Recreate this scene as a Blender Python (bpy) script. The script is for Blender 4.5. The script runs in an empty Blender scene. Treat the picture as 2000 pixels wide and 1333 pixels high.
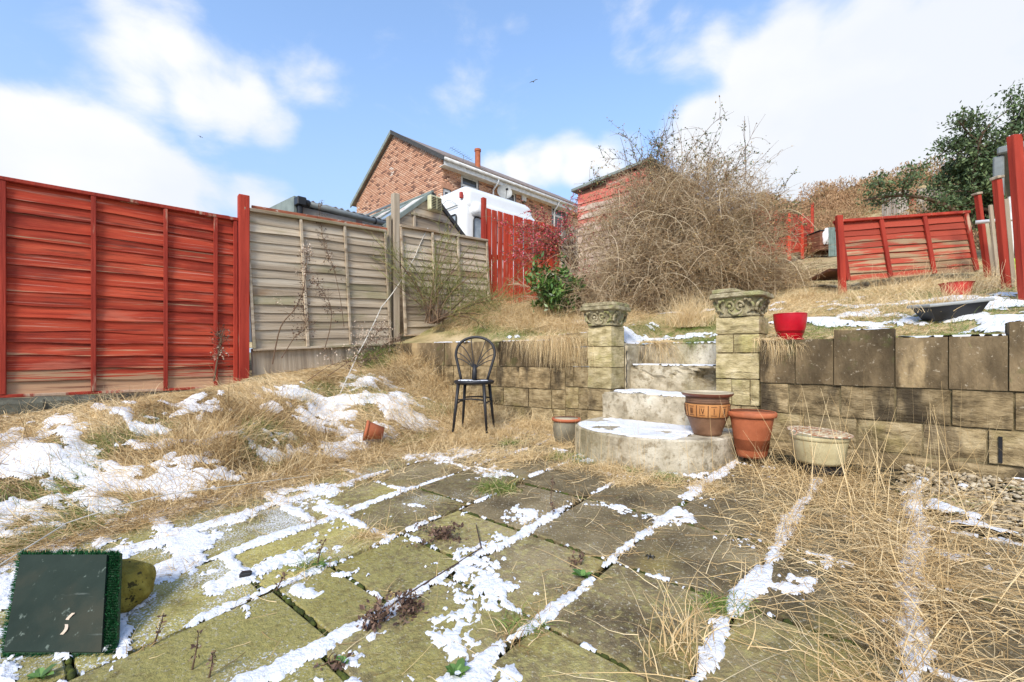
import bpy, bmesh, math, random
import numpy as np
from mathutils import Vector, Matrix

C = bpy.context.scene.collection
S = bpy.context.scene
PI = math.pi

# ------------------------------------------------------------------ camera
F = 889.0                      # focal length in px of the 2000 px wide photograph
HOR = 694.0                    # horizon row
cam_d = bpy.data.cameras.new('camera')
cam_d.sensor_width = 36.0
cam_d.lens = 36.0 * F / 2000.0
cam_d.shift_y = (HOR - 666.5) / 2000.0
cam_d.clip_start = 0.05
cam_d.clip_end = 3000
cam = bpy.data.objects.new('camera', cam_d)
C.objects.link(cam)
cam.location = (0, 0, 0)
cam.rotation_euler = (PI / 2, 0, 0)
S.camera = cam

# ------------------------------------------------------------------ light
SUN_AZ = math.radians(-158)    # measured from +Y clockwise: behind the camera, to the left
SUN_EL = math.radians(38)
W = bpy.data.worlds.new('World')
S.world = W
W.use_nodes = True
wn = W.node_tree.nodes
wl = W.node_tree.links
wn.clear()
w_out = wn.new('ShaderNodeOutputWorld')
w_bg = wn.new('ShaderNodeBackground')
wl.new(w_bg.outputs[0], w_out.inputs[0])
sky = wn.new('ShaderNodeTexSky')
sky.sky_type = 'NISHITA'
sky.sun_disc = False
sky.sun_elevation = SUN_EL
sky.sun_rotation = SUN_AZ
sky.air_density = 1.0
sky.dust_density = 0.6
sky.ozone_density = 2.0
w_bg.inputs[1].default_value = 0.13

def wmath(op, a, b=None, clamp=False):
    n = wn.new('ShaderNodeMath')
    n.operation = op
    n.use_clamp = clamp
    for i, v in enumerate((a, b)):
        if v is None:
            continue
        if isinstance(v, (int, float)):
            n.inputs[i].default_value = v
        else:
            wl.new(v, n.inputs[i])
    return n.outputs[0]

def wrange(v, a, b, c=0.0, d=1.0, smooth=True):
    n = wn.new('ShaderNodeMapRange')
    n.interpolation_type = 'SMOOTHSTEP' if smooth else 'LINEAR'
    wl.new(v, n.inputs[0])
    for i, x in enumerate((a, b, c, d)):
        n.inputs[i + 1].default_value = x
    return n.outputs[0]

geo = wn.new('ShaderNodeTexCoord').outputs['Generated']
# cloud masses: direction given as photo azimuth/height, cos-falloff, weight
blobs = [(10, 330, 6.5, .9), (150, 310, 6.5, .9), (250, 335, 6, .85), (90, 400, 9, .9), (300, 390, 7, .7), (420, 400, 6, .5), (520, 380, 4, .45), (-120, 330, 10, .9),
         (230, 150, 4, .35), (330, 150, 5.5, .55), (430, 170, 5, .5), (540, 195, 5, .45), (600, 150, 3.5, .35), (650, 165, 3.5, .35), (510, 240, 4.5, .5), (420, 230, 4, .4), (560, 275, 3.5, .35),
         (300, 0, 5.5, .55), (170, 40, 4, .2), (760, 110, 3, .15),
         (1540, 190, 8, .8), (1450, 220, 7, .65), (1400, 290, 6, .9), (1560, 320, 9, 1.0), (1700, 210, 8, .65), (1780, 300, 9, .7), (1700, 380, 8, .8), (1900, 380, 9, .7), (1340, 250, 4, .6), (2050, 300, 10, .7),
         (1240, 90, 3.5, .45), (1350, 80, 4.5, .5), (1480, 60, 5.5, .5), (1620, 30, 6, .5), (1780, 50, 6.5, .55), (1920, 90, 6, .35), (1850, 0, 7, .4), (2080, 60, 9, .7), (1290, 5, 3.5, .35),
         (1040, 320, 3.8, .7), (1110, 310, 3.8, .7), (1160, 340, 4, .7), (980, 345, 3.5, .6), (1210, 300, 3.5, .45), (1010, 40, 2, .35)]
acc = None
for px, py, deg, w in blobs:
    d = Vector(((px - 1000) / F, 1.0, (HOR - py) / F)).normalized()
    n = wn.new('ShaderNodeVectorMath')
    n.operation = 'DOT_PRODUCT'
    n.inputs[1].default_value = d
    wl.new(geo, n.inputs[0])
    v = wrange(n.outputs['Value'], math.cos(math.radians(deg)), math.cos(math.radians(deg * .25)), 0, w)
    acc = v if acc is None else wmath('ADD', acc, v)
# clouds carry on all round the sky outside the picture
nb = wn.new('ShaderNodeTexNoise'); nb.inputs['Scale'].default_value = 1.7; nb.inputs['Detail'].default_value = 3
wl.new(geo, nb.inputs['Vector'])
dY = wn.new('ShaderNodeVectorMath'); dY.operation = 'DOT_PRODUCT'; dY.inputs[1].default_value = Vector((0.0, .93, .36)).normalized()
wl.new(geo, dY.inputs[0])
outside = wrange(dY.outputs['Value'], .45, .15)
acc = wmath('ADD', acc, wmath('MULTIPLY', outside, wrange(nb.outputs[0], .4, .62, 0, .9)))
mp = wn.new('ShaderNodeMapping'); mp.inputs['Scale'].default_value = (1, 1, 1.7)
wl.new(geo, mp.inputs[0])
n1 = wn.new('ShaderNodeTexNoise'); n1.inputs['Scale'].default_value = 5.0; n1.inputs['Detail'].default_value = 11; n1.inputs['Roughness'].default_value = .58
n1.inputs['Distortion'].default_value = .25
wl.new(mp.outputs[0], n1.inputs['Vector'])
noise_amp = wmath('MULTIPLY', wmath('SUBTRACT', n1.outputs[0], .5), 2.5)
dens = wmath('ADD', acc, noise_amp)
cf = wrange(dens, .16, 1.25)
# soft grey modelling inside the clouds
n2 = wn.new('ShaderNodeTexNoise'); n2.inputs['Scale'].default_value = 2.6; n2.inputs['Detail'].default_value = 6
wl.new(mp.outputs[0], n2.inputs['Vector'])
cr = wn.new('ShaderNodeValToRGB')
cr.color_ramp.elements[0].position = .38; cr.color_ramp.elements[0].color = (.84, .88, .95, 1)
cr.color_ramp.elements[1].position = .62; cr.color_ramp.elements[1].color = (.97, .98, 1.0, 1)
wl.new(n2.outputs[0], cr.inputs[0])
cs = wn.new('ShaderNodeVectorMath'); cs.operation = 'SCALE'; cs.inputs['Scale'].default_value = 2.85
wl.new(cr.outputs[0], cs.inputs[0])
# clear sky: the physical sky, with the pale veil the photograph has near the horizon
sep = wn.new('ShaderNodeSeparateXYZ'); wl.new(geo, sep.inputs[0])
veil = wrange(sep.outputs[2], .62, .02, .22, .90)
mixv = wn.new('ShaderNodeMixRGB'); wl.new(veil, mixv.inputs[0])
skg = wn.new('ShaderNodeVectorMath'); skg.operation = 'MULTIPLY'; skg.inputs[1].default_value = (.80, .90, .95)
wl.new(sky.outputs[0], skg.inputs[0])
wl.new(skg.outputs[0], mixv.inputs[1]); mixv.inputs[2].default_value = (1.25, 1.60, 2.35, 1)
mixc = wn.new('ShaderNodeMixRGB'); wl.new(cf, mixc.inputs[0])
wl.new(mixv.outputs[0], mixc.inputs[1]); wl.new(cs.outputs[0], mixc.inputs[2])
wl.new(mixc.outputs[0], w_bg.inputs[0])

sd = bpy.data.lights.new('sun', 'SUN')
sd.energy = 1.35
sd.angle = math.radians(18)
sd.color = (1.0, .92, .80)
sun = bpy.data.objects.new('sun', sd)
C.objects.link(sun)
sv = Vector((math.sin(SUN_AZ) * math.cos(SUN_EL), math.cos(SUN_AZ) * math.cos(SUN_EL), math.sin(SUN_EL)))
sun.rotation_euler = (-sv).to_track_quat('-Z', 'Y').to_euler()

S.view_settings.view_transform = 'Standard'
S.view_settings.look = 'None'
S.view_settings.exposure = 1.52
S.view_settings.gamma = 1
S.view_settings.use_curve_mapping = False
S.cycles.max_bounces = 6

# ------------------------------------------------------------------ numpy noise
rs = np.random.RandomState(7)
random.seed(7)
_T = rs.rand(256, 256)

def vn(x, y, seed=0):
    x = np.asarray(x, float) + seed * 17.31
    y = np.asarray(y, float) + seed * 9.77
    xi = np.floor(x).astype(int); yi = np.floor(y).astype(int)
    fx = x - xi; fy = y - yi
    fx = fx * fx * (3 - 2 * fx); fy = fy * fy * (3 - 2 * fy)
    a = _T[xi % 256, yi % 256]; b = _T[(xi + 1) % 256, yi % 256]
    c = _T[xi % 256, (yi + 1) % 256]; d = _T[(xi + 1) % 256, (yi + 1) % 256]
    return (a * (1 - fx) + b * fx) * (1 - fy) + (c * (1 - fx) + d * fx) * fy

def fbm(x, y, o=4, seed=0):
    r = 0; a = .5; t = 0
    for i in range(o):
        r = r + a * vn(np.asarray(x) * 2 ** i, np.asarray(y) * 2 ** i, seed + i * 3)
        t += a; a *= .5
    return r / t

def sst(x, a, b):
    x = np.clip((np.asarray(x, float) - a) / (b - a), 0, 1)
    return x * x * (3 - 2 * x)

# ------------------------------------------------------------------ garden frame (t runs left along the wall, q runs away from it)
AX = (.6717, .7408); BX = (-.7408, .6717); W0 = (3.07, 2.73)
GROT = math.atan2(-.6717, .7408)

def XY(t, q):
    return (W0[0] + t * BX[0] + q * AX[0], W0[1] + t * BX[1] + q * AX[1])

def TQ(x, y):
    return ((x - W0[0]) * BX[0] + (y - W0[1]) * BX[1], (x - W0[0]) * AX[0] + (y - W0[1]) * AX[1])

def wallq(t):
    return np.interp(t, [3.2, 6.15, 6.6], [0, -.42, -.42])

def patio_z(q):
    return -.74 + .0783 * np.minimum(q, 0)

def g_lower(t, q):
    t = np.asarray(t, float); q = np.asarray(q, float)
    p = patio_z(q)
    b = sst(t, 4.02, 6.1)
    f = np.interp(q, [-8, -4.14, -2.33, -1.0, -.24], [-.95, -.56, -.33, -.07, .10])
    tus = (fbm(t * 2.2, q * 2.2, 3, 5) - .5) * .30 * sst(t, 4.05, 4.7) * (1 - .75 * sst(t, 5.9, 6.3))
    return p * (1 - b) + f * b + tus

def g_upper(t, q):
    t = np.asarray(t, float); q = np.asarray(q, float)
    base = np.interp(t, [0, 2.5, 4, 6], [.104, .12, .13, .155])
    z = base + .215 * (q - wallq(t)) - .036 * (1 - sst(t, 1.45, 1.6))
    z = z - .165 * sst(t, 1.55, 1.75) * (1 - sst(t, 2.8, 3.05)) * (1 - sst(q, 1.0, 2.8))
    z = z + .22 * sst(t, 3.6, 5.4) * sst(q, -.2, .9) * (1 - sst(q, 2, 6))
    z = z + 3.8 * sst(q, 22, 46) - .215 * np.maximum(q - 50, 0) * .9
    z = z + (fbm(t * 1.7, q * 1.7, 3, 9) - .5) * .12 * sst(q, .05, .6)
    z = z + (fbm(t * .11, q * .11, 3, 21) - .5) * 2.2 * sst(q, 15, 40)
    return z

def G(x, y):
    t, q = TQ(np.asarray(x, float), np.asarray(y, float))
    return np.where(q < wallq(t), g_lower(t, q), g_upper(t, q))

def ray(px, py, Y):
    return Vector(((px - 1000) / F * Y, Y, (HOR - py) / F * Y))

def on_ground(px, py, near=1.0, far=60):
    Y = np.geomspace(near, far, 6000)
    x = (px - 1000) / F * Y; z = (HOR - py) / F * Y
    d = z - G(x, Y)
    k = np.nonzero(d < 0)[0]
    i = k[0] if len(k) else len(Y) - 1
    return Vector((float(x[i]), float(Y[i]), float(G(x[i], Y[i]))))

# ------------------------------------------------------------------ mesh builder
class MB:
    def __init__(s):
        s.v = []; s.f = []; s.at = []

    def add(s, vs, fs, val=0.0):
        o = len(s.v)
        s.v.extend([tuple(v) for v in vs]); s.f.extend([tuple(i + o for i in f) for f in fs])
        s.at.extend([val] * len(vs))
        return s

    def box(s, x0, x1, y0, y1, z0, z1, M=None, val=0.0):
        vs = [Vector(p) for p in ((x0, y0, z0), (x1, y0, z0), (x1, y1, z0), (x0, y1, z0), (x0, y0, z1), (x1, y0, z1), (x1, y1, z1), (x0, y1, z1))]
        if M is not None:
            vs = [M @ v for v in vs]
        return s.add(vs, [(0, 3, 2, 1), (4, 5, 6, 7), (0, 1, 5, 4), (1, 2, 6, 5), (2, 3, 7, 6), (3, 0, 4, 7)], val)

    def cbox(s, x0, x1, y0, y1, z0, z1, c=.006, jit=0.0, M=None, val=0.0):
        """box with chamfered edges, 44 triangles"""
        bm = bmesh.new()
        bmesh.ops.create_cube(bm, size=1)
        for v in bm.verts:
            v.co = Vector((x0 if v.co.x < 0 else x1, y0 if v.co.y < 0 else y1, z0 if v.co.z < 0 else z1))
            if jit:
                v.co += Vector((random.uniform(-jit, jit), random.uniform(-jit, jit), random.uniform(-jit, jit)))
        bmesh.ops.bevel(bm, geom=list(bm.edges), offset=c, segments=1, affect='EDGES', profile=.5)
        bm.verts.ensure_lookup_table()
        vs = [(M @ v.co) if M is not None else v.co.copy() for v in bm.verts]
        fs = [[v.index for v in f.verts] for f in bm.faces]
        bm.free()
        return s.add(vs, fs, val)

    def tube(s, pts, r, n=6, cap=True, val=0.0):
        pts = [Vector(p) for p in pts]
        rr = r if hasattr(r, '__len__') else [r] * len(pts)
        vs = []; fs = []
        up = Vector((0, 0, 1))
        prev = None
        for i, p in enumerate(pts):
            a = pts[max(0, i - 1)]; b = pts[min(len(pts) - 1, i + 1)]
            d = (b - a)
            if d.length < 1e-9: d = Vector((0, 0, 1))
            d.normalize()
            if prev is None:
                u = d.cross(up)
                if u.length < .05: u = d.cross(Vector((1, 0, 0)))
            else:
                u = prev - d * prev.dot(d)
            u.normalize(); prev = u
            w = d.cross(u)
            for k in range(n):
                a_ = 2 * PI * k / n
                vs.append(p + (u * math.cos(a_) + w * math.sin(a_)) * rr[i])
        for i in range(len(pts) - 1):
            for k in range(n):
                fs.append((i * n + k, i * n + (k + 1) % n, (i + 1) * n + (k + 1) % n, (i + 1) * n + k))
        if cap:
            fs.append(tuple(range(n - 1, -1, -1))); fs.append(tuple(range((len(pts) - 1) * n, len(pts) * n)))
        return s.add(vs, fs, val)

    def loop(s, pts, r, n=6):
        m = len(pts); pts = [Vector(p) for p in pts]; vs = []; fs = []
        nrm = Vector((0, 0, 0))
        for i in range(m): nrm += pts[i].cross(pts[(i + 1) % m])
        nrm.normalize()
        for i, p in enumerate(pts):
            d = (pts[(i + 1) % m] - pts[i - 1]).normalized(); u = d.cross(nrm).normalized()
            for k in range(n):
                a = 2 * PI * k / n
                vs.append(p + (u * math.cos(a) + nrm * math.sin(a)) * r)
        for i in range(m):
            for k in range(n):
                j = (i + 1) % m
                fs.append((i * n + k, i * n + (k + 1) % n, j * n + (k + 1) % n, j * n + k))
        return s.add(vs, fs)

    def lathe(s, prof, n=32, M=None, close=False, wob=0.0):
        vs = []; fs = []
        for r, z in prof:
            for k in range(n):
                a = 2 * PI * k / n
                rr = r * (1 + wob * math.sin(3 * a + z * 9))
                v = Vector((rr * math.cos(a), rr * math.sin(a), z))
                vs.append(M @ v if M is not None else v)
        for i in range(len(prof) - 1):
            for k in range(n):
                fs.append((i * n + k, i * n + (k + 1) % n, (i + 1) * n + (k + 1) % n, (i + 1) * n + k))
        if prof[0][0] > 0: fs.append(tuple(range(n - 1, -1, -1)))
        if prof[-1][0] > 0 and close: fs.append(tuple(range((len(prof) - 1) * n, len(prof) * n)))
        return s.add(vs, fs)

    def prism(s, poly, d, M=None, val=0.0):
        """poly: list of (x,z), extruded along y from 0 to d"""
        n = len(poly)
        vs = [Vector((x, 0, z)) for x, z in poly] + [Vector((x, d, z)) for x, z in poly]
        if M is not None: vs = [M @ v for v in vs]
        fs = [tuple(range(n)), tuple(range(2 * n - 1, n - 1, -1))] + [(i, i + n, (i + 1) % n + n, (i + 1) % n) for i in range(n)]
        return s.add(vs, fs, val)

    def obj(s, name, mat=None, parent=None, smooth=False, loc=None, rot=None, recalc=True, attr=False):
        me = bpy.data.meshes.new(name)
        me.from_pydata(s.v, [], s.f)
        if recalc:
            bm = bmesh.new(); bm.from_mesh(me)
            bmesh.ops.recalc_face_normals(bm, faces=bm.faces); bm.to_mesh(me); bm.free()
        if attr:
            a = me.attributes.new('tint', 'FLOAT', 'POINT'); a.data.foreach_set('value', np.array(s.at, dtype=np.float32))
        if smooth: me.polygons.foreach_set('use_smooth', [True] * len(me.polygons))
        if mat: me.materials.append(mat)
        o = bpy.data.objects.new(name, me)
        C.objects.link(o)
        if parent: o.parent = parent
        if loc is not None: o.location = loc
        if rot is not None: o.rotation_euler = rot
        return o

def np_obj(name, verts, quads, mat, parent=None, tint=None, smooth=False, tris=None):
    """fast mesh from numpy arrays; quads (M,4)"""
    me = bpy.data.meshes.new(name)
    k = quads.shape[1]
    me.vertices.add(len(verts)); me.vertices.foreach_set('co', verts.astype(np.float32).ravel())
    me.loops.add(quads.size); me.loops.foreach_set('vertex_index', quads.astype(np.int32).ravel())
    me.polygons.add(len(quads))
    me.polygons.foreach_set('loop_start', np.arange(0, quads.size, k, dtype=np.int32))
    me.polygons.foreach_set('loop_total', np.full(len(quads), k, dtype=np.int32))
    if smooth: me.polygons.foreach_set('use_smooth', np.ones(len(quads), dtype=bool))
    me.update(calc_edges=True)
    if tint is not None:
        a = me.attributes.new('tint', 'FLOAT', 'POINT'); a.data.foreach_set('value', tint.astype(np.float32))
    me.materials.append(mat)
    o = bpy.data.objects.new(name, me)
    C.objects.link(o)
    if parent: o.parent = parent
    return o

def thing(name, label, cat, loc=(0, 0, 0), rotz=0, group=None, rot=None):
    o = bpy.data.objects.new(name, None)
    o.empty_display_size = .1
    C.objects.link(o)
    o.location = loc
    o.rotation_euler = rot if rot is not None else (0, 0, rotz)
    o['label'] = label; o['category'] = cat
    if group: o['group'] = group
    return o

def tag(o, label=None, cat=None, group=None, kind=None):
    if label: o['label'] = label
    if cat: o['category'] = cat
    if group: o['group'] = group
    if kind: o['kind'] = kind
    return o

# ------------------------------------------------------------------ materials
def material(name, stops, scale=4.0, stretch=(1, 1, 1), detail=6, rough=.8, bump=.0, bscale=None, bstretch=None, rand=.0,
             coord='Object', speck=None, spec=.3, layers=(), metallic=0, objrand=True, tint=None, rough_noise=0):
    """stops: colour ramp over a noise; layers: list of (colour, scale, stretch, lo, hi, strength, zmask) mixed on top"""
    m = bpy.data.materials.new(name)
    m.use_nodes = True
    nt = m.node_tree; N = nt.nodes; L = nt.links
    b = N['Principled BSDF']
    b.inputs['Roughness'].default_value = rough
    b.inputs['Specular IOR Level'].default_value = spec
    b.inputs['Metallic'].default_value = metallic
    tc = N.new('ShaderNodeTexCoord')
    src = tc.outputs['Object'] if coord == 'Object' else N.new('ShaderNodeNewGeometry').outputs['Position']
    oi = N.new('ShaderNodeObjectInfo')
    if objrand and coord == 'Object':
        a = N.new('ShaderNodeVectorMath'); a.operation = 'MULTIPLY_ADD'
        cmb = N.new('ShaderNodeCombineXYZ')
        for i in range(3): L.new(oi.outputs['Random'], cmb.inputs[i])
        L.new(cmb.outputs[0], a.inputs[0]); a.inputs[1].default_value = (37, 21, 53); L.new(src, a.inputs[2])
        src = a.outputs[0]

    def noise(sc, st, det=6, ro=.6):
        mp_ = N.new('ShaderNodeMapping'); mp_.inputs['Scale'].default_value = st; L.new(src, mp_.inputs[0])
        n_ = N.new('ShaderNodeTexNoise'); n_.inputs['Scale'].default_value = sc; n_.inputs['Detail'].default_value = det
        n_.inputs['Roughness'].default_value = ro
        L.new(mp_.outputs[0], n_.inputs['Vector'])
        return n_.outputs[0]

    def rng(v, a0, a1, b0=0., b1=1.):
        n_ = N.new('ShaderNodeMapRange'); n_.interpolation_type = 'SMOOTHSTEP'; L.new(v, n_.inputs[0])
        for i, x in enumerate((a0, a1, b0, b1)): n_.inputs[i + 1].default_value = x
        return n_.outputs[0]

    def mul(a0, b0, op='MULTIPLY'):
        n_ = N.new('ShaderNodeMath'); n_.operation = op; n_.use_clamp = False
        for i, v in enumerate((a0, b0)):
            if isinstance(v, (int, float)): n_.inputs[i].default_value = v
            else: L.new(v, n_.inputs[i])
        return n_.outputs[0]
    nf = noise(scale, stretch, detail)
    if tint:
        at = N.new('ShaderNodeAttribute'); at.attribute_name = 'tint'
        nf = mul(mul(at.outputs['Fac'], tint), mul(nf, 1 - tint), 'ADD')
        lo_, hi_ = 0, 1
    r = N.new('ShaderNodeValToRGB')
    while len(r.color_ramp.elements) < len(stops): r.color_ramp.elements.new(.5)
    for e, (p, c) in zip(r.color_ramp.elements, stops): e.position = p; e.color = (*c, 1)
    L.new(nf, r.inputs[0])
    col = r.outputs[0]
    for ly in layers:
        c, sc, st, lo, hi, k = ly[:6]
        v = rng(noise(sc, st), lo, hi, 0, k)
        zm = ly[6] if len(ly) > 6 else None
        if zm == 'peel':
            n_ = N.new('ShaderNodeSeparateColor'); L.new(oi.outputs['Color'], n_.inputs[0])
            nn = mul(noise(sc, st), mul(n_.outputs[0], 1.0), 'ADD')
            v = rng(nn, lo, hi, 0, k)
        elif zm == 'dust':
            n_ = N.new('ShaderNodeSeparateColor'); L.new(oi.outputs['Color'], n_.inputs[0])
            v = rng(mul(mul(mul(noise(sc, st), .62), mul(noise(120, (1, 1, 1), 2), .42), 'ADD'), n_.outputs[1], 'ADD'), lo, hi, 0, k)
        elif zm is not None:
            sp = N.new('ShaderNodeSeparateXYZ')
            gp = N.new('ShaderNodeNewGeometry').outputs['Position'] if zm[0] == 'w' else tc.outputs['Object']
            L.new(gp, sp.inputs[0])
            zz = rng(mul(sp.outputs[2], mul(noise(3, (1, 1, .35)), zm[3]), 'ADD'), zm[1], zm[2])
            v = mul(v, zz)
        mx = N.new('ShaderNodeMixRGB'); L.new(v, mx.inputs[0]); L.new(col, mx.inputs[1]); mx.inputs[2].default_value = (*c, 1)
        col = mx.outputs[0]
    if speck:
        c, sc, lo, hi, k = speck
        v = rng(noise(sc, (1, 1, 1), 3, .7), lo, hi, 0, k)
        mx = N.new('ShaderNodeMixRGB'); L.new(v, mx.inputs[0]); L.new(col, mx.inputs[1]); mx.inputs[2].default_value = (*c, 1)
        col = mx.outputs[0]
    if rand:
        hs = N.new('ShaderNodeHueSaturation')
        L.new(rng(oi.outputs['Random'], 0, 1, 1 - rand, 1 + rand), hs.inputs['Value'])
        L.new(col, hs.inputs['Color']); col = hs.outputs[0]
    L.new(col, b.inputs['Base Color'])
    if rough_noise:
        L.new(rng(noise(scale * 1.7, stretch), .3, .7, rough - rough_noise, min(1, rough + rough_noise)), b.inputs['Roughness'])
    if bump:
        bp = N.new('ShaderNodeBump'); bp.inputs['Strength'].default_value = min(1, bump); bp.inputs['Distance'].default_value = .02 * max(1, bump)
        L.new(noise(bscale or scale * 3, bstretch or stretch, 8, .65), bp.inputs['Height'])
        L.new(bp.outputs[0], b.inputs['Normal'])
    return m

def plain(name, c, rough=.6, metallic=0, bump=0, spec=.4):
    d = tuple(x * .72 for x in c); e = tuple(min(1, x * 1.18) for x in c)
    return material(name, [(.3, d), (.7, e)], scale=7, rough=rough, metallic=metallic, bump=bump, bscale=60, spec=spec)

M = {}
STRAW = [(0, (.09, .052, .022)), (.22, (.32, .20, .085)), (.55, (.66, .475, .235)), (1, (.88, .72, .45))]
M['straw'] = material('dead_grass', STRAW, scale=3, tint=.8, rough=.75, coord='World', spec=.2)
M['green_grass'] = material('green_grass', [(0, (.05, .07, .015)), (.5, (.13, .19, .04)), (1, (.30, .36, .10))], scale=3, tint=.8, rough=.7, coord='World', spec=.2)
M['moss'] = material('moss', [(.3, (.02, .025, .008)), (.7, (.10, .12, .02))], scale=20, rough=.95, coord='World', bump=.6, bscale=90)
M['snow'] = material('snow', [(.2, (.80, .82, .86)), (.7, (.90, .90, .92))], scale=12, rough=.65, coord='World', bump=.7, bscale=60, spec=.3, speck=((.42, .37, .27), 38, .62, .70, .7), layers=[((.62, .64, .66), 7, (1, 1, 1), .52, .66, .6)])
M['slab'] = material('paving_slab', [(.30, (.090, .066, .036)), (.5, (.215, .165, .088)), (.72, (.38, .30, .165))], scale=3.2, detail=12, rough=.85, bump=.8, bscale=55, rand=.22,
                     layers=[((.24, .125, .07), 1.3, (1, 1, 1), .58, .74, .5), ((.37, .31, .085), 2.6, (1, 1, 1), .64, .98, .75, 'peel'), ((.48, .43, .15), 30, (1, 1, 1), .66, .98, .60, 'peel'),
                             ((.045, .038, .026), 2.2, (1, 1, 1), .58, .72, .6), ((.80, .82, .86), 1.6, (1, 1, 1), .64, .70, .9, 'dust')],
                     speck=((.50, .45, .33), 75, .57, .68, .8), spec=.2)
M['bed'] = material('joint_bed', [(.3, (.018, .014, .008)), (.7, (.05, .045, .02))], scale=9, rough=1, bump=.6, coord='World')
M['soil'] = material('soil_and_thatch', [(.3, (.06, .042, .022)), (.5, (.20, .145, .075)), (.75, (.38, .29, .17))], scale=7, detail=9, rough=1, bump=.8, bscale=40, coord='World',
                     layers=[((.09, .12, .03), 1.3, (1, 1, 1), .52, .62, .6)])
M['lawn'] = material('rough_lawn', [(.3, (.16, .12, .05)), (.5, (.42, .32, .16)), (.72, (.62, .48, .28))], scale=3, detail=9, rough=1, bump=.6, bscale=30, coord='World',
                     layers=[((.17, .21, .06), .9, (1, 1, 1), .50, .66, .5)])
STONE = [(.28, (.12, .085, .042)), (.5, (.34, .255, .135)), (.7, (.52, .41, .24))]
M['stone'] = material('split_sandstone', STONE, scale=9, stretch=(1, 1, 1.7), detail=9, rough=.9, bump=1.0, bscale=24, bstretch=(.7, .7, 1.9), rand=.16,
                      layers=[((.24, .20, .06), 2.6, (1, 1, 1), .52, .70, .5), ((.09, .065, .04), 3.4, (1, 1, .35), .54, .66, .7), ((.06, .045, .03), 22, (.6, .6, 3), .58, .70, .7)], speck=((.55, .48, .33), 40, .62, .74, .5), spec=.2)
M['stone_top'] = material('weathered_coping_stone', [(.3, (.042, .031, .018)), (.5, (.125, .090, .050)), (.72, (.29, .21, .115))], scale=4, stretch=(1, 1, .45), detail=9, rough=.92, bump=.9, bscale=26, rand=.18,
                          layers=[((.44, .32, .17), 4.5, (1, 1, .30), .52, .66, .85), ((.10, .105, .035), 6, (1, 1, 1), .56, .68, .6)], speck=((.50, .42, .30), 40, .60, .72, .7), spec=.2)
M['stone_mid'] = material('stained_sandstone', [(.3, (.10, .07, .036)), (.5, (.30, .22, .115)), (.72, (.54, .41, .23))], scale=9, stretch=(1, 1, 1.6), detail=10, rough=.9, bump=1.0, bscale=24, bstretch=(.7, .7, 1.9), rand=.18,
                          layers=[((.05, .038, .025), 4, (1, 1, .3), .47, .62, .85), ((.05, .038, .026), 22, (.6, .6, 3), .58, .70, .7)], speck=((.5, .43, .3), 45, .62, .74, .5), spec=.2)
M['stone_pillar'] = material('yellow_pillar_stone', [(.28, (.24, .19, .085)), (.5, (.50, .41, .22)), (.72, (.68, .58, .37))], scale=9, stretch=(1, 1, 1.6), detail=10, rough=.9, bump=1.0, bscale=24, bstretch=(.7, .7, 1.9), rand=.13,
                             layers=[((.33, .30, .08), 3, (1, 1, 1), .50, .66, .5), ((.14, .105, .055), 20, (.6, .6, 3), .58, .70, .7), ((.16, .12, .07), 3, (1, 1, .5), .58, .70, .6)], spec=.2)
M['mortar'] = material('mortar', [(.3, (.12, .09, .045)), (.7, (.30, .24, .13))], scale=14, rough=1, bump=.6, bscale=60)
M['carved'] = material('carved_stone', [(.3, (.14, .115, .06)), (.5, (.40, .34, .21)), (.72, (.62, .54, .38))], scale=16, detail=8, rough=.95, bump=.7, bscale=60,
                       layers=[((.27, .29, .08), 8, (1, 1, 1), .48, .62, .6)], spec=.15)
M['concrete'] = material('weathered_concrete', [(.28, (.18, .145, .09)), (.5, (.50, .43, .31)), (.72, (.72, .66, .53))], scale=4.5, detail=10, rough=.92, bump=.8, bscale=22,
                         layers=[((.12, .10, .06), 7, (1, 1, .45), .52, .66, .65), ((.22, .17, .10), 16, (1, 1, 1), .53, .64, .7), ((.30, .25, .12), 2.1, (1, 1, .5), .52, .66, .4)], speck=((.12, .10, .06), 40, .60, .70, .5), spec=.2)
def fence_paint(name, peel, lo=.60, hi=.70):
    return material(name, [(.28, (.19, .018, .010)), (.48, (.42, .050, .022)), (.72, (.58, .100, .045))], scale=7, stretch=(.16, 1, 2.4), detail=8, rough=.75, bump=.5, bscale=18, bstretch=(.08, 1, 2), rand=.14,
                    layers=[((.60, .30, .22), 9, (.12, 1, 6), .58, .68, .6), ((.16, .018, .012), 1.6, (.5, 1, 1.2), .52, .66, .6), (peel, 6, (.16, 1, 7), lo, hi, .85, 'peel'), ((.09, .02, .012), 4, (.3, 1, 6), .56, .68, .7), ((.50, .16, .10), 2.0, (.4, 1, 2.5), .60, .70, .5)], spec=.25)
M['red_slat'] = fence_paint('red_painted_slat', (.46, .31, .18), .66, .74)
M['red_post'] = material('red_painted_post', [(.3, (.22, .018, .010)), (.7, (.46, .055, .028))], scale=6, stretch=(1, 1, .15), rough=.75, bump=.5, bscale=18, bstretch=(2, 2, .1), rand=.1,
                         layers=[((.52, .38, .26), 5, (1, 1, .18), .63, .70, .9, 'peel')])
M['orange_board'] = material('bright_red_picket', [(.3, (.42, .035, .015)), (.7, (.66, .09, .04))], scale=6, stretch=(1, 1, .15), rough=.7, bump=.4, bscale=18, bstretch=(2, 2, .1), rand=.15,
                             layers=[((.62, .30, .22), 9, (1, 1, .12), .58, .70, .5)])
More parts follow.
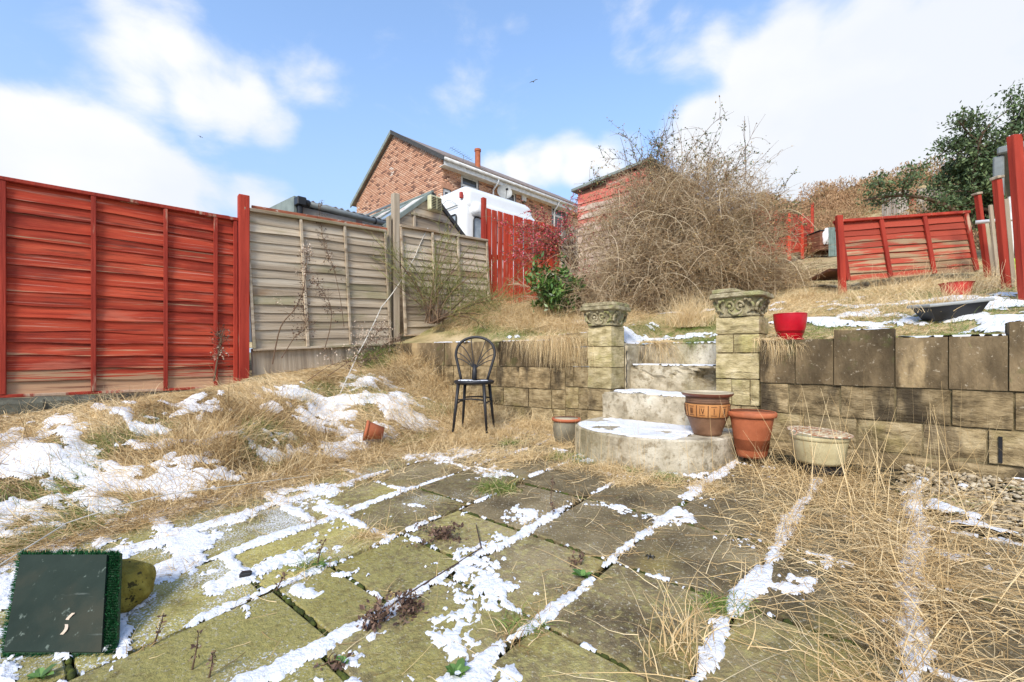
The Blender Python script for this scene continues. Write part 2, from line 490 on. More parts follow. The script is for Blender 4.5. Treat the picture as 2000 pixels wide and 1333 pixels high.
M['grey_wood'] = material('weathered_grey_wood', [(.28, (.25, .185, .125)), (.5, (.52, .42, .30)), (.75, (.72, .63, .49))], scale=5, stretch=(.12, 1, 2.2), detail=9, rough=.85, bump=.5, bscale=20, bstretch=(.08, 1, 2.5), rand=.14,
                          layers=[((.26, .14, .06), 2.3, (.25, 1, 1.2), .55, .68, .65), ((.20, .20, .07), 1.6, (.4, 1, 1), .56, .68, .5), ((.10, .075, .05), 14, (.16, 1, 1.4), .64, .72, .5)])
M['grey_post'] = material('grey_timber_post', [(.28, (.18, .14, .10)), (.5, (.40, .32, .23)), (.75, (.58, .50, .38))], scale=5, stretch=(2, 2, .12), detail=9, rough=.85, bump=.5, bscale=20, bstretch=(2, 2, .08), rand=.12,
                          layers=[((.25, .26, .11), 2, (1, 1, .4), .54, .68, .5)])
M['bare_slat'] = material('half_stripped_slat', [(.3, (.18, .10, .055)), (.7, (.42, .29, .17))], scale=5, stretch=(.12, 1, 2), rough=.85, bump=.5, bscale=18, bstretch=(.08, 1, 2), rand=.15,
                          layers=[((.38, .050, .028), 4.0, (.25, 1, 2.6), .58, .68, .92, 'peel')])
M['white_slat'] = material('faded_white_weatherboard', [(.3, (.40, .29, .22)), (.7, (.68, .56, .46))], scale=4, stretch=(.15, 1, 2), rough=.85, bump=.4, bscale=18, bstretch=(.08, 1, 2), rand=.1,
                           layers=[((.54, .09, .06), 3.0, (.35, 1, 2.0), .66, .76, .85, 'peel')])
M['black_metal'] = plain('black_metal', (.022, .022, .025), .45)
M['black_plastic'] = plain('black_plastic', (.018, .018, .02), .35)
M['white_plastic'] = plain('white_plastic', (.72, .72, .70), .35)
M['grey_pipe'] = plain('grey_pipe', (.20, .22, .22), .45)
M['felt'] = plain('roofing_felt', (.06, .06, .06), .9, bump=.3)
M['green_trim'] = plain('grey_green_trim', (.24, .28, .25), .7)
M['zinc'] = material('weathered_sheet', [(.3, (.28, .29, .28)), (.7, (.46, .47, .46))], scale=3, rough=.5, layers=[((.30, .10, .05), 4, (1, 1, .3), .58, .68, .6)])
M['stained_white'] = material('stained_white_wall', [(.3, (.45, .42, .37)), (.7, (.70, .67, .62))], scale=4, rough=.8, stretch=(1, 1, .3), layers=[((.40, .16, .12), 9, (1, 1, .10), .55, .66, .7)])
M['rust'] = material('rusty_rail', [(.3, (.22, .06, .03)), (.7, (.50, .17, .09))], scale=20, stretch=(.3, 1, 1), rough=.9, layers=[((.65, .58, .5), 26, (.5, 1, 1), .58, .66, .8)])
M['brick'] = material('house_brick', [(0, (.20, .11, .08)), (.16, (.30, .15, .10)), (.22, (.48, .24, .15)), (.6, (.60, .33, .21)), (.86, (.66, .42, .29)), (1, (.66, .58, .50))], scale=3, tint=.999, rough=.9, bump=.2)
M['house_mortar'] = plain('house_mortar', (.56, .46, .38), .95)
M['roof_tile'] = material('concrete_roof_tile', [(.3, (.16, .12, .10)), (.7, (.28, .23, .20))], scale=4, rough=.85, rand=.15)
M['glass'] = plain('window_glass', (.05, .06, .07), .08, spec=.8)
M['van'] = material('white_vehicle_paint', [(.3, (.74, .75, .74)), (.7, (.82, .82, .80))], scale=2, rough=.28, spec=.5)
M['van_glass'] = plain('vehicle_glass', (.30, .34, .36), .08, spec=.8)
M['cream'] = plain('cream_plastic', (.66, .62, .38), .5)
M['terracotta_out'] = material('terracotta', [(.3, (.34, .095, .04)), (.7, (.55, .17, .075))], scale=6, rough=.7, bump=.2, bscale=50, layers=[((.28, .10, .05), 3, (1, 1, .5), .52, .66, .6)])
M['pot_brown'] = material('brown_stoneware', [(.3, (.13, .065, .035)), (.7, (.28, .15, .085))], scale=8, rough=.5, stretch=(1, 1, 1), bump=.15, bscale=60, spec=.4)
M['pot_band'] = material('orange_clay_band', [(.3, (.42, .17, .05)), (.7, (.60, .28, .10))], scale=10, rough=.65, bump=.2, bscale=60)
M['pot_mark'] = plain('incised_mark', (.05, .02, .012), .8)
M['pot_rim'] = material('glazed_rim', [(.3, (.16, .05, .03)), (.7, (.25, .09, .06))], scale=8, rough=.3, spec=.5)
M['pot_in'] = material('buff_glaze', [(.3, (.42, .34, .22)), (.7, (.62, .53, .38))], scale=8, rough=.45, layers=[((.2, .17, .1), 6, (1, 1, 1), .55, .7, .5)])
M['pot_grey'] = material('grey_green_glaze', [(.3, (.12, .10, .07)), (.7, (.30, .27, .19))], scale=8, rough=.45)
M['red_plastic'] = plain('red_plastic', (.55, .008, .022), .25, spec=.5)
M['faded_red'] = plain('faded_red_plastic', (.50, .05, .035), .5)
M['cream_pot'] = material('cream_painted_pot', [(.3, (.46, .38, .20)), (.7, (.68, .60, .36))], scale=6, rough=.7, bump=.2, layers=[((.22, .18, .08), 4, (1, 1, 1), .55, .68, .7)])
M['wire'] = material('rusty_pale_wire', [(.4, (.40, .18, .10)), (.6, (.72, .66, .50))], scale=30, rough=.6)
M['board'] = material('dark_green_board', [(.3, (.020, .030, .024)), (.7, (.032, .045, .036))], scale=5, rough=.8, speck=((.20, .24, .20), 26, .62, .72, .6), spec=.08, bump=.25, bscale=30, layers=[((.07, .065, .045), 2.2, (1, 1, 1), .50, .68, .55), ((.14, .16, .14), 9, (.3, 3, 1), .62, .68, .6)])
M['turf'] = material('artificial_turf', [(0, (.004, .035, .010)), (.5, (.012, .095, .028)), (1, (.05, .22, .08))], scale=3, tint=.85, rough=.5, coord='World')
M['mossy_stone'] = material('mossy_yellow_stone', [(.3, (.12, .09, .018)), (.5, (.27, .21, .035)), (.7, (.42, .34, .07))], scale=12, detail=9, rough=.95, bump=1.0, bscale=34, speck=((.035, .03, .012), 26, .58, .63, .9), layers=[((.10, .12, .03), 5, (1, 1, 1), .52, .62, .7)])
M['bark'] = material('twig_bark', [(0, (.07, .045, .03)), (.5, (.19, .12, .075)), (1, (.36, .24, .15))], scale=3, tint=.8, rough=.9, coord='World')
M['bramble'] = material('bramble_twig', [(0, (.13, .08, .05)), (.3, (.36, .25, .15)), (.65, (.60, .46, .29)), (1, (.80, .68, .47))], scale=2, tint=.75, rough=.85, coord='World', spec=.15)
M['bud'] = material('bramble_leaf', [(0, (.10, .06, .035)), (.4, (.32, .19, .09)), (.7, (.48, .31, .14)), (1, (.36, .33, .12))], scale=2, tint=.8, rough=.85, coord='World', spec=.15)
M['green_twig'] = material('green_broom_stem', [(0, (.10, .09, .03)), (.5, (.24, .25, .08)), (1, (.42, .40, .16))], scale=3, tint=.8, rough=.8, coord='World')
M['berry'] = material('red_berry', [(0, (.20, .02, .03)), (.5, (.52, .06, .08)), (1, (.72, .20, .24))], scale=3, tint=.85, rough=.5, coord='World')
M['laurel'] = material('glossy_evergreen_leaf', [(0, (.025, .055, .012)), (.5, (.08, .16, .03)), (.85, (.17, .29, .07)), (1, (.36, .42, .12))], scale=3, tint=.85, rough=.32, coord='World', spec=.5)
M['tree_leaf'] = material('tree_leaf', [(0, (.03, .045, .02)), (.5, (.09, .14, .055)), (1, (.22, .28, .12))], scale=1, tint=.75, rough=.6, coord='World')
M['scrub'] = material('hillside_scrub', [(0, (.11, .06, .035)), (.35, (.32, .18, .09)), (.6, (.46, .29, .16)), (.8, (.27, .25, .09)), (1, (.38, .37, .14))], scale=.25, tint=.55, rough=.95, coord='World')
M['hill'] = material('hillside_ground', [(.3, (.34, .22, .12)), (.5, (.50, .36, .20)), (.7, (.36, .33, .14))], scale=.3, detail=9, rough=1, coord='World')
M['dead_leaf'] = material('withered_leaf', [(0, (.05, .03, .025)), (.6, (.15, .09, .065)), (1, (.28, .18, .13))], scale=5, tint=.8, rough=.9, coord='World')
M['seedhead'] = material('pale_seedhead', [(0, (.40, .28, .18)), (1, (.72, .60, .48))], scale=5, tint=.8, rough=.9, coord='World')
M['pebble'] = material('pebble', [(0, (.16, .12, .07)), (.5, (.40, .31, .19)), (1, (.62, .54, .40))], scale=5, tint=.9, rough=.8, coord='World')
M['string'] = plain('pale_string', (.66, .62, .54), .8)
M['lime'] = plain('lime_plastic', (.35, .55, .02), .4)
M['bird'] = plain('bird_feather', (.14, .15, .18), .8)
M['rubble'] = material('rubble_block', [(.3, (.06, .055, .04)), (.7, (.17, .17, .13))], scale=9, rough=.95, bump=.8)
M['fence_far'] = material('silvered_boards', [(.3, (.26, .22, .18)), (.7, (.46, .40, .34))], scale=5, stretch=(2, 2, .2), rough=.9, rand=.25)
M['teal'] = plain('grey_teal_sheet', (.20, .27, .25), .6)
M['brown_box'] = plain('brown_timber', (.22, .10, .06), .85, bump=.3)
# ================================================================== ground sheets
def grid_sheet(name, ts, qs, zf, mat, qoff=None, cut=None):
    T, Q = np.meshgrid(ts, qs, indexing='ij')
    if qoff is not None: Q = Q + qoff(T)
    x, y = XY(T, Q)
    z = zf(T, Q)
    v = np.stack([x, y, z], -1).reshape(-1, 3)
    n, m = len(ts), len(qs)
    i, j = np.meshgrid(np.arange(n - 1), np.arange(m - 1), indexing='ij')
    a = (i * m + j).ravel()
    f = np.stack([a, a + 1, a + m + 1, a + m], -1)
    if cut is not None: f = f[~cut(T, Q).ravel()[f].any(1)]
    o = np_obj(name, v, f, mat, smooth=True)
    return tag(o, kind='structure')

lin = np.linspace
ts_bed = np.concatenate([lin(-40, -3, 8), lin(-2.5, 4.10, 60)])
qs_bed = np.concatenate([lin(-40, -7, 8), lin(-6, .30, 60)])
patio = grid_sheet('patio', ts_bed, qs_bed, lambda t, q: patio_z(q) - .036 + (fbm(t * 9, q * 9, 3) - .5) * .012, M['bed'])
ts_lo = np.concatenate([lin(4.10, 6.6, 60), np.geomspace(6.8, 60, 14)])
qs_lo = np.concatenate([lin(-40, -7, 8), lin(-6, -.02, 110)])
grid_sheet('grass_bank', ts_lo, qs_lo, lambda t, q: g_lower(t, q), M['soil'], qoff=lambda T: np.interp(T, [4.1, 6.15, 6.6], [-.12, -.42, -.42]) * 1.0)
ts_up = np.concatenate([-np.geomspace(90, 2.2, 26), lin(-2, 7, 110), np.geomspace(7.5, 90, 22)])
qs_up = np.concatenate([lin(.03, 6, 80), np.geomspace(6.3, 160, 46)])
grid_sheet('upper_garden_ground', ts_up, qs_up, g_upper, M['lawn'], qoff=wallq, cut=lambda T, Q: ((T > 1.80) & (T < 2.76) & (Q < .71)) | ((T < 1.43) & (T > -2.3) & (Q < .09)))

# ------------------------------------------------------------------ paving slabs
cols = [-1.62, -1.10, -.58, -.045, .475, .945, 1.475, 1.985, 2.505, 3.04, 3.55, 4.06]
joints = {
    0: [-4.4, -3.8, -3.2, -2.6, -2.0, -1.4], 1: [-4.4, -3.8, -3.2, -2.6, -2.0, -1.3], 2: [-4.7, -4.1, -3.5, -2.9, -2.3, -1.72, -1.12],
    3: [-4.75, -4.15, -3.55, -2.95, -2.29, -1.73, -1.13], 4: [-4.6, -4.0, -3.4, -2.84, -2.28, -1.72, -1.13, -.62],
    5: [-4.55, -3.97, -3.38, -2.81, -2.285, -1.725, -1.12, -.55], 6: [-4.55, -3.97, -3.38, -2.805, -2.285, -1.725, -1.17],
    7: [-4.62, -3.98, -3.32, -3.08, -2.68, -2.285, -1.725, -1.17], 8: [-4.5, -3.95, -3.36, -2.76, -2.2, -1.66, -1.10, -.55],
    9: [-4.6, -4.02, -3.45, -2.9, -2.3, -1.7, -1.12, -.55], 10: [-4.6, -4.05, -3.48, -2.88, -2.28, -1.7, -1.15]}
slope_rot = math.atan(.0783)
for ci, js in joints.items():
    t0, t1 = cols[ci], cols[ci + 1]
    for a, b in zip(js[:-1], js[1:]):
        gt = .012 + .008 * random.random(); gq = .007 + .004 * random.random()
        w = (t1 - t0) / 2 - gt; h = (b - a) / 2 - gq
        if random.random() < .25: w -= .006
        tc_, qc = (t0 + t1) / 2 + random.uniform(-.006, .006), (a + b) / 2
        x, y = XY(tc_, qc)
        m = MB(); m.cbox(-w, w, -h, h, -.034, 0, c=.006, jit=.0035)
        o = m.obj('paving_slab', M['slab'], patio)
        o.location = (x, y, patio_z(qc) + random.uniform(-.003, .004))
        o.rotation_euler = Matrix.Rotation(GROT, 4, 'Z').to_euler()
        R_ = Matrix.Rotation(GROT + random.uniform(-.008, .008), 3, 'Z') @ Matrix.Rotation(slope_rot + random.uniform(-.006, .006), 3, 'X') @ Matrix.Rotation(random.uniform(-.007, .007), 3, 'Y')
        o.rotation_euler = R_.to_euler()
        alg = .34 - .16 * (qc + 3.6) + .02 * tc_ + random.uniform(-.05, .05)
        if tc_ < .6: alg -= .22
        if 1.9 < tc_ < 2.6 and -2.4 < qc < -1.2: alg -= .12
        o.color = (max(0, min(.42, alg + .04)), max(0, min(.09, .045 * (tc_ - 1.8) - .03 * (qc + 2.6))), 0, 1)

# ================================================================== retaining wall, pillars, steps (garden frame: x=-t, y=q)
def gloc(t, q, z): return (*XY(t, q), z)

def rock(m, x0, x1, y0, y1, z0, z1, amp):
    """split-faced block: uneven front, slightly rounded arrises"""
    nx = max(3, int((x1 - x0) / .055)); nz = 4; s = random.random() * 90
    def fr(i, k):
        x = x0 + (x1 - x0) * i / nx; z = z0 + (z1 - z0) * k / nz
        ed = (i in (0, nx)) or (k in (0, nz))
        y = y0 + (float(fbm(x * 14 + s, z * 22 + s, 3)) - .5) * amp * 3.2 + (.007 if ed else 0)
        j = .004
        return (x + (random.uniform(-j, j) if 0 < i < nx else 0), y, z + (random.uniform(-j, j) * (.6 if k in (0, nz) else 1)))
    V = [fr(i, k) for i in range(nx + 1) for k in range(nz + 1)]
    o = len(V); idx = lambda i, k: i * (nz + 1) + k
    Fc = [(idx(i, k), idx(i + 1, k), idx(i + 1, k + 1), idx(i, k + 1)) for i in range(nx) for k in range(nz)]
    ring = [idx(i, 0) for i in range(nx + 1)] + [idx(nx, k) for k in range(1, nz + 1)] + [idx(i, nz) for i in range(nx - 1, -1, -1)] + [idx(0, k) for k in range(nz - 1, 0, -1)]
    for r_ in ring: V.append((V[r_][0], y1, V[r_][2]))
    n = len(ring)
    for a in range(n): Fc.append((ring[a], o + a, o + (a + 1) % n, ring[(a + 1) % n]))
    Fc.append(tuple(range(o, o + n)))
    m.add(V, Fc)

def lay_blocks(root, mbcol, t0, t1, z0, z1, widths, mat, q0=0.0, depth=.16, gap=.006, face=.010):
    """one course of split blocks, local x=-t"""
    x = -t1; k = 0
    while x < -t0 - .02:
        w = widths[k % len(widths)]; k += 1
        x2 = min(x + w, -t0)
        if -t0 - x2 < .07: x2 = -t0
        f = random.uniform(-face, face)
        m = MB(); rock(m, x + gap, x2 - gap, q0 + f, q0 + depth, z0 + gap, z1 - gap * .6, .010)
        m.obj('stone_block', mat, root)
        x = x2

# right wall
rw = thing('garden_retaining_wall', 'long stained block retaining wall with one raised block, right of the steps', 'wall', gloc(0, 0, 0), GROT)
MB().box(-1.43, 2.2, .020, .20, -.9, .10).obj('mortar_core', M['mortar'], rw)
MB().cbox(-1.43, 2.2, -.035, .20, -.92, -.682, c=.02, jit=.008).obj('footing', M['stone_mid'], rw)
lay_blocks(rw, 0, -2.2, 1.43, -.676, -.459, [.30, .33, .35, .30, .26, .34, .31], M['stone'])
lay_blocks(rw, 0, -2.2, 1.43, -.459, -.223, [.20, .33, .31, .276, .276, .33, .29], M['stone_mid'])
for t0, t1, zt in ((.939, 1.43, .120), (.592, .939, .182), (.062, .592, .118), (-.5, .062, .205), (-1.2, -.5, .13), (-2.2, -1.2, .13)):
    n = 2 if t1 - t0 > .45 else 1
    for k in range(n):
        a = t0 + (t1 - t0) * k / n; b = t0 + (t1 - t0) * (k + 1) / n
        m = MB(); rock(m, -b + .003, -a - .003, random.uniform(-.012, -.004), .21, -.219, zt, .006)
        m.obj('coping_block', M['stone_top'], rw)
m = MB(); m.box(-.105, -.088, -.013, .02, -.66, -.50); m.obj('drain_slot', M['black_plastic'], rw)

# left wall, from the left pillar to the fence
p0 = Vector((*XY(3.36, -.0), 0)); p1 = Vector((*XY(6.02, -.40), 0))
dl = (p0 - p1); LW = dl.length
lw = thing('garden_retaining_wall', 'low dark topped sandstone retaining wall behind the black chair', 'wall', (p1.x, p1.y, 0), math.atan2(dl.y, dl.x))
MB().box(0, LW, .021, .20, -1.0, .13).obj('mortar_core', M['mortar'], lw)
def course(root, L, z0, z1, widths, mat, depth=.16):
    x = 0; k = 0
    while x < L - .02:
        x2 = min(x + widths[k % len(widths)], L); k += 1
        if L - x2 < .08: x2 = L
        m = MB(); rock(m, x + .005, x2 - .005, random.uniform(-.010, .006), depth, z0 + .006, z1 - .004, .008)
        m.obj('stone_block' if mat != M['stone_top'] else 'coping_block', mat, root)
        x = x2
course(lw, LW, -.137, .170, [.92, .88, .9], M['stone_top'])
course(lw, LW, -.384, -.137, [.42, .31, .35, .28, .40, .33], M['stone_mid'])
course(lw, LW, -.600, -.384, [.31, .35, .30, .26, .34], M['stone'])
course(lw, LW, -.82, -.600, [.36, .30, .33, .28], M['stone'])

# low stones at the fence foot, left of the wall
o = thing('stone_stub', 'short mossy stone stub under the grey fence at the end of the low wall', 'wall', (p1.x, p1.y, 0), math.atan2(dl.y, dl.x))
m = MB(); m.cbox(-.26, -.01, .03, .22, -.5, .13, c=.012, jit=.01); m.obj('stone_block', M['stone_mid'], o)
m = MB(); m.cbox(-.46, -.27, .06, .24, -.5, .06, c=.012, jit=.01); m.obj('stone_block', M['stone_top'], o)

# pillars
def pillar(t0, t1, d, courses, label):
    r = thing('stone_pillar', label, 'pillar', gloc(t1, 0, 0), GROT)
    w = t1 - t0
    MB().box(.012, w - .012, .012, d - .010, -.9, courses[0][1] - .03).obj('mortar_core', M['mortar'], r)
    for z0, z1, split, mt in courses:
        xs = [0] + [w * s for s in split] + [w]
        for a, b in zip(xs[:-1], xs[1:]):
            m = MB(); rock(m, a + .004, b - .004, random.uniform(-.014, -.004), d + random.uniform(-.004, .004), z0 + .006, z1 - .005, .012)
            m.obj('stone_block', M[mt], r)
    return r
pillar(1.435, 1.775, .30, [(.175, .322, [], 'stone_pillar'), (.017, .175, [.42], 'stone_pillar'), (-.200, .017, [], 'stone_pillar'), (-.42, -.200, [.38, .80], 'stone_pillar'),
                           (-.64, -.42, [.6], 'stone'), (-.86, -.64, [.3], 'stone_mid')], 'yellow block pillar to the right of the steps, holding the snow dusted carved cap')
pillar(2.785, 3.07, .27, [(.089, .300, [], 'stone_pillar'), (-.126, .089, [], 'stone_pillar'), (-.345, -.126, [], 'stone_pillar'), (-.575, -.345, [], 'stone'), (-.80, -.575, [], 'stone')],
       'yellow block pillar to the left of the steps with dead grass hanging beside it')
pl2 = thing('stone_pillar', 'mossy stone return between the left pillar and the low wall, under hanging grass', 'pillar', gloc(3.36, 0, 0), GROT)
for z0, z1, sp in ((.089, .24, .5), (-.126, .089, .6), (-.345, -.126, .35), (-.575, -.345, .6), (-.80, -.575, .4)):
    for a, b in ((0, .29 * sp), (.29 * sp, .29)):
        m = MB(); rock(m, a + .003, b - .003, random.uniform(-.008, .004), .2, z0 + .004, z1 - .003, .010); m.obj('stone_block', M['stone'], pl2)

# carved caps
def carved_cap(t, q, z, rz, label, broken):
    r = thing('carved_pillar_cap', label, 'pillar cap', gloc(t, q, z), GROT + rz)
    def slab(a, z0, z1, chip=0):
        m = MB(); n = 16
        bm = bmesh.new(); bmesh.ops.create_cube(bm, size=1)
        for v in bm.verts: v.co = Vector((v.co.x * a, v.co.y * a, z0 if v.co.z < 0 else z1))
        bmesh.ops.subdivide_edges(bm, edges=list(bm.edges), cuts=5, use_grid_fill=True)
        for v in bm.verts:
            ax, ay = abs(v.co.x), abs(v.co.y)
            k = max(0, (ax + ay) - a * .82) * .45          # cut corners
            v.co.x -= math.copysign(k, v.co.x) * .6; v.co.y -= math.copysign(k, v.co.y) * .6
            if z1 - v.co.z < .002 or v.co.z - z0 < .002:
                if max(ax, ay) > a * .49: v.co.x *= .965; v.co.y *= .965
            nz = vn(v.co.x * 30 + 3, v.co.y * 30 + v.co.z * 40 + t * 7)
            v.co += Vector((nz - .5, nz - .5, (nz - .5) * .6)) * .008
            if chip and v.co.x > a * .12 and v.co.z > z0 + .004: v.co.z = z0 + .004 + (vn(v.co.x * 40, v.co.y * 40)) * .008
        me = bpy.data.meshes.new('slab'); bm.to_mesh(me); bm.free()
        me.materials.append(M['carved'])
        return me
    o = bpy.data.objects.new('top_moulding', slab(.405, .195, .232, broken)); C.objects.link(o); o.parent = r
    o = bpy.data.objects.new('lower_moulding', slab(.435, .155, .193)); C.objects.link(o); o.parent = r
    # tapered bell
    m = MB()
    prof = [(.150, 0), (.158, .012), (.150, .022), (.150, .06), (.160, .10), (.182, .14), (.190, .157)]
    n = 4; vs = []; fs = []; per = 40
    for hw, zz in prof:
        for k in range(per):
            a = 2 * PI * k / per; c_, s_ = math.cos(a), math.sin(a)
            e = 1 / (abs(c_) ** 5 + abs(s_) ** 5) ** .2
            vs.append((hw * c_ * e, hw * s_ * e, zz))
    for i in range(len(prof) - 1):
        for k in range(per): fs.append((i * per + k, i * per + (k + 1) % per, (i + 1) * per + (k + 1) % per, (i + 1) * per + k))
    m.add(vs, fs); m.obj('bell', M['carved'], r, smooth=True)
    # carved scrolls and rosettes, four sides
    for side in range(4):
        Rz = Matrix.Rotation(side * PI / 2, 4, 'Z')
        m = MB()
        def P(x, zz, out=.0):
            hw = np.interp(zz, [p[1] for p in prof], [p[0] for p in prof])
            return Rz @ Vector((x, -hw - out, zz))
        for sgn in (-1, 1):
            pts = []
            for k in range(22):                              # big volute
                a = k / 21 * 2.3 * PI; rr = .044 * (1 - k / 30)
                pts.append(P(sgn * (.048 + rr * math.cos(a) * .75) - sgn * .012, .082 + rr * math.sin(a) * 1.05, .004))
            m.tube(pts, [.0095] * 14 + [.0085 - .0004 * k for k in range(8)], 6)
            pts = [P(sgn * (.095 + .045 * math.sin(k / 9 * PI)), .03 + .11 * k / 9, .005) for k in range(10)]
            m.tube(pts, [.006 + .006 * math.sin(k / 9 * PI) for k in range(10)], 6)
            for (cx, cz, rr) in ((.045, .085, .016), (.118, .125, .017), (.135, .055, .014), (.085, .135, .012)):
                c0 = P(sgn * cx, cz, .006)
                m.lathe([(0.0005, -rr), (rr * .7, -rr * .7), (rr, 0), (rr * .7, rr * .7), (0.0005, rr)], 8, Matrix.Translation(c0))
        pts = [P(.052 * math.cos(a), .062 + .046 * math.sin(a), .006) for a in [PI + PI * k / 12 for k in range(13)]]
        m.tube(pts, [.005 + .007 * math.sin(k / 12 * PI) for k in range(13)], 6)
        m.lathe([(0.0005, -.012), (.012, 0), (0.0005, .014)], 8, Matrix.Translation(P(0, .135, .006)))
        m.obj('carved_scroll', M['carved'], r, smooth=True)
    return r
carved_cap(2.93, .13, .303, .06, 'flat topped carved stone cap on the left step pillar', False)
carved_cap(1.61, .14, .324, -.02, 'carved stone cap with chipped snowy top corner on the right step pillar', True)

# steps
st = thing('garden_steps', 'crumbling concrete garden steps with a half round bottom step between two pillars', 'steps', gloc(2.27, 0, -.74), GROT)
def halfround(name, cx, cy, r, back, z0, z1, mat, parent, inset=0, hgt=0):
    n = 40; poly = []
    for k in range(n + 1):
        a = PI + PI * k / n
        rr = r * (1 + .012 * math.sin(7 * a)) - inset
        poly.append((cx + rr * math.cos(a) * 1.02, cy + rr * math.sin(a) * .86))
    poly = [(poly[0][0], back)] + poly + [(poly[-1][0], back)]
    m = MB(); N_ = len(poly)
    e = .012
    def ring(z, s): return [((x - cx) * s + cx, (y - cy) * s + cy if y < back - .01 else y, z) for x, y in poly]
    rings = [ring(z0, 1), ring(z0 + (z1 - z0) * .5, 1.004), ring(z1 - e, 1.0), ring(z1, .98)]
    vs = [v for R in rings for v in R]; fs = []
    for i in range(3):
        for k in range(N_): fs.append((i * N_ + k, i * N_ + (k + 1) % N_, (i + 1) * N_ + (k + 1) % N_, (i + 1) * N_ + k))
    fs.append(tuple(range(3 * N_, 4 * N_)))
    m.add(vs, fs)
    return m.obj(name, mat, parent)
# local: x = -(t-2.27), y=q, z from -.74
halfround('bottom_step', .155, -.545, .625, -.16, -.16, .148, M['concrete'], st)
def rough_step(name, x0, x1, y0, y1, z0, z1, hole=None, seed=0):
    bm = bmesh.new(); bmesh.ops.create_cube(bm, size=1)
    for v in bm.verts: v.co = Vector((x0 if v.co.x < 0 else x1, y0 if v.co.y < 0 else y1, z0 if v.co.z < 0 else z1))
    bmesh.ops.bevel(bm, geom=list(bm.edges), offset=.018, segments=2, affect='EDGES')
    bmesh.ops.subdivide_edges(bm, edges=[e for e in bm.edges if e.calc_length() > .1], cuts=18, use_grid_fill=True)
    for v in bm.verts:
        n = float(fbm(v.co.x * 9 + seed, v.co.z * 9 + v.co.y * 7, 4, seed)) - .5
        n2 = float(fbm(v.co.x * 3 + seed, v.co.z * 3 + v.co.y * 3, 2, seed + 4)) - .5
        v.co.y += n * .022; v.co.z += n2 * .012
        if hole and v.co.y < y0 + .06:
            hx, hz, rw_, rh = hole
            d = ((v.co.x - hx) / rw_) ** 2 + ((v.co.z - hz) / rh) ** 2
            d += n * 1.1
            if d < 1: v.co.y += .16 * min(1, (1 - d) * 4)
            cr = abs(v.co.z - (hz + .03 + .05 * math.sin(v.co.x * 9)))
            if cr < .012 and v.co.x < hx: v.co.y += .02
    me = bpy.data.meshes.new(name); bm.to_mesh(me); bm.free(); me.materials.append(M['concrete'])
    o = bpy.data.objects.new(name, me); C.objects.link(o); o.parent = st
    return o
rough_step('step', -.47, .42, -.27, .45, -.2, .385, seed=1)
rough_step('step', -.508, .49, .35, .86, .1, .636, hole=(.34, .53, .17, .085), seed=2)
rough_step('step', -.508, .49, .70, 1.25, .3, .868, seed=3)
m = MB(); m.cbox(-.515, -.485, .27, .72, .34, .84, c=.006, jit=.004); m.obj('side_render', M['concrete'], st)
# crack along the left side of the flight
m = MB(); pts = [(-.488 + .008 * math.sin(k * 2.3) + random.uniform(-.004, .004), .262, .40 + .043 * k) for k in range(10)]
m.tube(pts, [.003 + .004 * random.random() for _ in pts], 5); m.obj('crack', M['black_plastic'], st)
# side wall of the terrace beside the flight
sw = thing('step_side_wall', 'rendered side wall behind the right step pillar', 'wall', gloc(1.775, .30, 0), GROT)
m = MB(); m.cbox(.0, .2, .0, 1.2, -.7, .12, c=.01, jit=.01); m.obj('render_face', M['concrete'], sw)
sw = thing('step_side_wall', 'rendered side wall behind the left step pillar', 'wall', gloc(2.80, .275, 0), GROT)
m = MB(); m.cbox(-.2, .0, .0, 1.2, -.7, .12, c=.01, jit=.01); m.obj('render_face', M['concrete'], sw)
# ================================================================== fences
def slat_mesh(L, h, wav, nseg=9, thick=.009, proud=.020, seed=0):
    """one waney-lap board: local x 0..L, z 0..h, front face towards -y, lower edge proud and wavy"""
    vs = []; fs = []
    for i in range(nseg + 1):
        x = L * i / nseg
        lo = -wav * (float(vn(x * 2.3 + seed * 3.1, seed * 1.7)) * 1.0 + .35 * float(vn(x * 7 + seed, seed)))
        bow = .004 * math.sin(x * 3 + seed)
        vs += [(x, -proud + bow, lo), (x, -.002, h), (x, -.002 + thick, h), (x, -proud + thick + bow, lo)]
    for i in range(nseg):
        a = i * 4; b = a + 4
        fs += [(a, b, b + 1, a + 1), (a + 1, b + 1, b + 2, a + 2), (a + 2, b + 2, b + 3, a + 3), (a + 3, b + 3, b, a)]
    fs += [(0, 1, 2, 3), (nseg * 4 + 3, nseg * 4 + 2, nseg * 4 + 1, nseg * 4)]
    return vs, fs

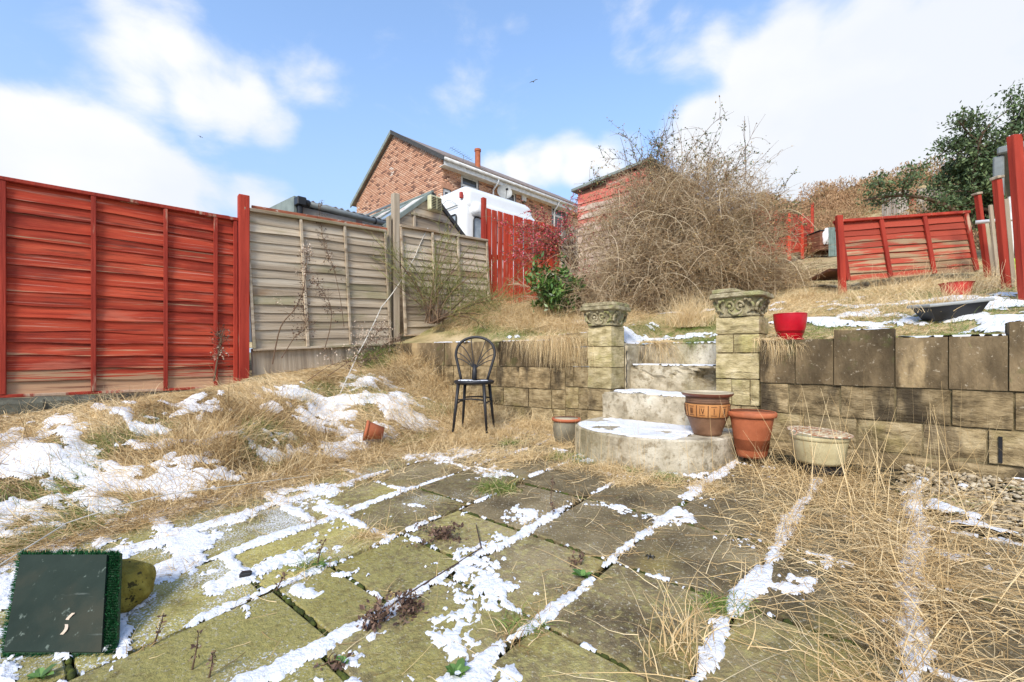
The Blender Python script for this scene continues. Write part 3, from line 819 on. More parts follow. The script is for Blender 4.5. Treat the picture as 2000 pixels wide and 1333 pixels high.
def lap_panel(name, label, P0, P1, z0, height, nslat, batt, mat, frame_mat, peel=lambda k, n: 0, top_rail=True, group=None, wav=.022, frame_peel=0, bw=.038, tilt=None, slat_mats=None, holes=None, bottom_rail=True):
    """P0,P1 = (x,y,z bottom) ends of the panel; near end first"""
    a = Vector(P0); b = Vector(P1); d = b - a
    L = math.hypot(d.x, d.y); rz = math.atan2(d.y, d.x); pitch = math.atan2(d.z, L); Ls = d.length
    R_ = Matrix.Rotation(rz, 3, 'Z') @ Matrix.Rotation(-pitch, 3, 'Y')
    if tilt: R_ = R_ @ Matrix.Rotation(tilt, 3, 'X')
    r = thing(name, label, 'fence panel', tuple(a), 0, group, rot=R_.to_euler())
    h = height / nslat
    for k in range(nslat):
        vs, fs = slat_mesh(Ls - .01, h * 1.16, wav, 12, seed=k * 1.37 + random.random() * 9, proud=.018 + .008 * random.random())
        m = MB(); m.add(vs, fs)
        o = m.obj('slat', (slat_mats[k] if slat_mats else mat), r, loc=(.005, -.002 - .001 * (k % 2), k * h + random.uniform(-.006, .006)))
        o.rotation_euler = (0, random.uniform(-.004, .004), 0)
        o.color = (peel(k, nslat), 0, 0, 1)
    for bx in batt:
        m = MB(); m.cbox(bx * Ls - bw / 2, bx * Ls + bw / 2, -.055, -.027, -.01, height + .005, c=.003, jit=.002)
        o = m.obj('batten', frame_mat, r); o.color = (frame_peel + random.uniform(0, .04), 0, 0, 1)
    if top_rail:
        m = MB(); m.cbox(-.005, Ls + .005, -.060, .012, height + .008, height + .044, c=.004, jit=.002)
        o = m.obj('top_rail', frame_mat, r); o.color = (frame_peel + .05, 0, 0, 1)
    if bottom_rail:
        m = MB(); m.cbox(0, Ls, -.050, .012, -.04, -.012, c=.004, jit=.002)
        o = m.obj('bottom_rail', frame_mat, r); o.color = (frame_peel + .12, 0, 0, 1)
    return r

def post(name, label, base, h, w, mat, lean=(0, 0), d=None, rz=0.0, peel=0, cap=None, group=None):
    r = thing(name, label, 'fence post', base, 0, group, rot=(Matrix.Rotation(rz, 3, 'Z') @ Matrix.Rotation(lean[1], 3, 'Y') @ Matrix.Rotation(lean[0], 3, 'X')).to_euler())
    d = d or w
    m = MB(); m.cbox(-w / 2, w / 2, -d / 2, d / 2, -.25, h, c=.005, jit=.004)
    o = m.obj('shaft', mat, r); o.color = (peel, 0, 0, 1)
    if cap:
        m = MB(); m.cbox(-w * .75, w * .75, -d * .75, d * .75, h + .001, h + .03, c=.005, jit=.004); o = m.obj('cap', cap, r)
    return r

FROT = math.atan2(.3, .34)
R0 = (-4.50, 4.0); R1 = (-3.16, 5.22)
lap_panel('garden_fence', 'tall bright red lap fence panel at the far left with peeling lower slats', (*R0, -.335), (*R1, -.335), 0, 1.855, 16, [.012, .335, .64, .885, .99], M['red_slat'], M['red_post'],
          peel=lambda k, n: [.34, .24, .10, .09, .05][k] if k < 5 else (.03 if k % 4 else .06), frame_peel=.02, wav=.026)
# panel beyond the left edge of the picture, continues the same boundary
dv = Vector((R0[0] - R1[0], R0[1] - R1[1])).normalized() * 1.82
lap_panel('garden_fence', 'red lap fence panel beyond the left edge, next along the boundary', (R0[0] + dv.x * 1.03, R0[1] + dv.y * 1.03, -.50), (R0[0] + dv.x * .03, R0[1] + dv.y * .03, -.50), 0, 1.855, 14, [.012, .335, .66, .99],
          M['red_slat'], M['red_post'], peel=lambda k, n: .06)
# dark gap and rubble under the red fence
for i, (px, py, Y, w, h_) in enumerate([(40, 792, 3.85, .17, .10), (105, 785, 4.0, .14, .08), (165, 780, 4.1, .10, .06)]):
    p = ray(px, py, Y)
    m = MB(); m.cbox(-w, w, -.05, .08, -.12, h_ * .5, c=.03, jit=.02)
    o = m.obj('rubble_block', M['rubble'], loc=tuple(p), rot=(0, .05, FROT))
    tag(o, ['broad grey green rubble block in the gap under the red fence at the far left', 'middle rubble block in the gap under the red fence', 'smallest rubble block under the red fence, half in dead grass'][i], 'rubble', 'rubble under the red fence')
post('fence_post', 'thick red painted post between the red and the grey fence panels', (-3.085, 5.23, -.30), 2.13, .105, M['red_post'], rz=FROT, d=.10, peel=.03)
G0 = (-3.03, 5.30, .085); G1 = (-1.775, 6.62, .188)
gp = lap_panel('garden_fence', 'weathered grey lap fence panel between the red post and the tall grey post', G0, G1, 0, 1.565, 15, [.008, .345, .66, .992], M['grey_wood'], M['grey_wood'], wav=.016, bw=.034)
gv = Vector(G1) - Vector(G0)
m = MB(); m.cbox(0, gv.length * .99, -.02, .01, 0, .045, c=.004, jit=.003)
o = m.obj('rusty_rail', M['rust'], loc=(G0[0] - .03, G0[1] + .05, G0[2] + 1.63), rot=(Matrix.Rotation(math.atan2(gv.y, gv.x), 3, 'Z') @ Matrix.Rotation(-math.atan2(gv.z, math.hypot(gv.x, gv.y)) + .004, 3, 'Y')).to_euler())
tag(o, 'long rusty red perforated rail lying along the top of the grey fence panel', 'rail')
# gravel board gap under the grey panel
m = MB(); m.cbox(.0, 1.82, .0, .05, -.34, -.008, c=.005, jit=.004)
o = m.obj('gravel_board', M['grey_post'], gp); o['label'] = 'dark mossy board in the gap under the panel'
post('fence_post', 'tall weathered grey timber post with the white string beside it', (-1.715, 6.70, .0), 2.37, .095, M['grey_post'], rz=FROT, d=.10)
post('fence_post', 'shorter second grey post strapped to the left of the tall grey post', (-1.80, 6.645, .0), 2.02, .05, M['grey_post'], rz=FROT, d=.08)
lap_panel('garden_fence', 'grey lap fence panel behind the green stemmed shrub', (-1.62, 6.79, .32), (-.40, 8.08, .42), 0, 1.565, 15, [.008, .33, .62, .99], M['grey_wood'], M['grey_wood'], wav=.016, bw=.036)

# red picket fence
pa = Vector((-.46, 8.06, .45)); pb = Vector((1.0, 9.62, .80)); pd = pb - pa
pr = thing('picket_fence', 'bright red vertical board fence with the white van showing through its gaps', 'fence', tuple(pa), math.atan2(pd.y, pd.x))
LL = math.hypot(pd.x, pd.y); n = 15
for k in range(n):
    x = LL * k / n; zb = .35 * k / n
    top = 2.15 - .27 * k / n + .42 * k / n * .9 + random.uniform(-.012, .012)
    m = MB(); m.cbox(x + .013, x + LL / n - .013, -.012, .010, zb - .1, top, c=.003, jit=.003)
    o = m.obj('picket', M['orange_board'], pr); o.rotation_euler = (0, random.uniform(-.006, .006), 0)
for zz in (.5, 1.25):
    m = MB(); m.cbox(0, LL, .013, .05, zz, zz + .085, c=.004); o = m.obj('rail', M['orange_board'], pr); o.rotation_euler = (0, -.11, 0)
post('fence_post', 'thin red topped post at the left end of the red picket fence', (-.50, 8.03, .35), 2.42, .075, M['red_post'], rz=.75, peel=.10)
# natural pickets
na = pb + Vector((.06, .08, 0)); 
nr = thing('picket_fence', 'short run of bare grey vertical boards right of the red picket fence', 'fence', tuple(na), math.atan2(pd.y, pd.x))
for k in range(6):
    m = MB(); m.cbox(k * .105, k * .105 + .078, -.011, .011, -.1 + .03 * k, 2.05 - .01 * k + random.uniform(-.01, .01), c=.003, jit=.003); m.obj('picket', M['fence_far'], nr)
m = MB(); m.cbox(0, .63, .013, .05, 1.2, 1.28, c=.004); m.obj('rail', M['fence_far'], nr)

# broken, leaning panel on the right
B0 = ray(1643, 548, 6.25); B1 = ray(1908, 528, 6.35)
sm = [M['bare_slat']] * 8
lap_panel('garden_fence', 'low broken red panel leaning on the upper lawn with bare lower slats', (B0.x + .02, B0.y, B0.z), (B1.x, B1.y, B1.z), 0, .80, 9, [.025, .335, .66, .975], M['bare_slat'], M['red_post'],
          peel=lambda k, n: [.05, .06, .10, .11, .12, .16, .22, .26, .28][k], wav=.018, tilt=-.10, bw=.055, frame_peel=.0, bottom_rail=False)
post('fence_post', 'leaning red post at the left end of the broken panel', (B0.x - .01, B0.y - .03, B0.z - .02), .90, .075, M['red_post'], lean=(0, -.05), d=.06)
for i, (px, pyb, pyt, Y, w, lean, lab) in enumerate([
        (1932, 560, 380, 5.9, .085, -.13, 'leaning red post with a flat cap beside the broken panel'),
        (1972, 640, 350, 4.6, .085, -.085, 'tall two tone red post with a loose cap, second from the right edge'),
        (2008, 640, 264, 4.0, .14, -.07, 'broad red and bare timber post at the right edge of the picture')]):
    b = ray(px, pyb, Y); h = (pyb - pyt) / F * Y
    r = post('boundary_post', lab, tuple(b), h, w * .55, M['red_post'], lean=(0, lean), d=.06, cap=M['grey_post'] if i < 2 else None, peel=.02)
    m = MB(); m.cbox(w * .28, w * .28 + w * .55, -.034, .020, -.25, h * (.86 if i else .7), c=.004, jit=.003); m.obj('bare_half', M['grey_post'], r)
    if i == 2:
        m = MB(); m.cbox(-.02, .02, -.055, -.033, -.28, .05, c=.004); o = m.obj('brace', M['grey_post'], r, loc=(.06, 0, h - .04), rot=(0, -.45, 0))
# thin battens between the posts
for i, (px, pyb, pyt, Y) in enumerate([(1952, 575, 400, 5.4), (1966, 600, 440, 5.0)]):
    b = ray(px, pyb, Y); h = (pyb - pyt) / F * Y
    m = MB(); m.cbox(-.02, .02, -.012, .012, -.1, h, c=.003)
    o = m.obj('loose_batten', M['grey_post'], loc=tuple(b), rot=(0, -.1, 0)); tag(o, ['pale batten standing behind the two leaning red posts', 'pale batten just left of the tall two tone red post'][i], 'batten')
# white pipe handrail
a = ray(1905, 435, 5.7); b = ray(2040, 424, 5.3)
o = MB().tube([a, (a + b) / 2 + Vector((0, 0, .004)), b], .024, 10).obj('white_pipe', M['white_plastic'], smooth=True); tag(o, 'horizontal white plastic pipe crossing the leaning posts at the right', 'pipe')
p = ray(1968, 530, 5.6)
m = MB(); m.cbox(-.09, .10, -.04, .05, -.18, .16, c=.03, jit=.01); o = m.obj('lime_tub', M['lime'], loc=tuple(p)); tag(o, 'lime green plastic tub standing behind the right hand posts', 'tub')
p = ray(1967, 560, 5.2)

# ================================================================== sheds and greenhouse behind the left fence
def frame_of(p, d): return math.atan2(d[1], d[0])
AR = math.atan2(.727, .687)
# corrugated-roof shed
s0 = ray(577, 392, 6.25)
sh = thing('garden_shed', 'white walled shed with corrugated roof and grey gutter behind the grey fence', 'shed', (s0.x, s0.y, s0.z), AR)
m = MB(); m.box(.06, 1.55, .06, 2.2, -1.9, -.05); m.obj('wall', M['stained_white'], sh)
nc = 34; vs = []; fs = []
for i in range(nc + 1):
    for j, (yy, zz) in enumerate(((-.02, .035), (2.3, .14))):
        x = 1.60 * i / nc
        vs.append((x, yy, zz + .016 * math.sin(i * PI * .9)))
for i in range(nc): fs.append((2 * i, 2 * i + 2, 2 * i + 3, 2 * i + 1))
m = MB(); m.add(vs, fs); o = m.obj('corrugated_roof', M['zinc'], sh, recalc=False)
md = o.modifiers.new('s', 'SOLIDIFY'); md.thickness = .012
m = MB(); m.tube([(.06, -.075, -.03), (.8, -.075, -.045), (1.56, -.075, -.06)], .042, 12); m.obj('gutter', M['grey_pipe'], sh, smooth=True)
m = MB(); m.cbox(-.02, .10, -.13, -.0, -.08, .035, c=.01); m.tube([(.04, -.06, -.05), (.04, -.06, -.6)], .034, 10); m.tube([(.10, -.075, -.03), (.15, -.075, -.031)], .052, 12); m.obj('downpipe', M['black_plastic'], sh)
for xa_, xb_, za_ in ((1.54, 1.58, -.06), (1.15, 1.17, -.054)):
    m = MB(); m.tube([(xa_, -.075, za_), (xb_, -.075, za_)], .05, 12); m.obj('gutter_bracket', M['black_plastic'], sh)
m = MB(); m.prism([(-.02, -.35), (-.02, .06), (0.02, .06), (.02, -.35)], 2.3, M=Matrix.Rotation(math.atan(.045), 4, 'X')); m.obj('verge_board', M['green_trim'], sh)
# dark flat roof behind the red fence
s1 = ray(262, 398, 5.3); s2 = ray(448, 424, 6.35)
dd = s2 - s1
fr = thing('flat_roof_shed', 'dark felt roof edge just showing above the red fence', 'shed', tuple(s1), math.atan2(dd.y, dd.x))
L2 = math.hypot(dd.x, dd.y)
R2 = Matrix.Rotation(-math.atan2(dd.z, L2), 4, 'Y')
m = MB(); m.cbox(-.2, L2, -.03, 1.6, -.07, .01, c=.01, M=R2); m.obj('felt_roof', M['felt'], fr)
m = MB(); m.box(0, L2 - .05, .03, 1.5, -2.0, -.08, M=R2); m.obj('wall', M['stained_white'], fr)
m = MB(); m.cbox(L2 - .12, L2 + .02, -.05, .02, -.10, -.02, c=.006, M=R2); m.obj('fascia_end', M['white_plastic'], fr)

# greenhouse gable
gh = thing('greenhouse', 'old timber greenhouse with glazed roof and cream vent in its gable', 'greenhouse', (-1.378, 7.8, .3), AR)
zA = 2.47; zE = 1.72; hw = .90; dp = 2.1
m = MB()
npl = 8
for k in range(npl):                      # gable cladding boards
    z0 = zE - .55 + k * .165; z1 = z0 + .158
    def half(z): return hw if z <= zE else max(.02, hw * (zA - z) / (zA - zE))
    a, b = half(z0) - .02, half(z1) - .02
    if b < .03: break
    m2 = MB(); m2.prism([(-a, z0), (a, z0), (b, z1), (-b, z1)], .022, M=Matrix.Translation((0, 0, 0))); m2.obj('gable_board', M['grey_wood'], gh)
for x_ in (-.36, .36):
    m2 = MB(); m2.cbox(x_ - .02, x_ + .02, -.03, -.001, zE - .5, zE + .36, c=.003); m2.obj('stud', M['grey_post'], gh)
m2 = MB(); m2.cbox(-.42, .42, -.035, -.001, zE + .29, zE + .33, c=.003); m2.obj('crossbar', M['grey_post'], gh)
m2 = MB(); m2.box(-hw + .03, hw - .03, .03, dp, 0, zE); m2.obj('wall', M['grey_wood'], gh)
sl = math.hypot(hw, zA - zE)
for sgn in (-1, 1):
    ang = math.atan2(zA - zE, hw)
    Mx = Matrix.Translation((0, 0, zA + .02)) @ (Matrix.Rotation(PI, 4, 'Z') if sgn < 0 else Matrix.Identity(4)) @ Matrix.Rotation(ang, 4, 'Y')
    yo = (-.03, dp) if sgn > 0 else (-dp, .03)
    m2 = MB(); m2.cbox(0, sl + .05, yo[0] if sgn > 0 else yo[1] - .045, yo[0] + .045 if sgn > 0 else yo[1], -.05, .02, c=.004, M=Mx); m2.obj('barge_board', M['green_trim'] if sgn < 0 else M['felt'], gh)
    for j in range(4):
        y0 = yo[0] + .05 + j * (dp - .05) / 4; y1 = y0 + (dp - .05) / 4 - .03
        m2 = MB(); m2.box(.04, sl * .52, y0, y1, -.012, -.004, M=Mx); m2.obj('roof_pane', M['stained_white'] if (j % 2) else M['van_glass'], gh)
        m2 = MB(); m2.box(sl * .52 - .01, sl, y0, y1, -.020, -.013, M=Mx); m2.obj('roof_pane', M['van_glass'] if (j % 2) else M['stained_white'], gh)
        m2 = MB(); m2.box(0, sl + .02, y1 + .002, y1 + .028, -.02, .012, M=Mx); m2.obj('glazing_bar', M['green_trim'], gh)
m2 = MB(); m2.tube([(0, -.03, zA + .02), (0, dp, zA + .02)], .028, 8); m2.obj('ridge', M['green_trim'], gh)
m2 = MB(); m2.tube([(.30 - .62, .5, zA - .1), (.30 - .62, dp - .2, zA - .1)], .02, 6); m2.obj('vent_rail', M['grey_pipe'], gh)
# louvred vent
v = thing('louvre_vent', 'cream louvred vent box fixed on the greenhouse gable', 'vent', (-1.378 + .03, 7.8 - .05, .3 + zA - .21), AR)
m = MB(); m.cbox(-.125, .125, -.10, 0, -.13, .13, c=.02); m.obj('housing', M['cream'], v)
m = MB(); m.box(-.10, .10, -.104, -.1005, -.105, .105); m.obj('recess', M['black_plastic'], v)
for k in range(8):
    m = MB(); m.box(-.10, .10, -.016, .003, -.003, .004); m.obj('louvre', M['cream'], v, loc=(0, -.106, -.095 + k * .027), rot=(.5, 0, 0))
m = MB(); m.box(-.006, .006, -.118, -.105, -.105, .105); m.obj('mullion', M['cream'], v)
# ================================================================== brick house
HR = math.atan2(.7028, .7114)
hs_ = thing('brick_house', 'red brick house with white gutter and plain gable end behind the greenhouse', 'house', (-2.62, 17.0, 1.0), HR)
ZE = 7.34 - 1.0; ZR = 9.40 - 1.0; GW = 6.9; HLen = 11.0
brs = np.random.RandomState(3)
wins = [(.90, 1.81, 4.75, 6.03), (3.18, 3.92, 4.85, 6.02), (.06, .42, 4.4, 5.26), (6.3, 7.5, 4.75, 6.05)]
bv = []; bf = []; bt = []
def brick(u0, u1, z0, z1, plane, val, proud):
    o = len(bv)
    if plane == 'front': P = lambda u, d, z: (u, -d, z)
    else: P = lambda u, d, z: (-d, u, z)
    for d in (0.0, proud):
        bv.extend([P(u0, d, z0), P(u1, d, z0), P(u1, d, z1), P(u0, d, z1)])
    bt.extend([val] * 8)
    bf.extend([(o + 4, o + 5, o + 6, o + 7), (o, o + 1, o + 5, o + 4), (o + 1, o + 2, o + 6, o + 5), (o + 2, o + 3, o + 7, o + 6), (o + 3, o, o + 4, o + 7)])
ch = .078; bwid = .232
big_parts = []
for plane, LW_ in (('front', HLen), ('gable', GW)):
    nrow = int((ZR) / ch)
    for r_ in range(12, nrow):
        z0 = r_ * ch; z1 = z0 + ch - .012
        if plane == 'front':
            if z1 > ZE - .02: break
            lo, hi = 0.002, LW_
        else:
            if z1 <= ZE: lo, hi = 0.0, LW_
            else:
                k = (z1 - ZE) / (ZR - ZE); lo, hi = GW / 2 * k + .03, GW - GW / 2 * k - .03
                if hi - lo < .2: break
        x = lo - (0 if lo > 0.01 else (r_ % 2) * bwid / 2)
        # pale efflorescence in one area of the gable, like the photo
        while x < hi:
            a = max(x, lo); b = min(x + bwid - .012, hi); x += bwid
            if b - a < .03: continue
            if plane == 'front' and any(a < w[1] and b > w[0] and z0 < w[3] + .02 and z1 > w[2] for w in wins): 
                # trim to window sides
                ww = [w for w in wins if a < w[1] and b > w[0] and z0 < w[3] + .02 and z1 > w[2]][0]
                if a < ww[0] - .02: b = ww[0] - .004
                elif b > ww[1] + .02: a = ww[1] + .004
                else: continue
            v = brs.rand()
            dark = .13
            if v < dark: val = .02 + v * .6
            else: val = .30 + .52 * brs.rand()
            if plane == 'gable':
                w_ = float(fbm(a * .8 + 3, z0 * .9, 2, 4)) + (.28 if z0 < 5.4 and a < 3.6 else 0)
                if w_ > .72 and brs.rand() < .45: val = .93 + .07 * brs.rand()
            brick(a, b, z0, z1, plane, val, .010 + .004 * brs.rand())
o = np_obj('brickwork', np.array(bv), np.array(bf), M['brick'], parent=hs_, tint=np.array(bt)); o['kind'] = 'stuff'
# walls (mortar body)
m = MB(); m.add([(0, 0, 0), (0, GW, 0), (0, GW, ZE), (0, GW / 2, ZR), (0, 0, ZE)], [(0, 1, 2, 3, 4)])
m.add([(HLen, 0, 0), (HLen, GW, 0), (HLen, GW, ZE), (HLen, GW / 2, ZR), (HLen, 0, ZE)], [(0, 1, 2, 3, 4)])
m.add([(0, GW, 0), (HLen, GW, 0), (HLen, GW, ZE), (0, GW, ZE)], [(0, 1, 2, 3)])
m.obj('wall', M['house_mortar'], hs_, recalc=False)
# front wall with openings
m = MB(); xs = sorted({0, HLen, *[w[0] for w in wins], *[w[1] for w in wins]}); zs = sorted({0, ZE, *[w[2] for w in wins], *[w[3] for w in wins]})
for xa, xb in zip(xs[:-1], xs[1:]):
    for za, zb in zip(zs[:-1], zs[1:]):
        cx, cz = (xa + xb) / 2, (za + zb) / 2
        if any(w[0] < cx < w[1] and w[2] < cz < w[3] for w in wins): continue
        m.add([(xa, 0, za), (xb, 0, za), (xb, 0, zb), (xa, 0, zb)], [(0, 1, 2, 3)])
m.obj('front_wall', M['house_mortar'], hs_, recalc=False)
for i, (xa, xb, za, zb) in enumerate(wins):
    m = MB(); e = .06
    m.box(xa, xa + e, .03, .10, za, zb); m.box(xb - e, xb, .03, .10, za, zb); m.box(xa + e, xb - e, .03, .10, zb - e, zb); m.box(xa + e, xb - e, .03, .10, za, za + e)
    mz = zb - .42
    m.box(xa + e, xb - e, .028, .10, mz - .03, mz + .03)
    m.box(xa + e + .002, xb - e - .002, .022, .045, mz + .031, mz + .06); m.box(xa + e + .002, xb - e - .002, .022, .045, zb - e - .045, zb - e - .002)
    m.box(xa + e + .002, xa + e + .04, .022, .045, mz + .061, zb - e - .046); m.box(xb - e - .04, xb - e - .002, .022, .045, mz + .061, zb - e - .046)
    f_ = m.obj('window', M['white_plastic'], hs_)
    m = MB(); m.box(xa + e, xb - e, .06, .07, za + e, zb - e); m.obj('pane', M['glass'], f_)
    m = MB(); m.box(xa + e, xb - e, .12, .14, za + (zb - za) * .35, zb - e); m.obj('blind', M['stained_white'], f_)
    m = MB(); m.cbox(xa - .05, xb + .05, -.06, .1, za - .06, za - .004, c=.01); m.obj('sill', M['white_plastic'], f_)
    # soldier course
    for k in range(int((xb - xa + .2) / .078)):
        x = xa - .1 + k * .078
        m = MB(); m.box(x, x + .066, -.018, .0, zb + .01, min(zb + .22, ZE - .01), val=.25 + .5 * brs.rand())
        o_ = m.obj('soldier_brick', M['brick'], hs_, attr=True)
# roof
ang = math.atan2(ZR - ZE, GW / 2); sl = math.hypot(ZR - ZE, GW / 2)
rf = MB()
for sgn in (0, 1):
    a = Vector((-.12, -.30 * (1 - 2 * sgn) + (GW if sgn else 0), ZE - .30 * math.tan(ang) + .06)); r_ = Vector((-.12, GW / 2, ZR + .06))
    a2 = a + Vector((HLen + .2, 0, 0)); r2 = r_ + Vector((HLen + .2, 0, 0)); up = Vector((0, 0, .07))
    rf.add([a, a2, r2, r_, a + up, a2 + up, r2 + up, r_ + up], [(0, 1, 2, 3), (4, 5, 6, 7), (0, 1, 5, 4), (1, 2, 6, 5), (2, 3, 7, 6), (3, 0, 4, 7)])
roof = rf.obj('roof', M['roof_tile'], hs_)
tl = MB()
Mf = Matrix.Translation((-.14, -.34, ZE - .34 * math.tan(ang) + .135)) @ Matrix.Rotation(ang, 4, 'X')
rows = 14; pit = (sl + .40) / rows
for r_ in range(rows):
    for c_ in range(38):
        x = c_ * .30 + (r_ % 2) * .0
        tl.box(x + .004, x + .296, r_ * pit, (r_ + 1) * pit + .04, 0.0, .024, M=Mf @ Matrix.Translation((0, 0, .012)) @ Matrix.Rotation(-.03, 4, 'X'))
        tl.box(x + .20, x + .285, r_ * pit + .001, (r_ + 1) * pit + .035, .025, .042, M=Mf @ Matrix.Translation((0, 0, .012)) @ Matrix.Rotation(-.03, 4, 'X'))
o = tl.obj('roof_tiles', M['roof_tile'], roof); o['kind'] = 'stuff'
# verge boards along the gable
for sgn in (0, 1):
    m = MB(); y0 = -.34 if not sgn else GW + .34
    p0_ = Vector((-.13, y0, ZE - .34 * math.tan(ang))); p1_ = Vector((-.13, GW / 2, ZR + .0))
    up = Vector((0, 0, .17)); dx = Vector((-.05, 0, 0))
    m.add([p0_, p1_, p1_ + up, p0_ + up, p0_ + dx, p1_ + dx, p1_ + up + dx, p0_ + up + dx], [(0, 1, 2, 3), (4, 5, 6, 7), (0, 1, 5, 4), (1, 2, 6, 5), (2, 3, 7, 6), (3, 0, 4, 7)])
    m.obj('verge', M['felt'] if not sgn else M['green_trim'], hs_)
# fascia, gutter, downpipe
m = MB(); m.cbox(-.12, HLen, -.31, -.285, ZE - .36, ZE - .10, c=.006); m.box(-.12, HLen, -.284, 0, ZE - .352, ZE - .335); m.obj('fascia', M['white_plastic'], hs_)
m = MB(); m.tube([(-.14, -.37, ZE - .14), (HLen, -.37, ZE - .14)], .06, 10); m.obj('gutter', M['white_plastic'], hs_, smooth=True)
m = MB(); m.tube([(2.55, -.37, ZE - .17), (2.55, -.35, ZE - .30), (2.52, -.09, ZE - .55), (2.52, -.08, ZE - .75), (2.52, -.08, .4)], .038, 10); m.obj('downpipe', M['white_plastic'], hs_, smooth=True)
m = MB(); m.tube([(6.4, -.37, ZE - .17), (6.4, -.35, ZE - .30), (6.4, -.09, ZE - .55), (6.4, -.08, .4)], .038, 10); m.obj('downpipe', M['white_plastic'], hs_, smooth=True)
# chimney pipe
u = (962 - 1000) / F
m = MB(); m.tube([(2.9, 1.35, ZE + .4), (2.9, 1.35, ZE + 1.62)], .12, 14); m.tube([(2.9, 1.35, ZE + 1.60), (2.9, 1.35, ZE + 1.70)], .145, 14); m.obj('flue_pipe', M['terracotta_out'], hs_, smooth=False)
# alarm box
ab = thing('alarm_box', 'small white alarm box high on the brick wall right of the satellite dish', 'alarm box', tuple((Matrix.Translation((-2.62, 17, 1)) @ Matrix.Rotation(HR, 4, 'Z')) @ Vector((4.35, -.02, 5.75))), HR)
m = MB(); m.cbox(-.14, .14, -.10, 0, 0, .30, c=.03); m.obj('cover', M['white_plastic'], ab)
m = MB(); m.cbox(-.06, .06, -.12, -.0, -.07, .0, c=.015); m.obj('strobe', M['black_plastic'], ab)
# satellite dish
HM = Matrix.Translation((-2.62, 17, 1)) @ Matrix.Rotation(HR, 4, 'Z')
sdp = HM @ Vector((2.86, -.08, 5.55))
dish = thing('satellite_dish', 'grey satellite dish on the brick wall beside the white downpipe', 'satellite dish', tuple(sdp), HR)
prof = [(.001, 0), (.12, .012), (.22, .04), (.31, .085), (.315, .09)]
Md = Matrix.Translation((0, -.30, .12)) @ Matrix.Rotation(math.radians(75), 4, 'X') @ Matrix.Rotation(-.5, 4, 'Y')
m = MB(); m.lathe(prof, 24, Md); o = m.obj('reflector', M['zinc'], dish, smooth=True); md = o.modifiers.new('s', 'SOLIDIFY'); md.thickness = .008
m = MB(); m.tube([(0, 0, 0), (0, -.16, 0), (0, -.25, .08)], .022, 8); m.tube([Md @ Vector((0, -.28, .05)), Md @ Vector((0, -.1, .38))], .012, 6); m.obj('arm', M['grey_pipe'], dish)
m = MB(); m.cbox(-.035, .035, -.05, .05, -.04, .04, c=.01, M=Matrix.Translation(Md @ Vector((0, -.08, .40)))); m.obj('receiver', M['black_plastic'], dish)
# tv aerial
ap = HM @ Vector((2.3, 1.6, ZE + .85))
ae = thing('tv_aerial', 'thin metal aerial above the house roof left of the chimney pipe', 'aerial', tuple(ap), HR)
m = MB(); m.tube([(0, 0, -.3), (0, 0, .50)], .012, 5); m.obj('mast', M['grey_pipe'], ae)
m = MB(); m.tube([(-.7, 0, .60), (.5, 0, .40)], .008, 4)
for k in range(9):
    x = -.65 + k * .13; z = .60 - (x + .7) * .166
    m.tube([(x, -.16, z), (x, .16, z)], .006, 4)
m.obj('boom', M['grey_pipe'], ae)

# ================================================================== white high top van
vn_ = thing('white_van', 'white high roofed van parked behind the greenhouse and red picket fence', 'van', tuple(ray(906, 600, 10.2)), AR - .05)
vz = -vn_.location.z
# local: x along the front (to the right), -y faces the camera; body extends to +y ... the side faces -x
def rbox(name, x0, x1, y0, y1, z0, z1, r, mat, parent, taper=0, seg=5):
    bm = bmesh.new(); bmesh.ops.create_cube(bm, size=1)
    for v in bm.verts:
        up = v.co.z > 0
        v.co = Vector((x0 if v.co.x < 0 else x1, y0 if v.co.y < 0 else y1, z0 if v.co.z < 0 else z1))
        if up and taper:
            v.co.x += taper if v.co.x < (x0 + x1) / 2 else -taper
            v.co.y += taper if v.co.y < (y0 + y1) / 2 else -taper
    bmesh.ops.bevel(bm, geom=list(bm.edges), offset=r, segments=seg, affect='EDGES', profile=.5)
    me = bpy.data.meshes.new(name); bm.to_mesh(me); bm.free()
    me.polygons.foreach_set('use_smooth', [True] * len(me.polygons)); me.materials.append(mat)
    o = bpy.data.objects.new(name, me); C.objects.link(o); o.parent = parent
    return o
g0 = -vn_.location.z * 0
base_drop = 0.0
top = 3.90 - vn_.location.z
bot = top - 2.85
rbox('body', 0, 2.35, -.0, 5.0, bot + .35, top - .42, .13, M['van'], vn_)
rbox('high_roof', -.03, 2.38, -.05, 5.02, top - .62, top, .20, M['van'], vn_, taper=.10, seg=8)
rbox('cab_brow', .16, 2.25, -.22, .6, top - .72, top - .40, .12, M['van'], vn_, taper=.05)
rbox('bonnet', .12, 1.93, -.85, .2, bot + .4, top - 1.85, .16, M['van'], vn_)
# side windows on the -x side
def wframe(parent, P, w, h, r, name, depth=.02, mat=None):
    pts = []
    for cx, cy, a0 in ((w / 2 - r, h / 2 - r, 0), (-w / 2 + r, h / 2 - r, 90), (-w / 2 + r, -h / 2 + r, 180), (w / 2 - r, -h / 2 + r, 270)):
        for k in range(6):
            a = math.radians(a0 + 90 * k / 5); pts.append((cx + r * math.cos(a), cy + r * math.sin(a)))
    fr_ = MB(); fr_.loop([P @ Vector((x, -depth, z)) for x, z in pts], .017, 6); f_ = fr_.obj(name, M['black_plastic'], parent, smooth=True)
    g_ = MB(); g_.add([P @ Vector((x, -depth * .6, z)) for x, z in pts], [tuple(range(len(pts)))]); g_.obj('pane', mat or M['van_glass'], f_, recalc=False)
SideM = Matrix.Rotation(-PI / 2, 4, 'Z')
wframe(vn_, Matrix.Translation((0, .42, top - .95)) @ SideM, .34, .52, .05, 'side_window', .03)
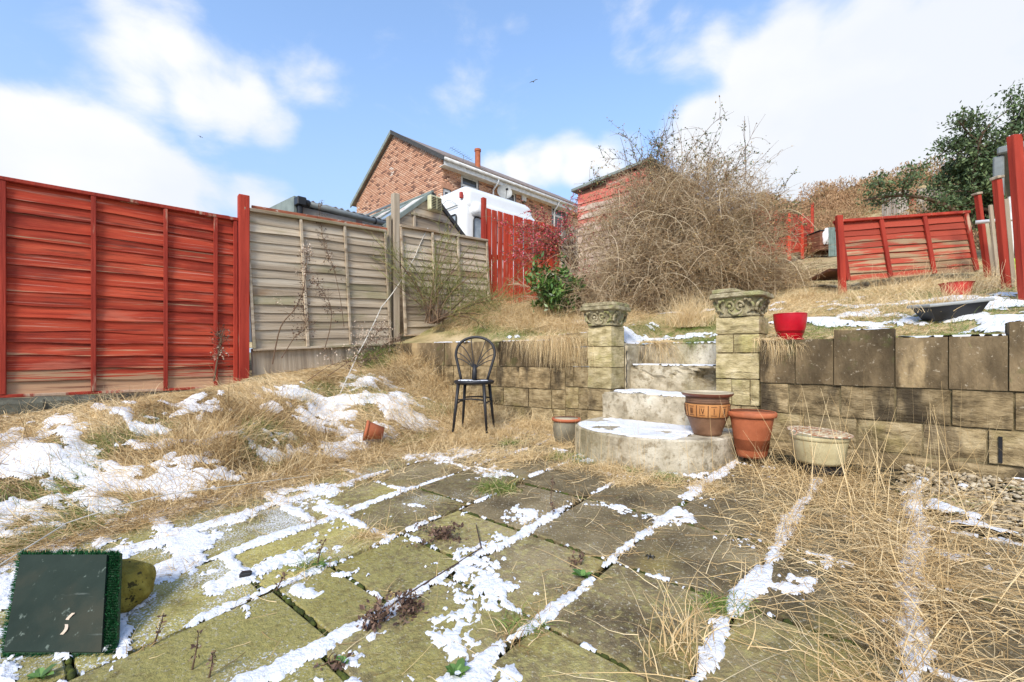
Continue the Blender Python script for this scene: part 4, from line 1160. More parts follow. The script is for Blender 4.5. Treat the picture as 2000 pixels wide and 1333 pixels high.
wframe(vn_, Matrix.Translation((.46, 0, top - 1.02)), .40, .56, .10, 'door_window', .03)
wframe(vn_, Matrix.Translation((1.52, 0, top - .98)), 1.25, .46, .08, 'windscreen', .015)
m = MB(); m.tube([(-.035, .2, top - .50), (-.035, 1.0, top - .50)], .012, 6); m.tube([(-.034, .25 + .7 * k / 12, top - .46 + .16 * math.sin(k / 12 * PI)) for k in range(13)], .005, 5); m.obj('side_trim', M['grey_pipe'], vn_)
m = MB(); m.cbox(-.04, .035, -.10, -.03, top - .36, top - .22, c=.012); m.obj('marker_light', M['faded_red'], vn_, loc=(.0, .16, .0))
for sx in (0, 1):
    for yy in (.35, 4.1):
        Mw = Matrix.Translation((0.12 if not sx else 1.93, yy, bot + .34)) @ Matrix.Rotation(PI / 2, 4, 'Y')
        m = MB(); m.lathe([(.18, -.10), (.32, -.10), (.345, -.06), (.345, .06), (.32, .10), (.18, .10)], 24, Mw); w_ = m.obj('wheel', M['black_plastic'], vn_)
        m = MB(); m.lathe([(.02, -.09), (.17, -.085), (.175, .085), (.02, .09)], 20, Mw); m.obj('rim', M['zinc'], w_)
m = MB(); m.tube([(.0, -.2, top - 1.72), (-.42, -.42, top - 1.82), (-.9, -.62, top - 1.86)], .02, 6); m.tube([(-.02, -.19, top - 1.76), (-.02, -.19, top - 1.66)], .04, 8); m.obj('mirror_arm', M['grey_pipe'], vn_)
for sx in (.3, 1.75):
    m = MB(); m.lathe([(.001, -.03), (.11, -.02), (.12, 0), (.12, .03)], 16, Matrix.Translation((sx, -.86, bot + .72)) @ Matrix.Rotation(PI / 2, 4, 'X')); m.obj('headlight', M['van_glass'], vn_)

# ================================================================== weatherboard shed on the right
k0 = ray(1129, 375, 9.0); k1 = ray(1266, 320, 7.95)
dd = k1 - k0; SR = math.atan2(dd.y, dd.x); SL = math.hypot(dd.x, dd.y)
ws = thing('weatherboard_shed', 'faded red and white weatherboard shed behind the big bramble', 'shed', (k0.x, k0.y, .8), SR)
tl_ = k0.z - .8; tr_ = k1.z - .8
nb_ = 17; bh = .155
for k in range(nb_):
    z0 = k * bh; x0 = 0
    ztop_here = z0 + bh
    if ztop_here > tl_: x0 = (ztop_here - tl_) / (tr_ - tl_) * SL
    if x0 >= SL - .05: break
    vs, fs = slat_mesh(SL - x0 - .045, bh * 1.12, .004, 6, proud=.024, seed=k)
    m = MB(); m.add(vs, fs); o = m.obj('weatherboard', M['white_slat'], ws, loc=(x0, 0, z0)); o.color = (max(0, min(.4, .02 + (k - 8) * .045)), 0, 0, 1)
m = MB(); m.prism([(0, 0), (SL, 0), (SL, tr_ - .02), (0, tl_ - .02)], 1.9, M=Matrix.Translation((0, .012, 0))); m.obj('wall', M['brown_box'], ws)
m = MB(); m.cbox(SL - .042, SL + .012, -.035, .02, 0, tr_ - .02, c=.005); o = m.obj('corner_board', M['bare_slat'], ws); o.color = (.08, 0, 0, 1)
sl_ = math.atan2(tr_ - tl_, SL)
m = MB(); m.cbox(-.10, math.hypot(SL, tr_ - tl_) + .12, -.10, 2.0, 0, .06, c=.01, M=Matrix.Translation((0, 0, tl_)) @ Matrix.Rotation(-sl_, 4, 'Y')); m.obj('roof', M['green_trim'], ws)
for k in range(13):                       # side facing right
    z0 = k * .20
    if z0 + .2 > tr_ - .06: break
    m = MB(); m.cbox(SL + .012, SL + .035, .03, 1.9, z0, z0 + .21, c=.004); o = m.obj('weatherboard', M['bare_slat'], ws, rot=(0, -.0, 0)); o.color = (.12, 0, 0, 1)

# ================================================================== things far up the garden
a_ = ray(1475, 500, 13.5); b_ = ray(1585, 489, 18.5); dd = b_ - a_
of = thing('orange_fence', 'distant orange red fence seen past the right side of the bramble', 'fence', tuple(a_), math.atan2(dd.y, dd.x))
LL = math.hypot(dd.x, dd.y); hh = 1.35
pz = dd.z / LL
for k in range(11):
    m = MB(); m.cbox(0, LL, -.012, .012, k * hh / 11 - .03, (k + 1) * hh / 11 + .0, c=.003, M=Matrix.Rotation(-math.atan(pz), 4, 'Y') @ Matrix.Translation((0, -.012 * (k % 2), 0))); o = m.obj('slat', M['orange_board'], of)
for s_ in (.02, .27, .5, .76, .985):
    m = MB(); m.cbox(LL * s_ - .05, LL * s_ + .05, -.10, .0, pz * LL * s_ - .3, pz * LL * s_ + hh + (.55 if s_ > .9 else .05), c=.006); m.obj('post', M['orange_board'], of)
p = ray(1610, 493, 17.5)
bb = thing('compost_box', 'low brown timber box at the top of the pale lawn', 'box', tuple(p), .1)
for k in range(4):
    m = MB(); m.cbox(-.42, .42, -.3, -.27, k * .18, k * .18 + .165, c=.006); m.obj('board', M['brown_box'], bb)
    m = MB(); m.cbox(-.42, -.39, -.27, .4, k * .18, k * .18 + .165, c=.006); m.obj('board', M['brown_box'], bb)
    m = MB(); m.cbox(.39, .42, -.27, .4, k * .18, k * .18 + .165, c=.006); m.obj('board', M['brown_box'], bb)
m = MB(); m.cbox(-.45, .45, -.33, .43, .73, .76, c=.008); m.obj('lid', M['felt'], bb)
p = ray(1630, 496, 16.5)
tb = thing('grey_sheet', 'pale grey teal corrugated sheet standing beside the brown timber box', 'sheet', tuple(p), .0)
m = MB()
for k in range(8): m.cbox(-.22 + k * .07, -.22 + k * .07 + .066, -.02 - .012 * (k % 2), .01, -.1, .95, c=.004)
m.obj('sheet', M['teal'], tb)
p = ray(1615, 468, 17.2)
wb = thing('white_bag', 'crumpled white bag lying on the lid of the brown timber box', 'bag', tuple(p), .3)
bm = bmesh.new(); bmesh.ops.create_icosphere(bm, subdivisions=3, radius=.2)
for v in bm.verts: v.co = Vector((v.co.x * .9, v.co.y * .6, v.co.z * 1.5)) * (1 + .5 * (float(vn(v.co.x * 14 + 4, v.co.z * 14 + v.co.y * 9)) - .5)) + Vector((v.co.z * .35, 0, .12))
me = bpy.data.meshes.new('bag'); bm.to_mesh(me); bm.free(); me.materials.append(M['snow']); o = bpy.data.objects.new('bag', me); C.objects.link(o); o.parent = wb
# silvered board fence on the hill
a_ = ray(1722, 415, 27); b_ = ray(1900, 402, 24); dd = b_ - a_
sf = thing('board_fence', 'silvery vertical board fence on the hillside below the evergreen tree', 'fence', tuple(a_), math.atan2(dd.y, dd.x))
LL = math.hypot(dd.x, dd.y); n = 34
for k in range(n):
    m = MB(); m.cbox(LL * k / n + .01, LL * (k + 1) / n - .01, -.012, .012, dd.z * k / n - .5, dd.z * k / n + 1.15 + random.uniform(-.05, .05), c=.003); o = m.obj('board', M['fence_far'] if not 11 <= k <= 13 else M['bare_slat'], sf)
    if 11 <= k <= 13: o.color = (.1, 0, 0, 1)
# edge of the neighbouring white-guttered house at the far right
p = ray(1992, 600, 7.4)
nh = thing('neighbour_house', 'corner of a pale house with white downpipe at the right edge behind the posts', 'house', (p.x, p.y, 0), -.86)
m = MB(); m.box(.0, 4, .05, 4, .2, 3.3); m.obj('wall', M['stained_white'], nh)
m = MB(); m.tube([(-.10, 0, .7), (-.10, 0, 2.6)], .035, 10); m.obj('downpipe', M['white_plastic'], nh)
m = MB(); m.cbox(-.25, 4.2, -.15, 4.2, 3.3, 3.42, c=.02); m.cbox(-.30, -.17, -.1, .05, 2.62, 3.29, c=.02); m.obj('soffit', M['grey_pipe'], nh)
m = MB()
p = ray(1797, 560, 5.4)
# timber edge of a fallen plank left of the broken panel
a_ = ray(1608, 546, 7.2); b_ = ray(1648, 527, 6.6)
m = MB(); dd = b_ - a_
m.cbox(0, dd.length, -.2, .2, -.02, .02, c=.004)
o = m.obj('fallen_board', M['brown_box'], loc=tuple(a_), rot=(Matrix.Rotation(math.atan2(dd.y, dd.x), 3, 'Z') @ Matrix.Rotation(-math.asin(dd.z / dd.length), 3, 'Y')).to_euler()); tag(o, 'dark brown board lying in the grass left of the broken red panel', 'board')
# ================================================================== chair
cx, cy, cz = ray(926, 836, 4.5)
chair = thing('garden_chair', 'black metal bistro chair with fan shaped wire back on dead grass before the low wall', 'chair', (cx, cy, cz), math.radians(-9))
SH = .455
m = MB(); m.lathe([(.001, SH - .012), (.17, SH - .020), (.190, SH - .018), (.2, SH), (.198, SH + .012), (.185, SH + .018), (.15, SH + .008), (.001, SH + .006)], 40); m.obj('seat', M['black_metal'], chair, smooth=True)
hoop = []
for k in range(33):
    a = PI * k / 32
    x = .205 * math.cos(a); z = .26 + .19 * math.sin(a) ** .8
    hoop.append((x, z))
full = [(.135, 0), (.15, .06), (.172, .14), (.192, .21)] + hoop + [(-.192, .21), (-.172, .14), (-.15, .06), (-.135, 0)]
def bk(x, z): return Vector((x - .035, .145 + z * .16, SH + z))
m = MB(); m.tube([bk(x, z) for x, z in full], .0145, 8); m.obj('back_hoop', M['black_metal'], chair, smooth=True)
m = MB(); m.tube([bk(0, -.01), bk(0, .10), bk(0, .17)], [.028, .026, .014], 8); m.obj('back_post', M['black_metal'], chair, smooth=True)
for (ex, ez) in ((.195, .215), (.205, .27), (.185, .335), (.105, .42), (-.05, .445), (-.17, .365), (-.203, .29), (-.198, .23), (.03, .447)):
    if ex == .03: continue
    pts = []
    for k in range(9):
        s = k / 8
        px_ = ex * (s ** .8) * 1.0; pz_ = .12 + (ez - .12) * (1 - (1 - s) ** 1.7) if abs(ex) > .12 else .12 + (ez - .12) * s
        pts.append(bk(px_ if abs(ex) < .12 else ex * s, pz_))
    m = MB(); m.tube(pts, .0048, 6); m.obj('back_spoke', M['black_metal'], chair, smooth=True)
legs = {}
for i, (sx, sy) in enumerate(((-1, -1), (1, -1), (1, 1), (-1, 1))):
    top_ = Vector((sx * .125, sy * .125, SH - .01)); bt_ = Vector((sx * .165, sy * .175, -.02))
    m = MB(); m.tube([top_, top_.lerp(bt_, .5), bt_], [.017, .015, .011], 8); m.obj('leg', M['black_metal'], chair, smooth=True)
    legs[i] = (top_, bt_)
for i in range(4):
    s = .42 if i % 2 else .34
    a_ = legs[i][0].lerp(legs[i][1], s); b_ = legs[(i + 1) % 4][0].lerp(legs[(i + 1) % 4][1], s)
    m = MB(); m.tube([a_, (a_ + b_) / 2 + Vector((0, 0, .012)), b_], .008, 6); m.obj('stretcher', M['black_metal'], chair, smooth=True)

# ================================================================== pots
def zen(v, s=1.0): return v * s
p = ray(1381, 848, 3.40)
bp_ = thing('numeral_pot', 'large brown stoneware pot with an orange band of roman numerals on the bottom step', 'flower pot', (p.x, p.y, -.74 + .148), .12)
def potr(z): return float(np.interp(z, [0, .04, .09, .14, .185, .235, .27, .285], [.096, .108, .126, .143, .152, .153, .149, .150]))
zz = [0, .02, .04, .065, .09, .115, .135]
m = MB(); m.lathe([(potr(z), z) for z in zz], 48); m.obj('lower_body', M['pot_brown'], bp_, smooth=True)
m = MB(); m.lathe([(potr(.135) + .003, .135), (potr(.15) + .0035, .15), (potr(.17) + .0035, .17), (potr(.19) + .0035, .19), (potr(.21) + .0035, .21), (potr(.235) + .003, .236)], 48); band = m.obj('clay_band', M['pot_band'], bp_, smooth=True)
m = MB(); m.lathe([(potr(.2365), .2365), (potr(.255), .255), (potr(.28), .28)], 48); m.obj('neck', M['pot_brown'], bp_, smooth=True)
m = MB(); m.lathe([(.150, .281), (.172, .292), (.181, .304), (.182, .311)], 48); m.obj('rim', M['pot_rim'], bp_, smooth=True)
m = MB(); m.lathe([(.1818, .3115), (.178, .318), (.162, .3175), (.150, .305), (.142, .27), (.138, .2), (.11, .06), (.001, .05)], 48); m.obj('inner_glaze', M['pot_in'], bp_, smooth=True)
def surf(a, z): r_ = potr(z) + .0042; return Vector((r_ * math.sin(a), -r_ * math.cos(a), z))
def stroke(name, pts, r=.0022, mat='pot_mark'):
    q_ = []
    for (a0, z0), (a1, z1) in zip(pts[:-1], pts[1:]):
        n = max(2, int(abs(a1 - a0) / .05) + 2)
        q_ += [surf(a0 + (a1 - a0) * k / n, z0 + (z1 - z0) * k / n) for k in range(n)]
    q_.append(surf(*pts[-1]))
    m = MB(); m.tube(q_, r, 5); return m.obj(name, M[mat], band)
cellw = 2 * PI / 12
glyphs = ['III', 'IV', 'I', 'II']
for k in range(12):
    a0 = -1.5 * cellw - .22 + (k - 1) * cellw * 1.0; c_ = a0 + cellw / 2
    stroke('divider', [(a0, .146), (a0 + .01, .228)], .0026)
    g_ = glyphs[k % 4]
    zt, zb = .208, .166
    if g_ in ('I', 'II', 'III'):
        nst = len(g_); sp = .055
        for j in range(nst):
            aa = c_ + (j - (nst - 1) / 2) * sp
            stroke('numeral', [(aa, zb), (aa, zt)])
    else:
        stroke('numeral', [(c_ - .10, zb), (c_ - .10, zt)]); stroke('numeral', [(c_ - .03, zt), (c_ + .03, zb), (c_ + .09, zt)])
    stroke('serif', [(c_ - .13, zt + .010), (c_ + .13, zt + .012)], .0016); stroke('serif', [(c_ - .13, zb - .009), (c_ + .13, zb - .010)], .0016)
stroke('band_line', [(2 * PI * k / 48, .1385) for k in range(49)], .0018)
for k in range(2):
    stroke('band_line', [(2 * PI * j / 48, .262 + .012 * k) for j in range(49)], .0012, 'pot_brown')

def simple_pot(name, label, p, prof_out, prof_in, mat, mat_in, rot=None, rimprof=None, group=None, cat='flower pot', n=40, rmat=None):
    r_ = thing(name, label, cat, p, 0, group, rot=rot)
    m = MB(); m.lathe(prof_out, n); m.obj('body', mat, r_, smooth=True)
    m = MB(); m.lathe(rimprof, n); m.obj('rim', rmat or mat, r_, smooth=True)
    m = MB(); m.lathe(prof_in, n); m.obj('inside', mat_in, r_, smooth=True)
    return r_
p = ray(1468, 893, 3.28)
tp = simple_pot('terracotta_pot', 'tall plain orange terracotta pot standing on the slabs right of the half round step', (p.x, p.y, p.z + .004), [(.088, 0), (.100, .02), (.142, .285)], [(.145, .322), (.136, .30), (.11, .06), (.001, .05)], M['terracotta_out'], M['terracotta_out'],
                rimprof=[(.143, .286), (.156, .290), (.162, .300), (.162, .318), (.155, .326), (.146, .323)])
p = ray(1106, 858, 4.12) + Vector((0, 0, -.035))
simple_pot('glazed_pot', 'squat grey green pot with a terracotta rim half hidden in grass left of the steps', (p.x, p.y, p.z - .02), [(.08, 0), (.095, .02), (.115, .08), (.120, .16), (.112, .215)], [(.108, .245), (.10, .2), (.07, .05), (.001, .05)], M['pot_grey'], M['pot_in'],
           rimprof=[(.112, .216), (.128, .225), (.133, .235), (.128, .247), (.109, .246)], rmat=M['terracotta_out'])
p = ray(1543, 662, 3.66)
rp = simple_pot('red_plant_pot', 'shiny bright red plastic plant pot standing on the wall top right of the right pillar', (p.x, p.y, .128), [(.078, 0.0), (.092, .035), (.108, .09), (.117, .15), (.119, .196)], [(.112, .2), (.10, .05), (.001, .04)], M['red_plastic'], M['red_plastic'],
                rimprof=[(.119, .1965), (.1205, .203), (.116, .205), (.113, .201)])
m = MB(); m.lathe([(.06, -.012), (.088, -.010), (.097, .002), (.094, .006), (.07, -.004)], 40); m.obj('saucer', M['red_plastic'], rp, smooth=True)
p = ray(742, 857, 4.25); gz = float(G(p.x, p.y))
simple_pot('fallen_pot', 'small red clay pot lying on its side in the dead grass left of the chair', (p.x + .03, p.y, p.z + .05), [(.055, 0), (.085, .14)], [(.084, .160), (.052, .05), (.001, .03)], M['terracotta_out'], M['black_plastic'],  # clay inside coloured black to stand in for the shade in its mouth
           rimprof=[(.086, .1405), (.094, .142), (.095, .165), (.087, .168)], rot=(Matrix.Rotation(.3, 3, 'Z') @ Matrix.Rotation(-1.35, 3, 'Y')).to_euler(), n=28)
# cream pot with wire grill
p = ray(1600, 922, 2.98)
cp = simple_pot('cream_planter', 'cream painted round planter with a wire rack on top, before the right wall', (p.x, p.y, p.z + .065), [(.128, 0), (.140, .02), (.158, .15)], [(.155, .185), (.14, .06), (.001, .05)], M['cream_pot'], M['cream_pot'],
                rimprof=[(.1585, .151), (.166, .158), (.168, .176), (.163, .187), (.156, .186)], cat='planter')
m = MB(); m.cbox(-.10, .10, -.10, .10, -.07, -.002, c=.01); m.obj('stand', M['black_plastic'], cp)
rk = thing('wire_rack', 'round rusty wire cooking rack lying on the cream planter', 'wire rack', (p.x, p.y, p.z + .065 + .196), .25, rot=(.05, .04, .25))
m = MB(); m.loop([(.178 * math.cos(2 * PI * k / 40), .178 * math.sin(2 * PI * k / 40), 0) for k in range(40)], .005, 6); m.obj('ring', M['wire'], rk, smooth=True)
for k in range(13):
    y = -.156 + k * .026; x = math.sqrt(max(0, .176 ** 2 - y * y))
    m = MB(); m.tube([(-x, y, .004), (x, y, .004)], .0022, 5); m.obj('wire', M['wire'], rk)
for x in (-.07, .07):
    m = MB(); m.tube([(x, -.16, -.003), (x, .16, -.003)], .003, 5); m.obj('cross_wire', M['wire'], rk)
m = MB(); m.loop([(-.20 + .02 * math.cos(2 * PI * k / 14), 0, .018 * math.sin(2 * PI * k / 14)) for k in range(14)], .004, 6); m.obj('loop_handle', M['wire'], rk)

# ================================================================== board with artificial turf, mossy stone ball
q0 = Vector((-1.788, 1.609, -1.050)); q1 = Vector((-1.436, 1.600, -1.046)); q3 = Vector((-1.965, 1.83, -.806)); q2 = Vector((-1.60, 1.83, -.802))
ex = (q1 - q0).normalized(); ey = ((q3 - q0) - ex * (q3 - q0).dot(ex)).normalized(); ez = ex.cross(ey)
sh_ = (q3 - q0).dot(ex); hb = (q3 - q0).dot(ey); wb_ = (q1 - q0).length
Mb = Matrix((( ex.x, ey.x, ez.x, q0.x), (ex.y, ey.y, ez.y, q0.y), (ex.z, ey.z, ez.z, q0.z), (0, 0, 0, 1)))
bd = thing('turf_board', 'dark green square board backed with artificial turf leaning on the mossy stone ball', 'board', tuple(q0), 0, rot=Mb.to_3x3().to_euler())
def sk(x, y, z): return Vector((x + sh_ * y / hb, y, z))
m = MB(); vs = [sk(x, y, z) for z in (0, .012) for x, y in ((0, 0), (wb_, 0), (wb_, hb), (0, hb))]
m.add(vs, [(0, 1, 2, 3), (4, 5, 6, 7), (0, 1, 5, 4), (1, 2, 6, 5), (2, 3, 7, 6), (3, 0, 4, 7)]); m.obj('backing_board', M['board'], bd)
m = MB(); vs = [sk(x, y, z) for z in (-.016, -.001) for x, y in ((-.012, -.012), (wb_ + .045, -.008), (wb_ + .045, hb + .012), (-.012, hb + .012))]
m.add(vs, [(0, 1, 2, 3), (4, 5, 6, 7), (0, 1, 5, 4), (1, 2, 6, 5), (2, 3, 7, 6), (3, 0, 4, 7)]); m.obj('turf_base', M['turf'], bd)
# turf pile: short blades on exposed margins
rr = np.random.RandomState(5)
N_ = 5200
side = rr.rand(N_)
xx = np.where(side < .62, wb_ + .002 + rr.rand(N_) * .043, np.where(side < .76, -.012 + rr.rand(N_) * .012, rr.rand(N_) * (wb_ + .05) - .01))
yy = np.where(side < .76, rr.rand(N_) * (hb + .02) - .008, np.where(side < .90, hb + rr.rand(N_) * .012, -.012 + rr.rand(N_) * .010))
yy = np.where(side < .62, np.round(yy / .0085) * .0085 + rr.randn(N_) * .0007, yy)
bs = np.stack([xx + sh_ * yy / hb, yy, np.full(N_, .0)], -1)
outw = np.stack([np.where(side < .62, .5, np.where(side < .76, -1, 0)), np.where(side < .76, 0, np.where(side < .90, 1, -1)), np.full(N_, .9)], -1) + rr.randn(N_, 3) * .35
outw /= np.linalg.norm(outw, axis=1)[:, None]
ln = .007 + rr.rand(N_) * .012 * (.4 + 1.2 * vn(xx * 40 + 3, yy * 40))
tan = np.cross(outw, rr.randn(N_, 3)); tan /= np.linalg.norm(tan, axis=1)[:, None]
v = np.stack([bs - tan * .0011, bs + tan * .0011, bs + outw * ln[:, None] + tan * .0006, bs + outw * ln[:, None] - tan * .0006], 1).reshape(-1, 3)
f = np.arange(N_ * 4).reshape(-1, 4)
o = np_obj('turf_pile', v, f, M['turf'], parent=bd, tint=np.repeat(rr.rand(N_), 4)); o['kind'] = 'stuff'
m = MB()
lp = [sk(.205 + .010 * math.sin(k * .9) + k * .004, .052 + k * .0085, .0135 + .004 * math.sin(k)) for k in range(9)]
m.add([p_ + Vector((w_, 0, .001)) for p_ in lp for w_ in (-.006, .006)], [(2 * k, 2 * k + 1, 2 * k + 3, 2 * k + 2) for k in range(8)], val=.7)
o = m.obj('dry_leaf', M['seedhead'], bd, attr=True, recalc=False)
bm = bmesh.new(); bmesh.ops.create_icosphere(bm, subdivisions=4, radius=.108)
for v_ in bm.verts:
    n_ = v_.co.normalized(); k = float(fbm(n_.x * 2 + 5, n_.y * 2 + n_.z * 2, 3, 2)) - .5
    v_.co = v_.co * (1 + k * .30); v_.co.z *= .95; v_.co.x *= 1.06
me = bpy.data.meshes.new('stone_ball'); bm.to_mesh(me); bm.free(); me.polygons.foreach_set('use_smooth', [True] * len(me.polygons)); me.materials.append(M['mossy_stone'])
o = bpy.data.objects.new('stone_ball', me); C.objects.link(o); o.location = ray(238, 1148, 1.87); tag(o, 'round yellow mossy stone behind the green board', 'stone')

# little bits on the paving
def bit(name, px, py, build, label, cat, mat, up=.01, rot=(0, 0, 0)):
    p_ = on_ground(px, py); m_ = MB(); build(m_); o_ = m_.obj(name, mat, loc=(p_.x, p_.y, p_.z + up), rot=rot); tag(o_, label, cat); return o_
bit('plastic_stopper', 480, 1130, lambda m_: (m_.cbox(-.024, .024, -.014, .014, 0, .024, c=.004), m_.cbox(-.018, .018, -.009, .009, .0241, .028, c=.001)), 'small black plastic stopper lying on a snowy slab', 'stopper', M['black_plastic'], up=.004, rot=(0, 0, .3))
bit('black_clip', 1270, 1092, lambda m_: [m_.tube([(0, 0, .004), (.014 * math.cos(a), .014 * math.sin(a), .012), (.02 * math.cos(a), .02 * math.sin(a), .002)], .003, 5) for a in (0, 1.3, 2.6, 3.9, 5.1)], 'tiny black spidery plastic clip on a dry slab', 'clip', M['black_plastic'], up=.004)
bit('black_pen', 1860, 1186, lambda m_: (m_.tube([(-.03, 0, .006), (.02, 0, .006)], .005, 8), m_.tube([(.02, 0, .006), (.035, 0, .006)], [.005, .001], 8)), 'short black plastic stick on the dark slab at the right', 'stick', M['black_plastic'], up=.002, rot=(0, 0, .25))

# trough planter and red tub on the upper lawn
p = on_ground(1855, 624)
tr = thing('black_trough', 'black plastic trough planter full of dead stalks with snow along its grey rim', 'planter', (p.x, p.y, p.z + .005), -.15, rot=(.06, -.10, -.15))
m = MB()
a0, a1, b0, b1 = .15, .21, .07, .11
vs = [(-a0, -b0, 0), (a0, -b0, 0), (a0, b0, 0), (-a0, b0, 0), (-a1, -b1, .12), (a1, -b1, .12), (a1, b1, .12), (-a1, b1, .12), (-a1 + .01, -b1 + .01, .12), (a1 - .01, -b1 + .01, .12), (a1 - .01, b1 - .01, .12), (-a1 + .01, b1 - .01, .12), (-a0, -b0, .03), (a0, -b0, .03), (a0, b0, .03), (-a0, b0, .03)]
m.add(vs, [(0, 1, 2, 3), (0, 1, 5, 4), (1, 2, 6, 5), (2, 3, 7, 6), (3, 0, 4, 7), (4, 5, 9, 8), (5, 6, 10, 9), (6, 7, 11, 10), (7, 4, 8, 11), (8, 9, 13, 12), (9, 10, 14, 13), (10, 11, 15, 14), (11, 8, 12, 15), (12, 13, 14, 15)])
m.obj('tub', M['black_plastic'], tr)
m = MB(); m.loop([(-a1 - .008, -b1 - .008, .123), (0, -b1 - .008, .123), (a1 + .008, -b1 - .008, .123), (a1 + .008, 0, .123), (a1 + .008, b1 + .008, .123), (0, b1 + .008, .123), (-a1 - .008, b1 + .008, .123), (-a1 - .008, 0, .123)], .013, 8); m.obj('rim', M['zinc'], tr)
p = on_ground(1868, 578) + Vector((0, 0, .03))
m = MB(); m.lathe([(.10, -.05), (.13, .10), (.14, .10), (.13, .09), (.10, .0), (.001, .0)], 20); o = m.obj('red_tub', M['faded_red'], loc=tuple(p)); tag(o, 'faded red tub half hidden in dead grass behind the black trough', 'tub')

# string
def sag(pts, n=14):
    out = []
    for (a_, b_, s_) in pts:
        for k in range(n): 
            t_ = k / n; q_ = a_.lerp(b_, t_); q_.z -= s_ * 4 * t_ * (1 - t_); out.append(q_)
    out.append(pts[-1][1]); return out
o = MB().tube(sag([(ray(836, 446, 7.1), ray(811, 500, 6.9), -.02), (ray(811, 500, 6.9), ray(745, 600, 6.2), .05), (ray(745, 600, 6.2), ray(700, 690, 5.6), .02), (ray(700, 690, 5.6), ray(655, 790, 5.0), .0)]), .0065, 6).obj('white_string', M['string'], smooth=True)
tag(o, 'long white string hanging from the grey fence down to the grassy bank', 'string')
g_ = lambda px, py, up: on_ground(px, py) + Vector((0, 0, up))
o = MB().tube(sag([(ray(-30, 1122, 1.9), ray(130, 1022, 2.35), .0), (ray(130, 1022, 2.35), ray(330, 965, 2.75), -.01), (ray(330, 965, 2.75), ray(640, 925, 3.6), .0)]), .003, 5).obj('white_string', M['string'], smooth=True)
tag(o, 'thin pale string running low over the grass edge at the lower left', 'string')

# gulls
for px, py, Y, sp, lab in ((1042, 160, 60, .62, 'larger gull gliding high above the house'), (392, 268, 90, .6, 'small distant gull low in the sky on the left')):
    p = ray(px, py, Y)
    b_ = thing('gull', lab, 'bird', tuple(p), 0, 'gulls in the sky', rot=(.25, -.42 if px > 500 else .5, 0))
    bm = bmesh.new(); bmesh.ops.create_uvsphere(bm, u_segments=10, v_segments=8, radius=.1)
    for v_ in bm.verts: v_.co = Vector((v_.co.x * .8, v_.co.y * 2.6 - .05, v_.co.z * .8)) + Vector((0, 0, 0))
    me = bpy.data.meshes.new('body'); bm.to_mesh(me); bm.free(); me.materials.append(M['bird']); o = bpy.data.objects.new('body', me); C.objects.link(o); o.parent = b_
    for s_ in (-1, 1):
        vs = [(0, .10, .03), (0, -.12, .03), (s_ * sp * .45, .02 - .14, .10), (s_ * sp * .45, .16, .10), (s_ * sp, -.16, .02), (s_ * sp * .97, -.10, .02)]
        m = MB(); m.add([Vector(v_) + Vector((0, 0, dz)) for dz in (0, .02) for v_ in vs], [(0, 1, 2, 3), (3, 2, 4, 5), (6, 7, 8, 9), (9, 8, 10, 11), (0, 3, 9, 6), (3, 5, 11, 9), (1, 2, 8, 7), (2, 4, 10, 8)])
        m.obj('wing', M['bird'], b_)
# ================================================================== snow
def snow_patch(name, t0, t1, q0, q1, res, maskf, zf, label=None, kind='stuff', hmax=.012, parent=None):
    ts = np.arange(t0, t1, res); qs = np.arange(q0, q1, res)
    T, Q = np.meshgrid(ts, qs, indexing='ij')
    T = T + (fbm(T * 40, Q * 40, 2, 31) - .5) * res; Q = Q + (fbm(T * 40 + 9, Q * 40, 2, 33) - .5) * res
    K = maskf(T, Q)
    H = np.clip(K * .35, -.004, hmax) * (.75 + .5 * fbm(T * 22, Q * 22, 3, 12))
    x, y = XY(T, Q); z = zf(T, Q) + H
    v = np.stack([x, y, z], -1).reshape(-1, 3)
    n, m = T.shape
    i, j = np.meshgrid(np.arange(n - 1), np.arange(m - 1), indexing='ij')
    a = (i * m + j).ravel()
    f = np.stack([a, a + 1, a + m + 1, a + m], -1)
    kk = K.ravel()
    keep = (kk[f] > 0).sum(1) >= 2
    f = f[keep]
    used = np.unique(f); mp_ = np.zeros(len(v), int); mp_[used] = np.arange(len(used))
    o = np_obj(name, v[used], mp_[f], M['snow'], smooth=True, parent=parent)
    if label: o['label'] = label; o['category'] = 'snow'
    o['kind'] = kind
    return o

